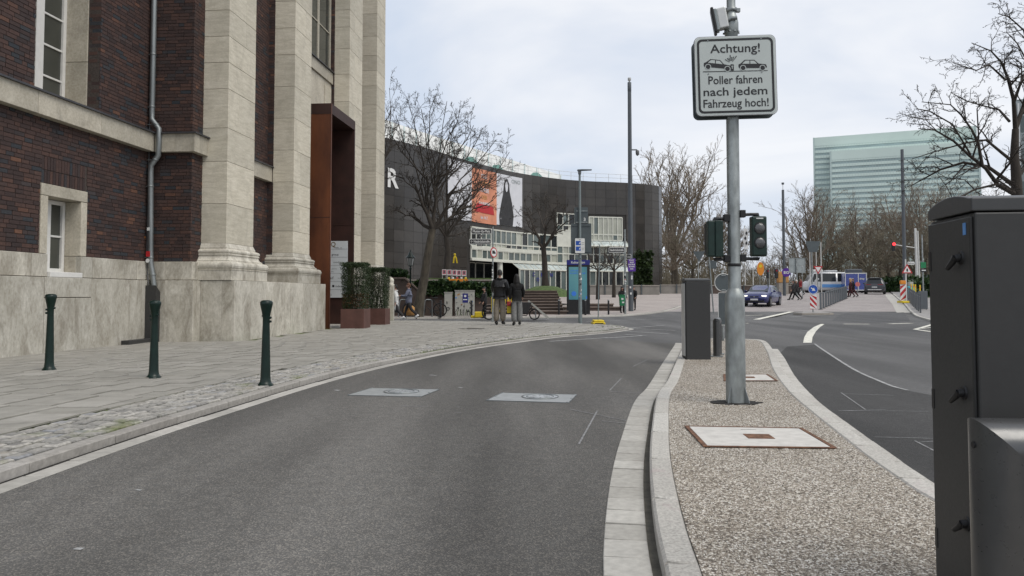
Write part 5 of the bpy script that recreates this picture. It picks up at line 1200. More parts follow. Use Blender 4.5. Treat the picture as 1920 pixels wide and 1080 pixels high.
# rail of upright flat bars along the median
n = 13
for k in range(n):
    f_ = k / (n - 1); Yb = 49 + (65.5 - 49) * f_; px = 1539 + (1587 - 1539) * (1 / 49 - 1 / Yb) / (1 / 49 - 1 / 65.5)
    p = ong(px, Yb, .02); t = thing('barrier_post', 'dark flat steel barrier post, ' + ORD[k] + ' from the arrow sign in the median row', 'barrier post', p, radians(28), 'barrier posts along the median'); mb = MB(); mb.box((0, 0, .53), (.17, .05, 1.06)); mb.build('blade', M['mast'], t, bevel=.01, seg=1); mb = MB(); mb.box((0, 0, .005), (.26, .14, .03)); mb.build('foot', M['zinc_dark'], t)
A = ong(1539, 49, 1.02); B_ = ong(1587, 65.5, 1.02); t = thing('barrier_rail', 'thin dark top rail joining the median barrier posts', 'rail', A); mb = MB(); mb.tube([(0, 0, 0), (B_ - A) * .5 + Vector((0, 0, .0)), B_ - A], .025, 6); mb.build('rail', M['mast'], t)
# right pavement: rail, barriers, signs
n = 10
for k in range(n):
    f_ = k / (n - 1); Yb = 43.5 + 16 * f_; x = xat(RKERB, Yb) + .45; t = thing('barrier_post', 'dark flat steel barrier post, ' + ORD[k] + ' from the near end on the right pavement', 'barrier post', (x, Yb, g(Yb) + .085), radians(-24), 'barrier posts on the right pavement'); mb = MB(); mb.box((0, 0, .55), (.05, .62, 1.1)); mb.build('blade', M['mast'], t, bevel=.01, seg=1); mb = MB(); mb.disc((-.03, -.2, .92), .035, 8, 'x', .01); mb.build('reflector', M['white_sheet'], t)
p = ong(1731, 47.5, .085); t = thing('steel_screen', 'dark steel screen panel behind the barrier posts at right', 'screen', p); mb = MB(); mb.b2(-.28, .28, -.03, .03, .03, 1.15); mb.build('panel', M['mast'], t, bevel=.01); mb = MB(); mb.b2(-.22, -.18, -.04, .04, -.02, .03); mb.build('foot', M['zinc_dark'], t); mb = MB(); mb.b2(.18, .22, -.04, .04, -.02, .03); mb.build('foot', M['zinc_dark'], t)
Y = 56.0; p = ong(1693.5, Y, .09); t = thing('warning_beacon', 'red and white barrier board with orange lamp on a yellow foot', 'barrier', p); s_ = Y / F; board(t, 10.5 * s_, .16, at(1693, 533, Y).z - p.z, -.02, 3, -1)
zt = at(1693, 533, Y).z - p.z; mb = MB(); mb.b2(-.2, .2, -.1, .1, zt, zt + .27); mb.build('lamp', M['orange'], t, bevel=.04); mb = MB(); mb.b2(-.26, .26, -.4, .4, 0, .15); mb.build('foot', M['yellow'], t, bevel=.03)
Y = 57.0; t, zt = post_thing('warning_sign_post', 'white post with a red triangular sign on the right pavement', 'post', 1699.5, Y, 486, .05, .05, M['white_post'], .09)
s = sign_thing('triangle_sign', 'red bordered triangular warning sign with a black symbol', tri(.80), 1700, 506.5, Y, M['red'], .015, yoff=-.07); mb = MB(); mb.side(tri(.56), -.004, -.001); q = mb.build('field', M['white_sheet'], s); mb = MB(); mb.side([(x * .065, z * .13 + .0) for x, z in circ(1, 14)], -.008, -.005); mb.build('symbol', M['ink'], q)
name_sign('small cream street name sign above the red triangle sign', 'Ratinger', 1707.5, 493.5, 13, 5.5, Y, 0, True, False)
for k, (px, Yb) in enumerate(((1709, 62), (1713.5, 61), (1717, 60), (1725.5, 58))):
    p = ong(px, Yb, .09); t = thing('yellow_barrier', ('yellow barrier upright next to the turquoise box', 'second yellow barrier upright from the turquoise box', 'third yellow barrier upright from the turquoise box', 'yellow barrier upright farthest right, set apart from the others')[k], 'barrier', p, radians(10), 'yellow barrier uprights'); mb = MB(); mb.b2(-.045, .045, -.03, .03, 0, 1.25); mb.build('upright', M['yellow'], t, bevel=.015); mb = MB(); mb.b2(-.12, .12, -.2, .2, 0, .08); mb.build('foot', M['rubber'], t); mb = MB(); mb.b2(-.046, .046, -.032, .032, 1.0, 1.10); mb.build('stripe', M['orange'], t)
p = ong(1706.5, 64, .09); t = thing('turquoise_box', 'turquoise box behind the red and white barrier board', 'box', p); mb = MB(); mb.b2(-.28, .28, -.25, .25, .4, 1.0); mb.build('body', mk('turquoise_paint', (.05, .36, .42), .5), t, bevel=.03); mb = MB(); mb.b2(-.1, .2, -.2, .2, 1.0, 1.35); mb.build('top', M['cab_grey'], t, bevel=.02); mb = MB(); mb.b2(-.2, .2, -.2, .2, 0, .4); mb.build('base', M['cab_grey'], t)
# signal mast with lit red light
Y = 72; p = ong(1720.5, Y, .09); zt = at(1718.5, 428, Y).z - p.z; t = thing('signal_mast', 'white mast with an arm carrying a lit red traffic light', 'traffic light', p); mb = MB(); mb.tube([(0, 0, -.05), (-.08, 0, zt)], [.13, .10], 10); mb.build('mast', M['white_post'], t); mb = MB(); mb.tube([(.22, 0, -.05), (.14, 0, zt - .25)], [.08, .07], 8); mb.build('second_mast', M['white_post'], t)
A = at(1676, 459.5, Y); mb = MB(); za = at(1719, 465, Y).z - p.z; mb.tube([(-.03, 0, za), (A.x - p.x, 0, A.z - p.z + .05)], [.05, .04], 8); mb.build('arm', M['white_post'], t)
mb = MB(); xb = A.x - p.x - .07; zb = A.z - p.z; mb.b2(xb - .14, xb + .14, -.15, .1, zb - .55, zb + .26); hd = mb.build('signal_head', M['black'], t, bevel=.03); mb = MB(); mb.disc((xb, -.17, zb + .08), .15, 18, 'y', .05); mb.build('red_lens', M['signal_red'], hd)
t, zt = post_thing('grey_signal_pole', 'grey pole with a green topped signal at the right pavement', 'pole', 1731.5, 60, 440, .06, .05, M['galv'], .09); zb = at(1731, 500, 60).z - t.location.z; mb = MB(); mb.b2(-.2, .2, -.12, -.06, zb - .1, zb + .35); mb.build('green_sign', M['green_bin'], t); mb = MB(); mb.b2(-.22, .22, -.14, -.06, zb - .42, zb - .16); mb.build('signal_box', M['black'], t); mb = MB(); mb.b2(-.16, .16, -.15, -.141, zb - .33, zb - .25); mb.build('plate', M['white_sheet'], t)

# small far signs and crates
s = sign_thing('small_give_way_sign', 'small red and white inverted triangle sign by the flag poles', tri(1.1, True), 1533.5, 504, 90, M['red'], .02); mb = MB(); mb.side(tri(.7, True), -.006, -.001); mb.build('field', M['white_sheet'], s)
t, zt = post_thing('sign_post', 'thin post under the small inverted triangle sign', 'post', 1533.5, 90.1, 500, .04, .04, M['galv'])
p = ong(1470, 80, .02); t = thing('wrapped_crate', 'tan wrapped crate standing behind the crossing pair', 'crate', p); mb = MB(); mb.b2(-.55, .55, 0, .8, 1.2, 2.35); mb.build('wrapping', M['tan_cloth'], t, bevel=.08); mb = MB(); mb.b2(-.5, .5, .05, .75, 0, 1.2); mb.build('base', M['cap_stone'], t)
for px, Y, py, lab in ((1455.5, 78, 506, 'dark traffic light head on its pole behind the blue car'), (1440, 86, 507, 'far dark traffic light head left of the wrapped crate')):
    t, zt = post_thing('far_traffic_light', lab, 'traffic light', px, Y, py, .05, .05, M['mast']); mb = MB(); mb.b2(-.16, .16, -.2, .05, zt - .85, zt + .1); h9 = mb.build('signal_head', M['black'], t, bevel=.03)
    for k in range(3): mb = MB(); mb.disc((0, -.21, zt - .08 - .28 * k), .1, 12, 'y', .04); mb.build('lens', M['lamp_red'] if k == 0 else M['glass_dark'], h9)
# ------------------------------------------------------------------ museum with the curved black granite front
ZM = 14.5
mp_ = [onz(a, b, ZM) for a, b in ((670, 246.5), (722, 258), (800, 278), (880, 302), (960, 322), (1040, 334.5), (1100, 339.5), (1160, 342), (1200, 344.5), (1226, 347.5))]
mpts = [(p.x, p.y) for p in mp_]; e0 = mpts[-1]; mpts += [(e0[0] + .95, e0[1] + 1.2), (e0[0] + 1.2, e0[1] + 3.2), (e0[0] + .6, e0[1] + 12)]
MC = Curve(mpts, .5)
def s_px(px):
    for k in range(int(MC.len * 10)):
        p, _ = MC.at(k * .1)
        if CX + F * p.x / (p.y * cos(TH)) >= px: return k * .1
    return MC.len
MU = thing('museum', 'curved black granite museum with cream steel glazing at its foot', 'building', (mpts[5][0], mpts[5][1], 0)); MO = Vector(MU.location)
def mpt(s, off, z): p, _ = MC.at(s, off); return Vector((p.x - MO.x, p.y - MO.y, z))
ZG = 1.9
S0 = 0.3; sA, sB = s_px(880), s_px(1172); sC, sD = s_px(1043), s_px(1076); sE, sF = s_px(1103), s_px(1165)
def zpx(px, py): s = s_px(px); p, _ = MC.at(s); return at(px, py, p.y).z
ZL = zpx(1000, 438)
holes = [(sA, sB, 0, ZL), (sC, sD, 0, zpx(1060, 401)), (sE, sF, 0, zpx(1130, 406))]
PWD, PHT = 1.30, .97
unit = MB().box((0, 0, 0), (1, .06, 1)).mesh('granite_panel', M['granite']); pans = []
s = S0
while s + PWD < MC.len - .1:
    z = ZM
    while z - PHT > ZG - .6:
        mid = s + PWD / 2; zc3 = z - PHT / 2
        if not any(a - .3 < mid < b + .3 and zc3 < h_ + .2 for a, b, _, h_ in holes): pans.append((mid, zc3))
        z -= PHT
    s += PWD
def pscore(q): p, _ = MC.at(q[0]); return -p.y + (-40 if q[0] > s_px(1236) or q[0] < s_px(700) else 0)
pans.sort(key=pscore, reverse=True); rest = MB()
for i, (sm_, zc3) in enumerate(pans):
    p, q = MC.at(sm_, .03); rz = atan2(q.y, q.x) + rl.uniform(-.008, .008); Mx = Matrix.Translation((p.x - MO.x, p.y - MO.y, zc3)) @ Matrix.Rotation(rz, 4, 'Z') @ Matrix.Diagonal((PWD - .02, 1, PHT - .02, 1))
    if i < 300: o = link('granite_panel', unit, MU); o.matrix_local = Mx
    else: rest.box((0, 0, 0), (1, .06, 1), 0, 0, Mx)
tag(rest.build('granite_cladding', M['granite'], MU, fix=False), kind='stuff')
co = MB(); n = int(MC.len / .8); rows = [[mpt(k * .8, -.06, -.5), mpt(k * .8, -.06, ZM - .02), mpt(k * .8, -1.0, ZM - .02), mpt(k * .8, -1.0, -.5)] for k in range(n)]
# the core is left out behind the glazing so that the glass has depth
def strip(name, s0, s1, o0, o1, z0, z1, m, step=1.0, z1b=None, parent=None):
    n_ = max(2, int((s1 - s0) / step) + 1); rows = []
    for k in range(n_):
        s_ = s0 + (s1 - s0) * k / (n_ - 1); zt_ = z1 if z1b is None else z1 + (z1b - z1) * k / (n_ - 1); rows.append([mpt(s_, o0, z0), mpt(s_, o1, z0), mpt(s_, o1, zt_), mpt(s_, o0, zt_)])
    mb = MB(); mb.loft(rows, 0, False); return mb.build(name, m, parent or MU)
strip('wall_core', 0, sA, -.8, -.01, -.5, ZM - .02, M['granite_core']); strip('wall_core', sB, MC.len, -.8, -.01, -.5, ZM - .02, M['granite_core'])
strip('wall_core', sA, sC, -.8, -.011, ZL, ZM - .02, M['granite_core']); strip('wall_core', sC, sD, -.8, -.01, zpx(1060, 401), ZM - .02, M['granite_core']); strip('wall_core', sD, sE, -.8, -.011, ZL, ZM - .02, M['granite_core']); strip('wall_core', sE, sF, -.8, -.01, zpx(1130, 406), ZM - .02, M['granite_core']); strip('wall_core', sF, sB, -.8, -.011, ZL, ZM - .02, M['granite_core'])
strip('interior_wall', sA, sB, -3.2, -3.0, -.5, ZL + 2, M['granite_core']); strip('soffit', sA, sB, -3.0, -.02, ZL - .04, ZL, M['granite_core'])
def glazing(s0, s1, z0, z1, off, pw, rails, m_gl, fr=.10, skip=None, lean=0):
    n_ = max(1, round((s1 - s0) / pw)); fm = MB()
    ed = [z0] + rails + [z1]
    for k in range(n_ + 1):
        s_ = s0 + (s1 - s0) * k / n_; p, q = MC.at(s_, off); rz = atan2(q.y, q.x); fm.box((p.x - MO.x, p.y - MO.y, (z0 + z1) / 2), (fr, .16, z1 - z0), rz)
    for zr in ed:
        rows = [[mpt(s0 + (s1 - s0) * k / n_, off - .06, zr - fr * .7), mpt(s0 + (s1 - s0) * k / n_, off + .07, zr - fr * .7), mpt(s0 + (s1 - s0) * k / n_, off + .07, zr + fr * .7), mpt(s0 + (s1 - s0) * k / n_, off - .06, zr + fr * .7)] for k in range(n_ + 1)]; fm.loft(rows, 0, False)
    go = fm.build('window_frame', M['steel_white'], MU)
    for k in range(n_):
        for i, (a, b) in enumerate(zip(ed, ed[1:])):
            sm_ = s0 + (s1 - s0) * (k + .5) / n_; p, q = MC.at(sm_, off - .02); rz = atan2(q.y, q.x); mb = MB(); mb.box((p.x - MO.x, p.y - MO.y, (a + b) / 2), ((s1 - s0) / n_ - fr, .03, b - a - fr), rz + rl.uniform(-.02, .02)); mb.build('pane', rl.choice(m_gl) if isinstance(m_gl, list) else m_gl, go, fix=False)
    return go
zr1 = zpx(1000, 470); zr2 = zpx(1000, 493); 
glazing(sA, sC, zr1, ZL - .05, .10, .95, [zr1 + .45], [M['glass_green'], M['glass_green'], M['glass_pale'], M['glass_dark']])
strip('white_band', sA, sC, .02, .22, zr1 - .32, zr1 - .08, M['steel_white'])
glazing(sA, sC, zr2 + .1, zr1 - .32, .12, 1.0, [], [M['glass_pale'], M['glass_green']], .12)
strip('white_band', sA, sB, .0, .26, zr2 - .12, zr2 + .05, M['steel_white'])
sG = s_px(958)
za = zpx(1060, 401); zb = zpx(1060, 432); zbc = zb; glazing(sC, sD, zb, za, .12, .95, [zb + (za - zb) * .3], [M['glass_green'], M['glass_dark'], M['glass_pale']])
za = zpx(1130, 406); zb = zpx(1130, 451); glazing(sE, sF, zb, za - .1, .14, .62, [zb + (za - zb) * .24], [M['glass_pale'], M['glass_pale'], M['glass_green']])
strip('white_band', sC, sD + .2, -.1, .16, zb - .8, zbc, M['steel_white'])
def canopy(s0, s1, z0, z1, out_, pw):
    n_ = max(2, round((s1 - s0) / pw)); fm = MB()
    for k in range(n_ + 1): s_ = s0 + (s1 - s0) * k / n_; fm.tube([mpt(s_, .12, z1), mpt(s_, out_, z0)], .05, 4, 0, False)
    fm.tube([mpt(s0 + (s1 - s0) * k / n_, out_, z0) for k in range(n_ + 1)], .08, 4, 0, False); go = fm.build('canopy_frame', M['steel_white'], MU)
    for k in range(n_):
        a, b = s0 + (s1 - s0) * k / n_, s0 + (s1 - s0) * (k + 1) / n_; mb = MB(); mb.add([mpt(a + .05, .12, z1 - .03), mpt(b - .05, .12, z1 - .03), mpt(b - .05, out_, z0 - .03), mpt(a + .05, out_, z0 - .03)], [(0, 1, 2, 3)]); mb.build('pane', M['glass_roof'], go, fix=False)
canopy(sD + .1, sB, zb - .75, zb - .05, 1.1, 1.0)
glazing(sC, sB, zr2 + .1, zb - .8, .12, .85, [zr1 - .2], [M['glass_green'], M['glass_dark'], M['glass_pale']])
ZS = zpx(1040, 508); canopy(sG, sB, ZS, zr2 - .12, 1.15, .9)
glazing(sG, sB, .9, ZS, 1.1, .85, [], [M['glass_green'], M['glass_green'], M['glass_dark']], .09)
for k, c in enumerate('COMIN'):
    s_ = s_px(985 + k * 8.5); p, q = MC.at(s_, 1.2); src = text_mb(c, .42, None, bold=.03); mb = MB(); put(mb, src, Matrix.Translation((p.x - MO.x, p.y - MO.y, ZS - (.7 if k % 2 == 0 else 1.25))) @ Matrix.Rotation(atan2(q.y, q.x), 4, 'Z')); mb.build('lettering', M['navy_head'], MU, fix=False)
mb = MB(); p = mpt(s_px(940), -.2, 0); mb.lathe([(.3, .5), (.3, zr2)], 14, p); mb.build('column', M['steel_white'], MU); 
glazing(sA, sG - .2, .9, zr2 - .15, -2.4, 1.4, [], M['glass_dark'], .06)
# roof: set-back pale rooflight hall, railing
n = 16; rows = []; mbr = MB()
for k in range(n + 1):
    px = 690 + (1052 - 690) * k / n; y_top = 212 + (328 - 212) * ((px - 690) / (1052 - 690)) ** .93; pw_, _ = MC.at(s_px(px)); a = at(px, 300, pw_.y + 2.0); b = at(px, y_top, pw_.y + 9.0); c = at(px, y_top, pw_.y + 12.0)
    rows.append([Vector((a.x, a.y, ZM - .3)) - Vector((MO.x, MO.y, 0)), Vector((b.x, b.y, max(ZM + .1, b.z))) - Vector((MO.x, MO.y, 0)), Vector((c.x, c.y, max(ZM + .1, b.z))) - Vector((MO.x, MO.y, 0)), Vector((c.x, c.y, ZM - .3)) - Vector((MO.x, MO.y, 0))])
mbr.loft(rows, 0, False); rf = mbr.build('rooflight_hall', M['roof_white'], MU)
mb = MB()
for r_ in rows: mb.tube([r_[0] + Vector((0, 0, .35)), r_[1] + Vector((0, 0, .03))], .05, 4, 0, False)
tag(mb.build('roof_seams', M['tower_edge'], rf), kind='stuff')
mb = MB(); prev = None; s_ = s_px(860)
while s_ < MC.len - 6:
    b = mpt(s_, -.3, ZM); mb.tube([b, b + Vector((0, 0, 1.0))], .022, 4)
    if prev:
        for dz in (.55, 1.0): mb.tube([prev + Vector((0, 0, dz)), b + Vector((0, 0, dz))], .018, 4)
    prev = b; s_ += 1.6
tag(mb.build('roof_railing', M['white_post'], MU), kind='stuff')
for px, py in ((951, 311), (1021, 325), (905, 296)):
    s_ = s_px(px); b = mpt(s_, -1.5, ZM); hh = at(px, py, b.y + MO.y).z - ZM; mb = MB(); mb.side([(-.9, 0), (.9, 0), (.3, hh), (-.3, hh)], -.6, .6); mb.build('roof_vent', mk('copper_green', (.22, .42, .36), .6), MU).location = b
# white lettering and banners on the granite
for px, c in ((733, 'R'), (706, 'E')):
    s_ = s_px(px); p, q = MC.at(s_, .14); z0 = zpx(px, 351); h_ = zpx(px, 316) - z0; src = text_mb(c, h_, None, bold=.03); mb = MB(); put(mb, src, Matrix.Translation((p.x - MO.x, p.y - MO.y, z0)) @ Matrix.Rotation(atan2(q.y, q.x), 4, 'Z')); mb.build('wall_letter', M['white_sheet'], MU, fix=False)
def banner(label, pxa, pxb, yt, yb, m):
    sa, sb = s_px(pxa), s_px(pxb); za, zb = zpx((pxa + pxb) / 2, yt), zpx((pxa + pxb) / 2, yb); b = mpt(sa, 0, 0); t = thing('facade_banner', label, 'banner', (b.x + MO.x, b.y + MO.y, zb), 0, 'exhibition banners'); o_ = Vector((b.x, b.y, zb)); n_ = 8
    mb = MB(); rows = [[mpt(sa + (sb - sa) * k / n_, .16, zb) - o_, mpt(sa + (sb - sa) * k / n_, .20, zb) - o_, mpt(sa + (sb - sa) * k / n_, .20, za) - o_, mpt(sa + (sb - sa) * k / n_, .16, za) - o_] for k in range(n_ + 1)]; mb.loft(rows, 0, False); ob = mb.build('cloth', m, t)
    return t, sa, sb, zb, za, o_
def bprint(B, pts, m, name, off=.215):                              # pts in 0..1 across and up
    t, sa, sb, zb, za, o_ = B; mb = MB(); mb.add([mpt(sa + (sb - sa) * x, off, zb + (za - zb) * z) - o_ for x, z in pts], [tuple(range(len(pts)))]); mb.build(name, m, t, fix=False)
def btext(B, txt, x, z, h_, m, w=None, off=.22):
    t, sa, sb, zb, za, o_ = B; s_ = sa + (sb - sa) * x; p, q = MC.at(s_, off); src = text_mb(txt, h_, w, bold=.02); mb = MB(); put(mb, src, Matrix.Translation((p.x - MO.x - o_.x, p.y - MO.y - o_.y, (za - zb) * z)) @ Matrix.Rotation(atan2(q.y, q.x), 4, 'Z')); mb.build('lettering', m, t, fix=False)
B = banner('white exhibition banner behind the tree crown, left of the orange one', 836, 880, 303, 412, M['banner_white']); btext(B, 'K20', .5, .12, .8, M['ink_grey'])
B = banner('orange exhibition banner with pale lettering between two white banners', 880.5, 927.5, 319, 419, M['banner_orange'])
for k, w in enumerate(('ETEL', 'ADNAN', 'POESIE', 'DER', 'FARBEN')): btext(B, w, .5, .84 - .13 * k, .42, M['tan_cloth'] if k % 2 else M['banner_white'])
btext(B, 'bis 16.7.', .5, .08, .3, M['banner_white']); bprint(B, [(.1, .2), (.9, .18), (.85, .34), (.2, .36)], M['red'], 'print')
B = banner('white exhibition banner with a dark long haired figure and the letters ONO', 928, 976, 330, 424, M['banner_white']); btext(B, 'ONO', .76, .86, .42, M['white_cloth'] if False else M['sign_back_pale'], 1.5)
bprint(B, [(.12, .0), (.10, .18), (.18, .42), (.26, .62), (.30, .84), (.36, .92), (.44, .92), (.50, .84), (.53, .66), (.62, .45), (.68, .2), (.64, .0)], M['banner_dark'], 'figure_print'); bprint(B, [(.36, .70), (.34, .80), (.38, .87), (.43, .87), (.46, .80), (.44, .70), (.40, .66)], M['skin'] if False else M['banner_white'], 'face_print', .225)
bprint(B, [(.16, .12), (.2, .26), (.27, .16), (.36, .05), (.3, .02)], M['banner_white'], 'figure_print', .225); bprint(B, [(.40, .05), (.46, .22), (.50, .2), (.47, .02)], M['banner_white'], 'figure_print', .225)

# ------------------------------------------------------------------ far glass slab tower and a grey block
A = at(1530, 500, 470); B_ = at(1836, 500, 436); dirv = (B_ - A); dirv.z = 0; Lt = dirv.length; rzt = atan2(dirv.y, dirv.x)
tw = thing('slab_tower', 'pale green glass slab tower rising behind the bare trees', 'building', (A.x, A.y, 1.4), rzt); ztop = at(1530, 258.5, 470).z - 1.4
def slab_block(x0, x1, y0, y1, zt, n):
    mb = MB(); mb.b2(x0 + .4, x1 - .4, y0 + .4, y1 - .4, 0, zt - 1); mb.build('core', M['tower_glass'], tw); sh = zt / n
    for k in range(n):
        mb = MB(); mb.b2(x0, x1, y0, y1, k * sh, k * sh + sh * .52); mb.build('spandrel', M['tower_band'], tw, fix=False)
    mb = MB(); mb.b2(x0 - .1, x1 + .1, y0 - .1, y1 + .1, zt - 5.2, zt); mb.build('parapet', M['tower_band'], tw)
    mb = MB(); x = x0 + .8
    while x < x1: mb.b2(x, x + .14, y0 - .02, y0 + .4, 6, zt - 5); x += 1.55
    tag(mb.build('mullions', M['tower_edge'], tw, fix=False), kind='stuff')
    for xx in (x0, x1): mb = MB(); mb.b2(xx - .5, xx + .5, y0 - .3, y1 + .3, 0, zt + .05); mb.build('end_fin', M['tower_edge'], tw)
slab_block(0, Lt, 0, 9, ztop, 30); slab_block(9.5, Lt, -11, -1, at(1560, 286, 460).z - 1.4, 27)
p = at(1908, 520, 75); t = thing('grey_block', 'pale grey office block at the right picture edge behind the tree', 'building', (p.x, 75, 1.2), -atan2(.70, 1)); zt = at(1912, 188, 75).z - 1.2; mb = MB(); mb.b2(0, 14, 0, 12, 0, zt); mb.build('wall', M['sign_back_pale'], t)
for k in range(16):
    mb = MB(); mb.b2(.4 + k * .8, .55 + k * .8, -.25, 0, 0, zt - .4); mb.build('facade_fin', M['sign_rim'], t)
for k in range(5):
    mb = MB(); mb.b2(.6, 13.6, -.02, .02, 3 + k * 3.2, 4.6 + k * 3.2); mb.build('window_band', M['glass_green'], t)

# ------------------------------------------------------------------ retaining walls, steps, planting before the museum
def wbox(name, label, cat, x0, x1, y0, y1, z0, z1, m, cap=None, bev=.02):
    t = thing(name, label, cat, ((x0 + x1) / 2, y0, z0)); w = (x1 - x0) / 2; mb = MB(); mb.b2(-w, w, 0, y1 - y0, 0, z1 - z0); mb.build('body', m, t, bevel=bev, seg=1)
    if cap: mb = MB(); mb.b2(-w - .04, w + .04, -.04, y1 - y0 + .04, z1 - z0, z1 - z0 + .07); mb.build('coping', cap, t)
    return t
def X(px, Y): return at(px, 552, Y).x
RY = 39.4; zw = at(800, 546, RY).z; zh = at(750, 523, RY).z
wbox('retaining_wall', 'low brown retaining wall behind the bicycle and cabinets', 'wall', X(783, RY), X(908, RY), RY, RY + .4, 0, zw - .07, M['brown_wall'], M['step_stone'])
t = thing('stair_cheek', 'brown wall with sloping pale coping behind the lantern', 'wall', (X(759, RY), RY - .02, 0)); wl = X(700, RY) - X(759, RY); wr = X(783.5, RY) - X(759, RY); mb = MB(); mb.side([(wl, 0), (wr, 0), (wr, zw), (0, zh), (wl, zh)], 0, .45); mb.build('body', M['brown_wall'], t)
mb = MB(); mb.side([(wr + .05, zw), (wr + .05, zw + .08), (.02, zh + .09), (wl, zh + .09), (wl, zh), (0, zh)], -.04, .49); mb.build('coping', M['step_stone'], t)
wbox('planting_bed', 'raised bed with pale coping below the memorial posters', 'planter', X(700, 44), X(930, 44), 44, 50, 0, at(830, 524, 44).z - .07, M['brown_wall'], M['cap_stone'])
t = wbox('grass_bed', 'grassy bed behind the pale coping', 'planter', X(795, 44.6), X(920, 44.6), 45, 49.5, at(830, 527, 44).z, at(830, 524, 44).z + .10, M['grass'], None)
def foliage(name, label, cat, boxes, n, size, m='ivy'):
    a = boxes[0]; c = Vector(((a[0] + a[1]) / 2, (a[2] + a[3]) / 2, a[4])); t = thing(name, label, cat, c); mb = MB(); tot = sum((b[1] - b[0]) * (b[5] - b[4]) for b in boxes)
    for b in boxes:
        k = int(n * (b[1] - b[0]) * (b[5] - b[4]) / tot)
        for _ in range(k):
            x = rl.uniform(b[0], b[1]); fz = rl.random(); edge = .5 + .5 * sin(x * 3.1) * sin(x * 1.7 + 1); z = b[4] + (b[5] - b[4]) * fz * (.72 + .28 * edge) - (.18 * (1 - edge) if rl.random() < .3 else 0); y = b[2] + (b[3] - b[2]) * rl.random() ** 2 + .05 * sin(x * 5)
            d1 = Vector((rl.gauss(0, 1), rl.gauss(-.5, .7), rl.gauss(0, 1))).normalized(); d2 = d1.cross(Vector((rl.gauss(0, 1), rl.gauss(0, 1), rl.gauss(0, 1)))).normalized(); L = size * rl.uniform(.6, 1.5); q = Vector((x, y, z)) - c
            mb.add([q, q + d1 * L * .5 + d2 * L * .45, q + d1 * L, q + d1 * L * .5 - d2 * L * .45], [(0, 1, 2, 3)])
    mb.build('leaves', M[m], t, fix=False)
    st = MB()
    for b in boxes:
        for k in range(6): x = rl.uniform(b[0], b[1]) - c.x; st.tube([(x, b[2] - c.y + .3, b[4] - c.z), (x + rl.uniform(-.3, .3), b[2] - c.y + .2, b[5] - c.z - .1)], [.02, .01], 4)
    tag(st.build('stems', M['bark_dark'], t), kind='stuff')
foliage('ivy_hedge', 'dark ivy spilling over the brown retaining wall above the cabinets', 'hedge', [(X(795, RY), X(922, RY), RY - .12, RY + 1.6, zw - .12, at(870, 527, RY + .8).z)], 6500, .15)
foliage('ivy_hedge', 'dark evergreen hedge on top of the wall left of the lantern', 'hedge', [(X(724, RY + .5), X(762, RY + .5), RY + .1, RY + 1.2, zh - .05, at(745, 503, RY + .5).z), (X(760, RY + .6), X(800, RY + .6), RY + .3, RY + 1.4, zw, at(780, 527, RY + .6).z)], 4200, .14)
# memorial posters on stands
for k in range(5):
    px = 838 + k * 9.6 - (1.2 if k > 2 else 0); t = thing('memorial_poster', ('pink poster on a stand, leftmost of the five in the grass bed', 'pink poster on a stand, second from left in the grass bed', 'pink poster on a stand, middle of the five in the grass bed', 'pink poster on a stand, second from right in the grass bed', 'pink poster on a stand, rightmost of the five in the grass bed')[k], 'poster', at(px - 5, 519.5 + k * .4, 44.5), 0, 'memorial posters'); mb = MB(); mb.b2(-.13, .13, -.02, 0, .12, .44); q = mb.build('sheet', M['white_sheet'], t); mb = MB(); mb.b2(-.10, .10, -.025, -.021, .17, .41); mb.build('print', mk('pink_print', (.45, .12, .16), .6), q); mb = MB(); mb.b2(-.04, .05, -.028, -.0255, .22, .38); mb.build('portrait', M['sign_back'], q)
    for s_ in (-.12, .10): mb = MB(); mb.b2(s_, s_ + .02, 0, .02, -.15, .42); mb.build('leg', M['white_post'], t)
p = at(858, 525, 44.0); t = thing('flower_tribute', 'orange cloth with candles and flowers laid on the wall coping', 'tribute', (p.x, 43.9, p.z - .1)); mb = MB(); mb.loft([[Vector((-.6 + .12 * k, -.12 - .03 * sin(k * 2), z + .02 * sin(k * 3))) for k in range(11)] for z in (-.05, .12, .16)] , 0, True, False, False); mb.build('cloth', M['orange'], t)
for k in range(5): mb = MB(); mb.lathe([(.05, .12), (.06, .24), (.05, .26)], 8, (-.5 + k * .24, .05, 0)); mb.build('candle', M[('yellow', 'white_sheet', 'red', 'white_sheet', 'yellow')[k]], t)
# broad steps to the plaza terrace
st = thing('terrace_steps', 'broad brown stone steps rising towards the museum', 'steps', (X(985, 41.5), 41.5, .06)); nst = 8; ys0 = at(1030, 588, 41.5); 
for k in range(nst):
    Ys = 41.8 + k * .95; z0 = g(Ys) + .085 - .06; zt = .16 * (k + 1) + .08; x0 = X(905, Ys) - st.location.x; x1 = X(1058 - k * 2.0 if k else 1064, Ys) - st.location.x
    mb = MB(); mb.b2(x0, x1, k * .95, k * .95 + 1.3, -.1, zt - .05); so_ = mb.build('step', M['brown_wall'], st); mb = MB(); mb.b2(x0 - .02, x1 + .02, k * .95 - .05, k * .95 + 1.3, zt - .05, zt + .005); mb.build('tread', M['step_stone'], so_)
wbox('low_plinth', 'low brown stone plinth lying on the plaza behind the bin', 'plinth', X(1058, 46), X(1165, 46), 46, 46.6, g(46) + .05, g(46) + .26, M['brown_wall'], M['step_stone'])
wbox('low_plinth', 'second low brown stone plinth farther back on the plaza', 'plinth', X(1100, 50), X(1150, 50), 50, 50.6, g(50) + .05, g(50) + .27, M['brown_wall'], M['step_stone'])
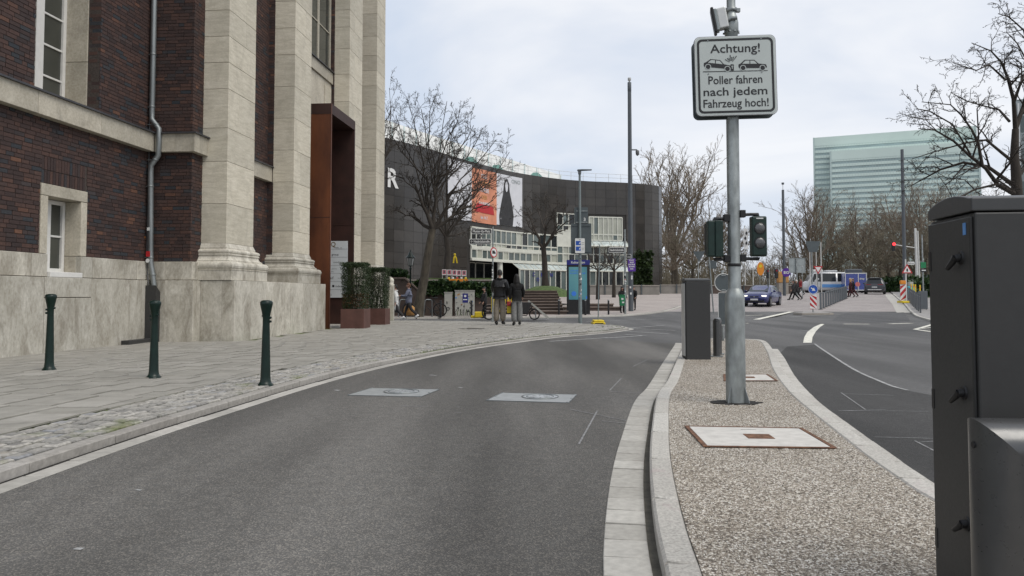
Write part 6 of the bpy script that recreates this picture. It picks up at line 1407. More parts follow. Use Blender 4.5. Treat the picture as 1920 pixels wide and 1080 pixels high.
# concrete walls at the back of the plaza
def long_wall(label, px0, px1, Y, ytop, m, npan):
    x0, x1 = X(px0, Y), X(px1, Y); z0 = g(Y); zt = at((px0 + px1) / 2, ytop, Y).z; t = thing('plaza_wall', label, 'wall', (x0, Y, z0), 0, 'concrete plaza walls'); w = (x1 - x0) / npan
    for k in range(npan):
        mb = MB(); mb.b2(k * w + .015, (k + 1) * w - .015, 0, .3, -.2, zt - z0 - .1); mb.build('wall_panel', m, t, bevel=.01, seg=1)
        mb = MB(); mb.b2(k * w, (k + 1) * w, -.05, .35, zt - z0 - .1, zt - z0); mb.build('coping', M['cap_stone'], t)
        mb = MB(); mb.b2(k * w - .05, k * w + .05, -.12, -.02, -.1, zt - z0 + .05); mb.build('post', M['sign_back'], t)
long_wall('pale concrete plaza wall behind the green bin', 1066, 1237, 74, 534.5, M['concrete_wall'], 5)
long_wall('pale concrete plaza wall left of the far cabinet, before the brown trees', 1238, 1330, 80, 533.5, M['concrete_wall'], 3)
long_wall('brownish wall behind the blue car and crossing pedestrians', 1331, 1490, 84, 534.5, M['brown_wall'], 5)
foliage('evergreen_shrub', 'dark evergreen shrub beside the museum corner', 'shrub', [(X(1190, 82), X(1222, 82), 82, 84, 1.2, at(1205, 468, 82).z)], 2200, .35, 'yew')
foliage('evergreen_shrub', 'dark evergreen shrub at the right pavement behind the signal pole', 'shrub', [(X(1720, 66), X(1800, 66), 66, 69, g(66), at(1740, 515, 66).z)], 3000, .3, 'ivy')

foliage('far_hedge', 'dark evergreen hedge behind the warning triangle and barriers', 'hedge', [(X(1652, 98), X(1770, 98), 98, 101, g(98), at(1700, 519, 98).z)], 5200, .42, 'ivy')
# ------------------------------------------------------------------ bare trees
rt = random.Random(31)
def rv(s): return Vector((rt.gauss(0, s), rt.gauss(0, s), rt.gauss(0, s)))
def path(p0, p1, n, wob, sag=0):
    L = (p1 - p0).length; o = [p0]
    for k in range(1, n): f_ = k / n; o.append(p0.lerp(p1, f_) + rv(wob * L) + Vector((0, 0, sag * L * sin(pi * f_))))
    o.append(p1); return o
def along(pts, f_):
    x = f_ * (len(pts) - 1); i = min(len(pts) - 2, int(x)); return pts[i].lerp(pts[i + 1], x - i), (pts[i + 1] - pts[i]).normalized()
def twigs(mb, pts, r0, r1, lvl, cfg):
    ns = (6, 5, 4, 3, 3)[min(lvl, 4)]; n = len(pts); mb.tube(pts, [r0 + (r1 - r0) * (k / (n - 1)) ** .8 for k in range(n)], ns, 0, lvl < 2, False)
    if lvl >= cfg['max']: return
    L = sum((b - a).length for a, b in zip(pts, pts[1:])); cnt = cfg['n'][lvl]
    for k in range(cnt):
        f_ = cfg.get('start', .22) + (1.0 - cfg.get('start', .22)) * (k + rt.random()) / cnt; p, d = along(pts, min(.99, f_)); a = rv(1); a = (a - d * a.dot(d)).normalized(); ang = rt.uniform(*cfg['ang'])
        dr = (d * cos(ang) + a * sin(ang) + Vector((0, 0, cfg['up'])) + rv(.1)).normalized(); l2 = L * rt.uniform(*cfg['len']) * (1.15 - .5 * f_); q1 = p + dr * l2
        rr = max(cfg['rmin'], (r0 + (r1 - r0) * f_) * .62); twigs(mb, path(p, q1, 3 if lvl < 2 else 2, cfg['wob'], cfg.get('sag', .05)), rr, max(cfg['rmin'] * .7, rr * .35), lvl + 1, cfg)
CFG = dict(max=3, n=(8, 7, 5), ang=(.45, 1.05), len=(.30, .55), up=.12, rmin=.011, wob=.05)
def tree_thing(name, label, base, trunk, tr, limbs, cfg, m_t='bark', m_c='twig', group=None):
    t = thing(name, label, 'tree', base, 0, group); b = Vector(base); mb = MB(); tp = [Vector(p) - b for p in trunk]
    fl = []
    n = len(tp); mb.tube(tp, [tr[0] + (tr[1] - tr[0]) * k / (n - 1) + (.35 * tr[0] if k == 0 else 0) for k in range(n)], 12, 0, True, True); mb.build('trunk', M[m_t], t)
    cr_ = MB()
    for q in limbs: twigs(cr_, [Vector(p) - b for p in q[0]], q[1], q[2], cfg['max'] if len(q) > 3 and q[3] == 'bare' else 0, dict(cfg, n=(3,) + tuple(cfg['n'][1:])) if len(q) > 3 and q[3] else cfg)
    cr_.build('crown', M[m_c], t, fix=False); return t
def pxl(pts, Y, dys): return [at(a, b_, Y + d_) for (a, b_), d_ in zip(pts, dys)]
def fanlimbs(fork, targets, Y, r0, r1, spread):
    L_ = []
    for (a, b_) in targets:
        e_ = at(a, b_, Y + rt.uniform(-spread, spread)); m_ = fork.lerp(e_, .45) + Vector((0, rt.uniform(-.3, .3), -.02 * (e_ - fork).length)) + rv(.05 * (e_ - fork).length); L_.append((path(fork, m_, 2, .04)[:-1] + path(m_, e_, 3, .05), r0 * rt.uniform(.75, 1.1), r1))
    return L_
def fan2(fork, leaders, targets, Y, rl0, r0, r1, spread):              # a few leaders first, the limbs spring from them
    out_ = []; L_ = []
    for (a, b_) in leaders:
        e_ = at(a, b_, Y + rt.uniform(-.8, .8)); L_.append((path(fork, e_, 4, .035), e_))
    for pts, e_ in L_: out_.append((pts, rl0, r0 * .9, True))
    for (a, b_) in targets:
        e_ = at(a, b_, Y + rt.uniform(-spread, spread)); pts = min(L_, key=lambda q: (Vector((q[1].x, q[1].z)) - Vector((e_.x, e_.z))).length)[0]; p, d = along(pts, rt.uniform(.35, .98)); m_ = p.lerp(e_, .45) + rv(.05 * (e_ - p).length); out_.append((path(p, m_, 2, .04)[:-1] + path(m_, e_, 3, .05), r0 * rt.uniform(.6, 1.0), r1, False))
    return out_
# the big tree before the museum
Y = 37.2; tb = ong(781, Y, .05); tk = [tb - Vector((0, 0, .1))] + [at(a, b_, Y) for a, b_ in ((788, 560), (795, 525), (800, 490), (806, 455), (811, 430))]; fk = tk[-1]
tg = [(728, 250), (742, 215), (765, 190), (790, 205), (815, 185), (838, 190), (862, 205), (888, 235), (905, 240), (930, 262), (955, 285), (940, 325), (905, 350), (760, 330), (735, 395), (880, 395), (840, 280), (800, 270), (870, 300), (775, 270), (730, 320), (915, 300), (850, 240)]
tree_thing('street_tree', 'large bare tree with leaning trunk before the museum, by the bicycle', tb, tk, (.24, .17), fan2(fk, [(778, 345), (800, 330), (826, 325), (856, 350), (885, 385), (768, 400)], tg, Y, .115, .055, .014, 2.6), dict(CFG, max=4, n=(8, 7, 5, 3), rmin=.0055, up=.10, len=(.24, .42), wob=.04))
Y = 46.6; tb = ong(839, Y, .9); tk = [tb] + [at(a, b_, Y) for a, b_ in ((838, 500), (840, 470), (836, 445))]
tree_thing('street_tree', 'dark bare tree behind the memorial posters, yellow ribbon on its trunk', tb, tk, (.22, .17), fanlimbs(tk[-1], [(795, 370), (812, 335), (838, 325), (868, 345), (890, 365), (905, 330), (860, 400), (815, 400), (880, 430), (925, 375)], Y, .075, .02, 2.2), dict(CFG, rmin=.009, len=(.25, .42)), 'bark_dark', 'twig')
p = at(852, 481, 44.5); t = thing('yellow_ribbon', 'yellow ribbon tied round the dark tree behind the posters', 'ribbon', p); mb = MB(); ellipsoid(mb, (.02, 0, .12), (.07, .05, .06), 8, 6); mb.build('knot', M['yellow'], t)
for s_ in (-.06, .07): mb = MB(); mb.loft([[Vector((0, 0, .12)), Vector((.05, 0, .12))], [Vector((s_, -.03, -.1)), Vector((s_ + .08, -.03, -.1))], [Vector((s_ * 1.6, 0, -.38)), Vector((s_ * 1.6 + .09, 0, -.38))]], 0, False, False, False); mb.build('tail', M['yellow'], t)
Y = 49; tb = Vector((X(700, Y), Y, g(Y))); tk = [tb, at(700, 450, Y), at(702, 380, Y), at(706, 330, Y)]
tree_thing('street_tree', 'bare tree mostly hidden behind the building edge', tb, tk, (.25, .17), fanlimbs(tk[-1], [(730, 165), (735, 195), (724, 215), (738, 240), (745, 225), (725, 300), (705, 180), (690, 190), (670, 230), (730, 335)], Y, .07, .012, 2.0), dict(CFG, rmin=.008, len=(.22, .4), n=(7, 5, 4)), 'bark_dark', 'twig')
Y = 54; tb = Vector((X(1023, Y), Y, 1.75)); tk = [tb - Vector((0, 0, .3))] + [at(a, b_, Y) for a, b_ in ((1022, 520), (1021, 490), (1019, 465))]
tree_thing('street_tree', 'bare spreading tree on the grass mound above the steps', tb, tk, (.24, .17), fan2(tk[-1], [(1000, 425), (1022, 420), (1045, 425)], [(966, 392), (985, 372), (1003, 380), (1022, 365), (1045, 375), (1066, 385), (1080, 405), (1062, 430), (972, 425), (990, 400), (1040, 400)], Y, .12, .06, .018, 2.0), dict(CFG, rmin=.010, up=.05, len=(.25, .42), n=(7, 6, 4)), 'bark_dark', 'twig')
mb = MB(); mb.lathe([(2.0, 1.0), (1.5, 1.45), (.8, 1.72), (.1, 1.80)], 20); t = thing('grass_mound', 'small grassy mound at the foot of the spreading tree', 'mound', (X(1023, 54), 54, 0)); mb.build('turf', M['grass'], t)
for k, (px, Y, lab) in enumerate(((1121, 62, 'small pollarded tree right behind the advertising column'), (1151, 66, 'small pollarded tree before the museum glazing, right of the other'))):
    tb = Vector((X(px, Y), Y, g(Y) + .08)); tk = [tb, at(px, 520, Y), at(px + 1, 508, Y)]
    tree_thing('pollard_tree', lab, tb, tk, (.13, .12), fanlimbs(tk[-1], [(px + d_, y_) for d_, y_ in ((-36, 478), (-28, 466), (-18, 474), (-8, 462), (4, 470), (14, 462), (24, 472), (33, 480), (38, 492), (-38, 494))], Y, .05, .02, 1.5), dict(CFG, n=(5, 4, 3), rmin=.010, len=(.25, .42)), 'bark_dark', 'twig', 'pollarded plaza trees')
# the near tree at the right edge
Y = 24; tb = Vector((X(1916, Y), Y, .085))
tk = [tb] + [at(a, b_, Y) for a, b_ in ((1912, 480), (1908, 400), (1906, 340), (1902, 290), (1904, 242))]
lm = [([(1906, 365), (1872, 345), (1845, 315), (1818, 288), (1790, 262), (1752, 245), (1722, 238)], 0, -2.2, .10), ([(1904, 350), (1852, 312), (1805, 304), (1765, 316), (1728, 338), (1706, 352)], 0, 1.6, .085), ([(1842, 312), (1836, 270), (1826, 240), (1800, 218), (1782, 196), (1732, 190)], -.9, -1.4, .06), ([(1904, 242), (1899, 190), (1888, 150), (1876, 118), (1856, 97), (1822, 84)], 0, -1.2, .085), ([(1904, 242), (1918, 200), (1930, 150), (1948, 90), (1960, 20)], 0, .8, .10), ([(1893, 228), (1872, 205), (1848, 196), (1812, 192), (1782, 172)], 0, 1.5, .05), ([(1886, 150), (1858, 122), (1830, 128), (1784, 120)], -.7, -2.0, .04), ([(1935, 120), (1915, 60), (1890, 30), (1870, 24)], .4, -.5, .05), ([(1895, 300), (1850, 262), (1812, 268), (1770, 280), (1712, 300)], 0, .4, .06), ([(1870, 345), (1830, 352), (1790, 372), (1768, 392)], -.4, -2.5, .05), ([(1905, 340), (1935, 300), (1960, 280)], 0, 1.0, .07), ([(1900, 190), (1925, 120), (1905, 80), (1888, 60)], 0, 2.0, .05), ([(1820, 290), (1785, 232), (1745, 210), (1720, 205)], -1.5, -2.4, .035)]
limbs = []
for pts, d0, d1, r0 in lm:
    n = len(pts); limbs.append(([at(a, b_, Y + d0 + (d1 - d0) * k / (n - 1)) + (rv(.03) if k else Vector()) for k, (a, b_) in enumerate(pts)], r0 * .85, .012))
tree_thing('street_tree', 'large bare dark tree at the right edge behind the near cabinet', tb, tk, (.23, .095), limbs, dict(CFG, max=4, n=(9, 6, 4, 3), len=(.22, .42), rmin=.0055, up=.04, ang=(.5, 1.2), start=.12), 'bark_dark', 'bark_dark')
# far trees: five shapes, repeated
def proto(kind, seed, H_=20.0):
    rt.seed(seed); mb_t = MB(); mb_c = MB(); fk = Vector((rt.uniform(-.3, .3), 0, H_ * (.22 if kind == 'fan' else .30)))
    mb_t.tube([(0, 0, -.5), (fk.x * .5, 0, fk.z * .5), tuple(fk)], [.42, .34, .28], 8); n = 11 if kind == 'fan' else 14
    for k in range(n):
        a = 2 * pi * k / n + rt.uniform(-.3, .3)
        if kind == 'fan': rad = H_ * rt.uniform(.06, .26); z = H_ * rt.uniform(.80, 1.0) - rad * .45
        else: rad = H_ * rt.uniform(.12, .42); z = H_ * rt.uniform(.62, 1.0) - rad * .45
        e_ = Vector((rad * cos(a), rad * sin(a), z)); m_ = fk.lerp(e_, .5) + Vector((cos(a), sin(a), 0)) * rad * .12
        twigs(mb_c, path(fk, m_, 2, .04)[:-1] + path(m_, e_, 3, .04), .20, .045, 0, dict(max=3, n=(9, 7, 4), ang=(.3, .85) if kind == 'fan' else (.45, 1.1), len=(.28, .5), up=.25 if kind == 'fan' else .05, rmin=.019, wob=.05, start=.15))
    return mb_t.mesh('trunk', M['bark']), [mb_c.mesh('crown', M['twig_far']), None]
PR = [proto('fan', 1), proto('round', 2), proto('round', 3), proto('fan', 4), proto('round', 5)]
alt = {}
def far_tree(label, px, Y, ytop, kind, rz, sx=1.0, green=False):
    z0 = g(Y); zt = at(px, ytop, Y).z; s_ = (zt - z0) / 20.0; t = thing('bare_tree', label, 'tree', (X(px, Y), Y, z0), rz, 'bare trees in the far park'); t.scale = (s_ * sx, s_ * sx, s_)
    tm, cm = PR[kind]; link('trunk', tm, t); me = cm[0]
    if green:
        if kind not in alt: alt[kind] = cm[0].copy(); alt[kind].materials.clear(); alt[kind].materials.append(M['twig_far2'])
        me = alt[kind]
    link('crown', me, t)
FT = [('tallest bare tree with upright branches, right of the museum', 1268, 118, 274, 0, .3, 1.15, False), ('bare round tree just left of the steel pole, lower than its neighbour', 1332, 125, 345, 1, 1.0, .85, False), ('bare tree close to the museum corner behind the tall one', 1228, 135, 350, 2, 2.0, .8, True), ('low bare tree behind the plaza wall at the rear signal head', 1300, 112, 402, 4, 2.6, 1.2, True), ('low bushy bare tree behind the far cabinet', 1262, 110, 410, 2, .9, 1.3, False), ('small bare tree partly behind the steel pole', 1375, 128, 392, 4, 4.0, .9, False),
      ('bare tree seen between signal and thin mast, far off', 1445, 170, 470, 1, .5, 1.0, False), ('bare tree with upright crown right of the thin mast', 1522, 112, 362, 3, 1.7, 1.25, False), ('broad bare tree left of the pale tower foot', 1575, 128, 385, 1, 2.2, 1.0, True), ('bare tree in front of the pale tower, left part of the wood', 1612, 120, 372, 4, .2, 1.0, False), ('bare tree in the middle of the wood before the tower', 1650, 132, 365, 2, 3.1, 1.0, False), ('bare tree behind the red light, its crown against the tower', 1688, 115, 335, 1, 5.0, .9, False),
      ('bare tree right of the grey mast before the tower', 1738, 110, 335, 4, 1.2, .9, False), ('bare tree behind the near cabinet top, left of the near tree', 1785, 120, 345, 2, .7, .95, False), ('bare tree at the far right behind the near tree', 1850, 115, 350, 1, 2.9, .9, False), ('low bare tree behind the white van', 1548, 118, 420, 2, 4.4, 1.2, True), ('low bare tree behind the blue trailer', 1630, 108, 418, 4, 1.9, 1.2, True), ('low bare tree behind the dark SUV', 1668, 110, 425, 1, 3.6, 1.2, False), ('low bare tree behind the warning triangle', 1715, 104, 420, 2, 5.2, 1.1, True), ('low bare tree behind the pale panel sign', 1497, 125, 440, 4, .1, 1.1, True), ('far bare tree above the crossing pedestrians', 1470, 160, 455, 2, .8, 1.0, False), ('far bare tree in the gap right of the pole', 1410, 165, 478, 1, 1.1, 1.0, True), ('bare tree behind the near cabinet', 1800, 100, 410, 4, 2.4, 1.2, True)]
for a in FT: far_tree(*a)
# unbroken brown brushwood closing the view behind the trees
rt.seed(77); bw_ = MB()
for k in range(5200):
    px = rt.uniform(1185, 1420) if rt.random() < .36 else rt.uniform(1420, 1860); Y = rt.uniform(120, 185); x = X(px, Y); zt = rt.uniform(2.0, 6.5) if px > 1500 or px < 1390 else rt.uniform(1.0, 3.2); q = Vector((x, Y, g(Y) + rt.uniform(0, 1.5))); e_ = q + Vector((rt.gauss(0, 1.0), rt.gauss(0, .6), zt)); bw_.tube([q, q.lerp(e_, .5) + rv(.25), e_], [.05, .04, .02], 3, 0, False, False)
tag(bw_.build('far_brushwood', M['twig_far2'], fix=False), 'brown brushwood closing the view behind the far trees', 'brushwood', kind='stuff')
# ------------------------------------------------------------------ people
def skin(vs, es, rs_, root, lvl=1):
    me = bpy.data.meshes.new('figure'); me.from_pydata([tuple(v) for v in vs], es, []); ob = bpy.data.objects.new('figure', me); COL.objects.link(ob)
    md = ob.modifiers.new('skin', 'SKIN'); md.use_smooth_shade = True; md.branch_smoothing = .6
    sv = me.skin_vertices[0].data
    for i, r in enumerate(rs_): sv[i].radius = r if isinstance(r, tuple) else (r, r); sv[i].use_root = (i == root)
    sd_ = ob.modifiers.new('sub', 'SUBSURF'); sd_.levels = lvl; sd_.render_levels = lvl
    dg = bpy.context.evaluated_depsgraph_get(); ev = bpy.data.meshes.new_from_object(ob.evaluated_get(dg))
    r_ = ([v.co.copy() for v in ev.vertices], [tuple(p.vertices) for p in ev.polygons]); bpy.data.objects.remove(ob); bpy.data.meshes.remove(me); bpy.data.meshes.remove(ev); return r_
def person(label, pos_, rz, h_=1.75, jacket='black_cloth', trousers='charcoal_cloth', shoe='shoe_black', hair='hair_dark', legs=(0, 0), knees=(0, 0), arms=(.05, -.05), elbows=(.25, .25), wide=0.0, puff=.0, long_hair=False, hem=.80, group=None, head_turn=0, bag=None, narrow=1.0):
    s = h_ / 1.75; t = thing('person', label, 'person', pos_, rz, group)
    V = lambda x, y, z: Vector((x * narrow, y, z)) * s
    pel, spi, che, nb, nk = V(0, 0, .95), V(0, .012, 1.13), V(0, .01, 1.33), V(0, .012, 1.45), V(0, 0, 1.52)
    J = dict(pel=pel, spi=spi, che=che, nb=nb, nk=nk)
    hip = {}; kne = {}; ank = {}; toe = {}; sho = {}; elb = {}; wri = {}
    for i, sd_ in enumerate((-1, 1)):
        a = legs[i]; b = a - knees[i]; hip[i] = V(sd_ * .09, 0, .89); kne[i] = hip[i] + V(sd_ * .012, -sin(a) * .42, -cos(a) * .42); ank[i] = kne[i] + V(0, -sin(b) * .40, -cos(b) * .40)
        fa = max(-.9, min(.5, b)); toe[i] = ank[i] + V(sd_ * .015, -.17 * cos(fa), -.05 + .17 * sin(fa) * .6)
        a = arms[i]; b = a + elbows[i]; sho[i] = V(sd_ * .185, .012, 1.40); elb[i] = sho[i] + V(sd_ * .05, -sin(a) * .29, -cos(a) * .28); wri[i] = elb[i] + V(sd_ * -.005, -sin(b) * .26, -cos(b) * .25)
    lift = min(min(ank[i].z, toe[i].z + .03 * s) for i in (0, 1)) - .075 * s
    # body: one continuous surface from head to feet
    vs = [pel, spi, che, nb, nk, V(0, -.01, 1.56)]; rs_ = [(.13 * s, .095 * s), (.12 * s, .09 * s), (.15 * s, .10 * s), (.07 * s, .065 * s), .052 * s, .055 * s]; es = [(0, 1), (1, 2), (2, 3), (3, 4), (4, 5)]
    for i in (0, 1):
        o = len(vs); vs += [hip[i], kne[i], ank[i], toe[i]]; rs_ += [.085 * s, .056 * s, .038 * s, .03 * s]; es += [(0, o), (o, o + 1), (o + 1, o + 2), (o + 2, o + 3)]
        o = len(vs); d = (wri[i] - elb[i]).normalized(); vs += [sho[i], elb[i], wri[i], wri[i] + d * .07 * s]; rs_ += [.055 * s, .040 * s, .028 * s, (.034 * s, .02 * s)]; es += [(2, o), (o, o + 1), (o + 1, o + 2), (o + 2, o + 3)]
    bv, bf = skin(vs, es, rs_, 0); mb = MB(); mb.add(bv, bf, 0, True)
    hc = V(0, -.015, 1.645); ellipsoid(mb, hc, (.074 * s, .094 * s, .112 * s), 14, 10)
    Rh = Matrix.Rotation(head_turn, 3, 'Z'); hd = lambda v: hc + Rh @ (Vector(v) * s)
    mb.tube([hd((0, -.09, .02)), hd((0, -.105, -.01)), hd((0, -.118, -.03)), hd((0, -.098, -.035))], [.008 * s, .012 * s, .014 * s, .008 * s], 6)
    for k in (-1, 1): mb.tube([hd((k * .072, .01, -.02)), hd((k * .082, .015, .0)), hd((k * .076, .01, .025))], [.006 * s, .016 * s, .008 * s], 6)
    for i, sd_ in enumerate((-1, 1)):                               # five fingers on each palm
        d = (wri[i] - elb[i]).normalized(); side = Vector((0, -1, 0)); side = (side - d * side.dot(d)).normalized(); nrm = d.cross(side).normalized(); pm = wri[i] + d * .075 * s
        for k, L in enumerate((.062, .074, .070, .055)):
            b0 = pm + side * (.028 - .018 * k) * s; mb.tube([b0, b0 + d * L * .45 * s, b0 + (d * .8 - nrm * .25 * sd_) * L * s], [.0085 * s, .008 * s, .006 * s], 5)
        b0 = wri[i] + d * .03 * s + side * .03 * s; mb.tube([b0, b0 + (side * .6 + d) * .03 * s, b0 + (side * .3 + d) * .06 * s], [.01 * s, .009 * s, .007 * s], 5)
    bo = mb.build('body', M['skin'], t, fix=False); f_ = MB()
    for k in (-1, 1): q = hd((k * .03, -.088, .012)); ellipsoid(f_, q, (.010 * s, .006 * s, .007 * s), 6, 4)
    tag(f_.build('eyes', M['ink'], bo, fix=False), kind=None); f_ = MB(); q = hd((0, -.086, -.055)); ellipsoid(f_, q, (.024 * s, .008 * s, .006 * s), 8, 4); f_.build('mouth', M['red_cloth'], bo, fix=False)
    # trousers
    w = wide; vs = [V(0, 0, .98), V(0, .005, 1.08)]; rs_ = [(.15 * s, .118 * s), (.14 * s, .11 * s)]; es = [(0, 1)]
    for i in (0, 1):
        o = len(vs); vs += [hip[i] + V(0, .008, -.02), kne[i], kne[i].lerp(ank[i], 1.0)]; rs_ += [(.105 + w * .25) * s, (.078 + w) * s, (.066 + w * 1.1) * s]; es += [(0, o), (o, o + 1), (o + 1, o + 2)]
    tv, tf = skin(vs, es, rs_, 0); mb = MB(); mb.add(tv, tf, 0, True); mb.build('trousers', M[trousers], t, fix=False)
    # jacket
    p = puff; vs = [V(0, .0, 1.02), V(0, .01, 1.16), V(0, .012, 1.33), V(0, .015, 1.46), V(0, 0, hem)]; rs_ = [((.165 + p) * s, (.135 + p) * s), ((.16 + p) * s, (.13 + p) * s), ((.178 + p) * s, (.13 + p) * s), (.095 * s, .09 * s), ((.168 + p) * s, (.14 + p) * s)]; es = [(0, 1), (1, 2), (2, 3), (0, 4)]
    for i in (0, 1):
        o = len(vs); vs += [sho[i], elb[i], wri[i]]; rs_ += [(.078 + p * .5) * s, (.066 + p * .5) * s, (.048 + p * .2) * s]; es += [(2, o), (o, o + 1), (o + 1, o + 2)]
    jv, jf = skin(vs, es, rs_, 0, 2 if p > .02 else 1)
    if p > .02:                                                     # quilted rows
        for v in jv:
            if v.z > .8 * s:
                k = .5 + .5 * sin(v.z / s * 2 * pi / .095); ax = Vector((0, .01, v.z)) if abs(v.x) < .2 * s else Vector((math.copysign(.235 * s, v.x), v.y, v.z)); d = v - ax; d.z = 0; v += d * (.11 * k - .05)
    mb = MB(); mb.add(jv, jf, 0, True); jo = mb.build('jacket', M[jacket], t, fix=False)
    mb = MB(); mb.ring(V(0, .02, 1.475), .085 * s, .03 * s, 14, 'z', 6); mb.build('collar', M[jacket], jo, fix=False)
    for i in (0, 1):
        mb = MB(); d = (toe[i] - ank[i]); q = ank[i]; mb.tube([q + V(0, .05, -.045), q + V(0, .02, -.02), q + d * .45 + V(0, 0, .0), q + d * 1.0, q + d * 1.12 + V(0, 0, -.012)], [.03 * s, .056 * s, .05 * s, .042 * s, .02 * s], 8); mb.build('shoe', M[shoe], t, fix=False)
    mb = MB(); ellipsoid(mb, hc + V(0, .012, .022), (.084 * s, .104 * s, .114 * s), 14, 10, -.05, 1)
    if not long_hair: mb.loft([[hc + V(.08 * cos(a), .012 + .10 * abs(sin(a)), z) for a in [k * pi / 10 for k in range(11)]] for z in (-.06, -.02, .03)], 0, True, False, False)
    else:
        rows = []
        for z, w_, dp in ((.05, .09, .112), (-.05, .105, .122), (-.14, .118, .13), (-.24, .125, .14), (-.34, .115, .145), (-.40, .07, .11)): rows.append([hc + V(w_ * cos(a), .0 + dp * sin(a), z) for a in [-.5 + k * (pi + 1.0) / 14 for k in range(15)]])
        mb.loft(rows, 0, True, False, False)
    mb.build('hair', M[hair], t, fix=False)
    if bag: bag(t, s, wri, V)
    if abs(lift) > 1e-4:
        for ch in t.children: ch.location.z -= lift
    return t
def stand(px, py, zfun=None, Y=None):
    if Y is not None: return ong(px, Y, zfun or 0)
    p = onz(px, py, .08); z = zs(p.x, p.y); p = onz(px, py, z); return p
person('man in black puffer jacket and wide beige trousers seen from behind', stand(937, 609.5), pi - .15, 1.86, 'black_puffer', 'beige_cloth', 'shoe_black', 'hair_dark', legs=(.04, -.04), knees=(.03, .05), arms=(.08, .35), elbows=(.35, .75), wide=.032, puff=.055, hem=.92, head_turn=.6, group='couple on the pavement')
person('person with long dark hair, black jacket and wide grey trousers seen from behind', stand(969, 610.5), pi + .1, 1.70, 'black_cloth', 'grey_denim', 'shoe_black', 'hair_dark', legs=(.03, -.05), knees=(.02, .06), arms=(.3, .02), elbows=(.5, .1), wide=.036, puff=.022, long_hair=True, hem=.86, group='couple on the pavement')
def tan_bag(t, s, wri, V):
    mb = MB(); c = wri[0] + V(.03, .0, -.36); rings = []
    for z, a, b in ((-.30, .15, .20), (-.28, .17, .25), (-.1, .16, .28), (.08, .13, .25), (.17, .08, .17)): rings.append([c + V(a * cos(k * pi / 7), b * sin(k * pi / 7) + .012 * sin(k * 3 + z * 20), z) for k in range(14)])
    mb.loft(rings, 0, True); mb.build('bag', M['tan_cloth'], t)
    mb = MB(); mb.tube([c + V(0, -.1, .15), wri[0] + V(0, -.02, -.06), c + V(0, .1, .15)], .012, 6); mb.build('bag_handle', M['tan_cloth'], t)
person('walker in slate blue jacket carrying a large tan bag', ong(766, 34.2, .07), -pi / 2 - .1, 1.62, 'slate_cloth', 'charcoal_cloth', 'shoe_white', 'hair_brown', legs=(.32, -.38), knees=(.1, .5), arms=(.0, .35), elbows=(.1, 1.3), puff=.03, hem=.78, bag=tan_bag)
person('walker in a long white coat half hidden by the stone post', ong(741, 33.4, .07), -pi / 2, 1.55, 'white_cloth', 'charcoal_cloth', 'shoe_white', 'hair_dark', legs=(.35, -.35), knees=(.1, .4), arms=(.2, -.2), elbows=(.3, .3), wide=.0, puff=.03, hem=.48)
person('person in dark clothes standing beside the yellow cargo bicycle', ong(908.5, 35.6, .07), -pi / 2 + .4, 1.42, 'charcoal_cloth', 'black_cloth', 'shoe_black', 'hair_dark', arms=(.15, .1), elbows=(.4, .4), puff=.02)
person('person in black behind the green litter bin', ong(1166.5, 43.2, .085), .3, 1.45, 'black_cloth', 'black_cloth', 'shoe_black', 'hair_dark', arms=(.3, .3), elbows=(.6, .6), puff=.04, long_hair=True)
person('person in black with a bag half hidden behind the tall mast', ong(1188.5, 46.6, .085), -.6, 1.42, 'black_cloth', 'black_cloth', 'shoe_black', 'hair_dark', arms=(.1, .25), elbows=(.3, .4), puff=.05)
def col_p(label, px, Y, rz, j, tr, ha, st, h_=1.66, **k): person(label, ong(px, Y, .01), rz, h_, j, tr, 'shoe_black', ha, legs=(st, -st * .9), knees=(.08, .35), arms=(-st * .7, st * .7), elbows=(.3, .3), puff=.03, **k)
col_p('pedestrian in long dark coat crossing, front of the dark pair', 1488, 62, -pi / 2, 'charcoal_cloth', 'black_cloth', 'hair_dark', .45, hem=.62, group='pedestrians crossing the far street')
col_p('pale haired pedestrian in dark coat crossing behind another', 1494, 63, -pi / 2, 'charcoal_cloth', 'black_cloth', 'hair_grey', .42, hem=.66, group='pedestrians crossing the far street')
col_p('pedestrian in a red jacket beyond the crossing pair', 1502, 76, -pi / 2 + .4, 'red_cloth', 'charcoal_cloth', 'hair_dark', .3, group='pedestrians crossing the far street')
def white_bag(t, s, wri, V): mb = MB(); c = V(-.22, -.05, 1.0); mb.loft([[c + V(.07 * cos(k * pi / 5), .17 * sin(k * pi / 5), z) for k in range(10)] for z in (-.17, .1)], 0, True); mb.build('bag', M['white_cloth'], t)
col_p('blond pedestrian with white bag and dark red trousers by the median rail', 1595, 68, -pi / 2 - .3, 'dark_red_cloth', 'dark_red_cloth', 'hair_blond', .3, long_hair=True, bag=white_bag, group='pedestrians at the median rail')
col_p('dark clad pedestrian walking right behind the blond one', 1600, 69, -pi / 2 - .3, 'black_cloth', 'dark_red_cloth', 'hair_brown', .38, group='pedestrians at the median rail')

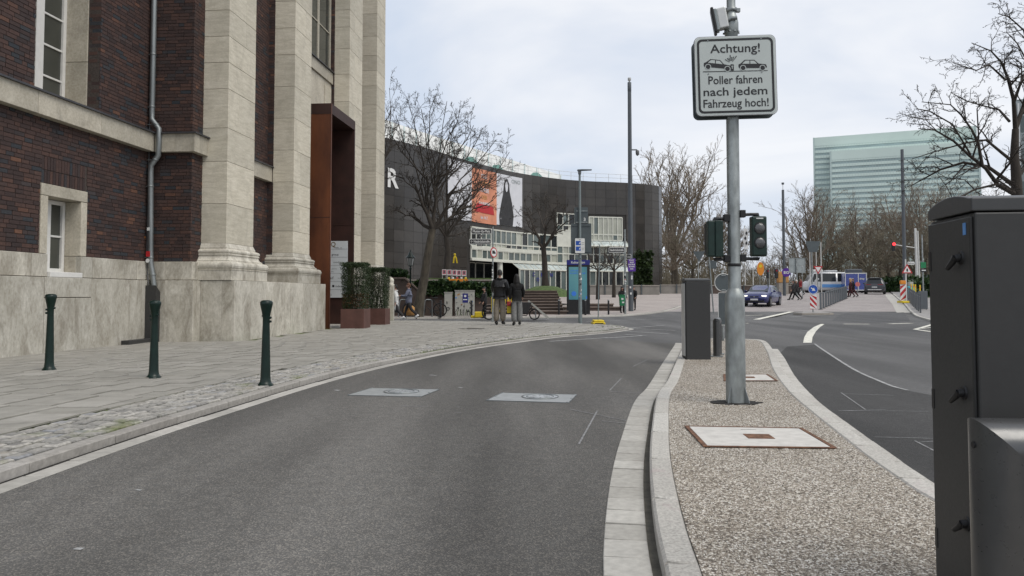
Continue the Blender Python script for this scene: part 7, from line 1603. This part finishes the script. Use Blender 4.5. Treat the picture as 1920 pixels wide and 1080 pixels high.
# ------------------------------------------------------------------ bicycles
def wheel(t, x, r, m='tyre'):
    mb = MB(); mb.ring((x, 0, r), r - .025, .03, 28, 'y', 6); w = mb.build('wheel', M[m], t); mb = MB(); mb.ring((x, 0, r), r - .045, .010, 24, 'y', 4); mb.build('rim', M['zinc'], w); mb = MB()
    for k in range(10): a = k * pi / 5; mb.tube([(x, 0, r), (x + (r - .04) * cos(a), 0, r + (r - .04) * sin(a))], .0025, 3)
    tag(mb.build('spokes', M['zinc'], w, fix=False), kind='stuff'); return w
def bicycle(label, pos_, rz, r=.34):
    t = thing('bicycle', label, 'bicycle', pos_, rz); wheel(t, -.52, r); wheel(t, .52, r)
    A, B_, C_, D_ = (-.52, 0, r), (-.10, 0, .28), (-.22, 0, .80), (.36, 0, .82); mb = MB()
    for a, b in ((A, B_), (A, C_), (B_, C_), (B_, (.38, 0, .72)), (C_, D_), ((.34, 0, .90), (.52, 0, r))): mb.tube([a, b], .018, 6)
    mb.build('frame', M['black'], t); mb = MB(); mb.tube([(.33, -.28, .98), (.36, -.1, 1.0), (.36, .1, 1.0), (.33, .28, .98)], .013, 6); mb.tube([(.35, 0, .88), (.36, 0, 1.0)], .015, 6); mb.build('handlebar', M['black'], t)
    mb = MB(); mb.loft([[Vector((-.40 + .0, .07 * cos(k), .92 + .03 * sin(k))) for k in [i * pi / 4 for i in range(8)]], [Vector((-.24, .045 * cos(k), .925 + .025 * sin(k))) for k in [i * pi / 4 for i in range(8)]], [Vector((-.10, .018 * cos(k), .92 + .015 * sin(k))) for k in [i * pi / 4 for i in range(8)]]], 0, True); mb.tube([(-.24, 0, .78), (-.25, 0, .91)], .013, 6); mb.build('saddle', M['black'], t)
    mb = MB(); mb.disc((-.10, .03, .28), .09, 16, 'y', .01); mb.tube([(-.10, .05, .28), (0, .05, .15)], .010, 5); mb.build('crankset', M['zinc_dark'], t)
    return t
bicycle('black bicycle leaning by the tree before the brown wall', ong(805, 37.6, .085), pi + .05)
bicycle('dark bicycle at the stand behind the walkers', ong(748, 37.8, .085), .5)
def hoop(px, lab):
    p = ong(px, 37.3, .085); t = thing('cycle_stand', lab, 'cycle stand', p, .2, 'cycle stands'); mb = MB(); mb.tube([(-.05, 0, 0), (-.02, 0, .5), (.02, 0, .80), (.10, 0, .84), (.30, .1, .84), (.36, .12, .78), (.38, .14, 0)], .024, 8); mb.build('hoop', M['zinc'], t); mb = MB(); mb.lathe([(.05, 0), (.05, .01)], 8, (-.05, 0, 0)); mb.build('foot', M['zinc_dark'], t)
hoop(796, 'bent steel cycle stand in front of the black bicycle'); hoop(749, 'bent steel cycle stand behind the tan bag')
Yc = 34.3; p = ong(960, Yc, .05); s_ = Yc / F; t = thing('cargo_bicycle', 'cargo bicycle with black box and yellow panels behind the couple', 'cargo bicycle', p, 0); xl, xr = (917 - 960) * s_, (1002 - 960) * s_
wheel(t, xl, .33); wheel(t, xr, .24); mb = MB()
for a, b in (((xl, 0, .33), (xl + .42, 0, .32)), ((xl, 0, .33), (xl + .3, 0, .85)), ((xl + .42, 0, .32), (xl + .3, 0, .85)), ((xl + .42, 0, .32), (xl + .85, 0, .85)), ((xl + .3, 0, .85), (xl + .85, 0, .80)), ((xl + .42, 0, .32), (xr - .35, 0, .18)), ((xr - .35, 0, .18), (xr - .15, 0, .55)), ((xr - .15, 0, .6), (xr, 0, .24)), ((xl + .82, 0, .75), (xl + .80, 0, 1.1))): mb.tube([a, b], .022, 6)
mb.build('frame', M['black'], t); mb = MB(); mb.side([(xr - 1.0, .26), (xr - .30, .26), (xr - .12, .78), (xr - 1.05, .78)], -.3, .3); mb.build('cargo_box', M['charcoal_cloth'], t, bevel=.03)
mb = MB(); mb.side([(xl + .1, .35), (xl + .75, .35), (xl + .75, 1.0), (xl + .1, 1.0)], -.12, .12); pan = mb.build('yellow_panel', M['yellow'], t, bevel=.02); mb = MB(); mb.side([(xl + .2, .45), (xl + .5, .45), (xl + .5, .62), (xl + .2, .62)], -.126, -.121); mb.build('white_print', M['white_sheet'], pan); mb = MB(); mb.side([(xl + .8, .62), (xl + 1.0, .62), (xl + 1.0, .82), (xl + .8, .82)], -.2, .0); mb.build('red_bag', M['red_cloth'], t, bevel=.02)
mb = MB(); mb.side([(xl + .8, .30), (xl + 1.15, .30), (xl + 1.15, .98), (xl + .8, .98)], -.1, .1); mb.build('yellow_panel', M['yellow'], t, bevel=.02)
mb = MB(); mb.tube([(xl + .80, -.3, 1.12), (xl + .80, .3, 1.12)], .015, 6); mb.build('handlebar', M['black'], t); mb = MB(); ellipsoid(mb, (xl + .3, 0, .92), (.14, .08, .04), 10, 6); mb.build('saddle', M['black'], t)
p = ong(1012, Yc + .5, .05); t = thing('leaning_board', 'pale board leaning behind the front wheel of the cargo bicycle', 'board', p); mb = MB(); mb.side([(-.55, .82), (-.48, .86), (.42, .10), (.36, .02)], -.25, .25); mb.build('board', M['cab_grey'], t); mb = MB(); mb.b2(-.2, -.16, -.2, .2, 0, .5); mb.build('stay', M['zinc'], t)
p = ong(895, 35.8, .085); t = thing('yellow_bags', 'yellow delivery bags lying by the dark clad person', 'bag', p); mb = MB(); mb.b2(-.30, .08, -.1, .2, 0, .12); mb.build('bag', M['yellow'], t, bevel=.03); mb = MB(); mb.b2(-.12, .30, -.3, .1, .02, .30); mb.build('upper_bag', M['yellow'], t, bevel=.05)

# ------------------------------------------------------------------ utility cabinets, lantern, left sign post
Y = 38.4
def util(label, px0, px1, y0, m, deco):
    p = ong((px0 + px1) / 2, Y, .085); w = (px1 - px0) * Y / F; h_ = at(px0, y0, Y).z - p.z; t = thing('utility_cabinet', label, 'cabinet', p, 0, 'utility cabinets by the brown wall'); mb = MB(); mb.b2(-w / 2, w / 2, 0, .4, 0, h_); mb.build('body', m, t, bevel=.012); mb = MB(); mb.b2(-w / 2 - .015, w / 2 + .015, -.02, .42, h_, h_ + .04); mb.build('lid', m, t); mb = MB(); mb.b2(-.004, .004, -.006, -.001, .05, h_ - .05) if deco else mb.b2(-w / 2 + .02, w / 2 - .02, -.006, -.001, h_ * .35, h_ * .355); mb.build('door_seam', M['ink_grey'], t); return t, w, h_
t, w, h_ = util('narrow pale utility cabinet with a black scrawl beside the bicycle', 833, 847.5, 549, M['cab_grey'], False)
mb = MB(); mb.tube([(-.06, -.01, .75), (-.05, -.01, .62)], .022, 5); mb.ring((.0, -.01, .38), .07, .014, 12, 'y', 4); mb.tube([(-.12, -.01, .5), (-.1, -.01, .33), (0, -.01, .30)], .014, 5); mb.build('graffiti', M['ink'], t)
t, w, h_ = util('wide utility cabinet covered with graffiti and a blue poster', 853, 889, 545.5, M['cab_grey'], True); rg = random.Random(9)
mb = MB(); mb.b2(-.10, .17, -.010, -.002, h_ * .54, h_ * .90); q = mb.build('poster', M['navy_head'], t); mb = MB(); mb.disc((.03, -.012, h_ * .8), .06, 14, 'y', .004); mb.b2(-.07, .13, -.014, -.0105, h_ * .64, h_ * .68); mb.build('poster_print', M['white_sheet'], q)
for k in range(26):
    x = rg.uniform(-w * .46, w * .46); z = rg.uniform(h_ * .08, h_ * .92); mb = MB(); mb.box((x, -.006, z), (rg.uniform(.03, .10), .006, rg.uniform(.02, .09))); mb.build('sticker', M[rg.choice(['ink', 'white_sheet', 'ink_grey', 'white_sheet', 'tan_cloth', 'blue_pale', 'ink'])], t)
for k in range(9):
    x = -w * .45 + k * w * .1; mb = MB(); mb.tube([(x, -.012, .05), (x + rg.uniform(-.05, .08), -.012, .2), (x + rg.uniform(-.04, .06), -.012, h_ * .28)], .013, 5); mb.build('graffiti', M['grass'] if k % 2 else M['ink'], t)
p = ong(769, 38.6, .085); t = thing('old_lantern', 'old style cast iron lantern post before the brown wall', 'street lamp', p); zt = at(769, 470, 38.6).z - p.z
MB().lathe([(.14, 0), (.14, .08), (.10, .14), (.10, .5), (.12, .54), (.07, .62), (.05, .8), (.04, zt - .95), (.07, zt - .92), (.05, zt - .86), (.03, zt - .78)], 12).build('post', M['bollard'], t)
mb = MB(); mb.loft([[Vector((r * cos(k * pi / 3), r * sin(k * pi / 3), z)) for k in range(6)] for r, z in ((.11, zt - .76), (.20, zt - .36))]); la = mb.build('glass', M['lantern_glass'], t)
mb = MB()
for k in range(6): mb.tube([(.115 * cos(k * pi / 3), .115 * sin(k * pi / 3), zt - .76), (.205 * cos(k * pi / 3), .205 * sin(k * pi / 3), zt - .36)], .012, 4)
mb.ring((0, 0, zt - .36), .205, .018, 6, 'z', 4); mb.ring((0, 0, zt - .76), .115, .018, 6, 'z', 4); tag(mb.build('frame_bars', M['bollard'], la), kind='stuff')
MB().lathe([(.24, zt - .35), (.21, zt - .30), (.11, zt - .18), (.09, zt - .10), (.04, zt - .06), (.04, zt - .02), (.01, zt + .05)], 12).build('roof', M['bollard'], t)
Y = onz(923.5, 607, .06).y; p = onz(923.5, 607, .06); zt = at(924, 425, Y).z - .06; t = thing('street_name_post', 'sticker covered post beside the couple carrying two street name signs', 'post', p); mb = MB(); mb.tube([(0, 0, -.02), (.01, 0, zt)], [.032, .03], 10); mb.build('pole', M['galv'], t)
for k in range(9): z = rs.uniform(1.3, 2.3); mb = MB(); mb.box((rs.uniform(-.01, .01), -.034, z), (.05, .01, rs.uniform(.03, .08))); mb.build('sticker', M[rs.choice(['white_sheet', 'ink', 'white_sheet'])], t)
name_sign('upper street name sign reading Mutter-Ey-Platz', 'Mutter-Ey-Platz', 903, 434, 38, 10, Y); name_sign('lower street name sign reading Neubr\u00fcckstra\u00dfe with an arrow', '\u2190 Neubr\u00fcckstra\u00dfe', 900.5, 453, 41, 10, Y)
for px, py in ((903, 442.5), (900, 460)): sg = sign_thing('house_number_sign', 'tiny number plate under the ' + ('upper' if py < 450 else 'lower') + ' street name sign', rect(.22, .07), px, py, Y, M['ink'], .012, yoff=-.05); letters(sg, '14-18', .04, .15, -.02, -.004, M['white_sheet'])
s = sign_thing('no_lorry_sign', 'round red bordered lorry ban sign facing sideways beside the couple', circ(.20, 26), 926, 473.5, Y, M['red'], .012, rz=radians(52), yoff=-.06); mb = MB(); mb.side(circ(.155, 22), -.004, -.001); q = mb.build('field', M['white_sheet'], s); mb = MB(); mb.side([(-.10, -.05), (.10, -.05), (.10, .02), (.05, .02), (.05, .07), (-.10, .07)], -.008, -.005); mb.build('lorry_symbol', M['ink'], q)

# ------------------------------------------------------------------ vehicles
def car(name, label, cat, pos_, rz, st, m, wheels, r, W_, glassx, lights, details):
    """st: stations (x, z_low, z_belt, z_top, half_width, half_roof); local x points forward"""
    t = thing(name, label, cat, pos_, rz); mb = MB(); rings = []
    for x, zl, zb_, zt_, w, wr in st: rings.append([Vector((x, y, z)) for y, z in ((-w * .90, zl), (-w * .99, zl + .16), (-w, (zl + zb_) / 2 + .05), (-w * .97, zb_), (-wr, zt_ - .05), (-wr * .6, zt_), (wr * .6, zt_), (wr, zt_ - .05), (w * .97, zb_), (w, (zl + zb_) / 2 + .05), (w * .99, zl + .16), (w * .90, zl))])
    mb.loft(rings, 0, True); body = mb.build('body', m, t, fix=True)
    def P(x, f_, side):                                             # point on the side glass, f_ from belt to roof
        for a, b in zip(st, st[1:]):
            if a[0] <= x <= b[0]: k = (x - a[0]) / (b[0] - a[0]); v = [a[i] + (b[i] - a[i]) * k for i in range(6)]; break
        return Vector((x, side * (v[4] * .97 + (v[5] - v[4] * .97) * f_ + .008), v[2] + (v[3] - .05 - v[2]) * f_))
    for side in (-1, 1):
        for (x0, x1, t0, t1) in glassx: mb = MB(); mb.add([P(x0, .08, side), P(x1, .08, side), P(t1, .9, side), P(t0, .9, side)], [(0, 1, 2, 3)]); mb.build('side_window', M['glass_dark'], t, fix=False)
    for nm, i0, i1 in (('windscreen', details['ws'][0], details['ws'][1]), ('rear_window', details['rw'][0], details['rw'][1])):
        a, b = st[i0], st[i1]; nx = .02 if nm == 'windscreen' else -.02; mb = MB(); mb.add([Vector((a[0] + nx, -a[5] * .95, a[3] + .006)), Vector((a[0] + nx, a[5] * .95, a[3] + .006)), Vector((b[0] + nx, b[5] * .92, b[3] + .006)), Vector((b[0] + nx, -b[5] * .92, b[3] + .006))], [(0, 1, 2, 3)]); mb.build(nm, M['glass_dark'], t, fix=False)
    for x in wheels:
        for side in (-1, 1):
            y = side * (W_ - .10); mb = MB(); mb.disc((x, y + side * .0, r), r + .045, 22, 'y', .21); mb.build('wheel_arch', M['black'], t); mb = MB(); mb.disc((x, y + side * .02, r), r, 22, 'y', .21); wo = mb.build('wheel', M['tyre'], t); mb = MB(); mb.disc((x, y + side * .115, r), r * .66, 18, 'y', .03); mb.build('rim', M['rim'], wo)
    for nm, mm, c, d in lights: mb = MB(); mb.box(c, d); mb.build(nm, M[mm], t, bevel=min(d) * .2, seg=1)
    return t
hatch = [(-2.12, .34, .62, .66, .80, .70), (-2.02, .24, .90, 1.02, .88, .66), (-1.62, .20, .96, 1.36, .90, .58), (-.9, .19, .95, 1.45, .90, .60), (.1, .19, .93, 1.44, .90, .60), (.45, .19, .93, 1.33, .90, .63), (1.12, .19, .92, .98, .89, .70), (1.7, .20, .84, .88, .87, .66), (2.02, .24, .70, .75, .82, .60), (2.14, .34, .52, .56, .70, .50)]
LD = [('headlight', 'lamp_on', (1.98, -.62, .66), (.16, .34, .13)), ('headlight', 'lamp_on', (1.98, .62, .66), (.16, .34, .13)), ('grille', 'black', (2.09, 0, .60), (.06, .60, .12)), ('lower_grille', 'black', (2.11, 0, .33), (.08, 1.3, .12)), ('number_plate', 'plate', (2.15, 0, .44), (.03, .50, .11)), ('emblem', 'zinc', (2.13, 0, .62), (.03, .10, .09)), ('mirror', 'car_blue', (.55, -.98, 1.0), (.12, .18, .13)), ('mirror', 'car_blue', (.55, .98, 1.0), (.12, .18, .13)), ('tail_light', 'lamp_red', (-2.03, -.62, .85), (.12, .36, .12)), ('tail_light', 'lamp_red', (-2.03, .62, .85), (.12, .36, .12))]
p = ong(1429, 53.8, .008); car('parked_car' if False else 'blue_car', 'dark blue hatchback with lit headlamps driving towards the crossing', 'car', p, atan2(-1, -.62), hatch, M['car_blue'], (-1.35, 1.32), .31, .90, [(-1.5, -.35, -1.3, -.35), (-.25, .95, -.25, .25)], LD, dict(ws=(6, 4), rw=(1, 2)))
suv = [(-2.35, .42, .80, .84, .88, .74), (-2.28, .30, 1.05, 1.12, .95, .74), (-2.05, .26, 1.12, 1.62, .98, .64), (-1.2, .25, 1.12, 1.74, .98, .66), (.2, .25, 1.10, 1.72, .98, .66), (1.05, .25, 1.08, 1.16, .97, .76), (1.9, .26, 1.0, 1.04, .95, .74), (2.25, .32, .80, .85, .88, .66), (2.38, .42, .6, .65, .78, .55)]
LS = [('tail_light', 'lamp_red', (-2.30, -.55, .98), (.08, .50, .07)), ('tail_light', 'lamp_red', (-2.30, .55, .98), (.08, .50, .07)), ('number_plate', 'plate', (-2.36, 0, .72), (.03, .50, .11)), ('rear_bumper', 'sign_rim', (-2.36, 0, .45), (.06, 1.3, .08)), ('spoiler', 'black', (-2.1, 0, 1.66), (.3, 1.2, .05)), ('mirror', 'car_grey', (.75, -1.08, 1.15), (.14, .2, .16)), ('mirror', 'car_grey', (.75, 1.08, 1.15), (.14, .2, .16)), ('headlight', 'lamp_clear', (2.2, -.62, .8), (.16, .34, .12)), ('headlight', 'lamp_clear', (2.2, .62, .8), (.16, .34, .12))]
p = ong(1641, 82, .008); car('grey_suv', 'dark grey off-road car seen from behind driving away', 'car', p, atan2(1, .50), suv, M['car_grey'], (-1.45, 1.5), .38, .98, [(-1.9, -.6, -1.8, -.6), (-.5, .9, -.5, .3)], LS, dict(ws=(5, 4), rw=(1, 2)))
van = [(-3.0, .40, 1.25, 2.42, .98, .86), (-2.95, .30, 1.28, 2.55, 1.02, .88), (0, .28, 1.28, 2.58, 1.02, .88), (1.55, .28, 1.28, 2.55, 1.02, .86), (2.35, .28, 1.26, 1.45, 1.0, .86), (2.85, .30, 1.0, 1.12, .95, .8), (3.0, .42, .7, .8, .88, .7)]
LV = [('side_stripe', 'blue_pale', (-.8, 1.03, .85), (3.0, .03, .40)), ('side_stripe', 'blue_pale', (-.8, -1.03, .85), (3.0, .03, .40)), ('blue_panel', 'trailer_blue', (-2.2, -1.035, 1.4), (.7, .03, 1.6)), ('roof_box', 'white_sheet', (1.0, 0, 2.72), (1.2, 1.0, .3)), ('roof_unit', 'car_white', (-.6, 0, 2.70), (1.4, 1.1, .2)), ('tail_light', 'lamp_red', (-3.0, -.8, 1.3), (.05, .2, .5)), ('tail_light', 'lamp_red', (-3.0, .8, 1.3), (.05, .2, .5)), ('headlight', 'lamp_clear', (2.9, -.65, .8), (.14, .34, .2)), ('headlight', 'lamp_clear', (2.9, .65, .8), (.14, .34, .2)), ('mirror', 'black', (1.9, -1.15, 1.5), (.15, .18, .35)), ('mirror', 'black', (1.9, 1.15, 1.5), (.15, .18, .35))]
p = ong(1548, 96, .01); t = car('white_van', 'white van with blue stripe parked behind the flag poles', 'van', p, pi - .12, van, M['car_white'], (-1.9, 1.9), .34, 1.02, [(-2.6, -1.2, -2.6, -1.2), (-1.0, .6, -1.0, .6), (.8, 1.9, .8, 1.6)], LV, dict(ws=(4, 3), rw=(0, 1)))
p = ong(1574, 100, .01); t = car('white_van', 'second white van with red side print behind the first', 'van', p, pi - .05, van, M['car_white'], (-1.9, 1.9), .34, 1.02, [(-2.6, -1.2, -2.6, -1.2), (.8, 1.9, .8, 1.6)], [l for l in LV if 'roof' not in l[0]] + [('red_print', 'red', (0, 1.04, 1.0), (1.0, .02, .6))], dict(ws=(4, 3), rw=(0, 1)))
Y = 92; p = ong(1605, Y, .01); s_ = Y / F; t = thing('blue_trailer', 'blue box trailer with pale edges beside the dark grey car', 'trailer', p, -.2); hw = 19 * s_; hh = at(1605, 512, Y).z - p.z
mb = MB(); mb.b2(-hw, hw, 0, 2.0, .35, hh); mb.build('box', M['trailer_blue'], t, bevel=.03); mb = MB()
for x in (-hw, .25, hw - .06): mb.b2(x, x + .08, -.03, .02, .35, hh)
mb.b2(-hw, hw, -.028, .02, hh - .08, hh + .03); mb.b2(-hw, hw, -.028, .02, .3, .4); mb.build('edge_trim', M['white_sheet'], t)
for x in (-.5, .7):
    src = text_mb('shop', .22, .55, bold=.03); m2 = MB(); put(m2, src, Matrix.Translation((x, -.035, hh * .68))); m2.build('lettering', M['white_sheet'], t, fix=False)
for x in (-hw * .6, hw * .6): mb = MB(); mb.disc((x, .2, .3), .3, 16, 'y', .2); mb.build('wheel', M['tyre'], t)
mb = MB(); mb.b2(-.9, .9, .6, 1.4, hh, hh + .5); mb.build('roof_hatch', M['mast'], t, bevel=.1)
p = ong(1601.5 + 7, 88, .01); t = thing('pink_disc', 'round pink sign standing before the blue trailer', 'sign', p); zz = at(1608, 533, 88).z - p.z; mb = MB(); mb.disc((0, 0, zz), .27, 18, 'y', .03); mb.build('disc', mk('pink_sheet', (.55, .16, .15), .5), t); mb = MB(); mb.tube([(0, .03, 0), (0, .03, zz)], .025, 6); mb.build('post', M['galv'], t)
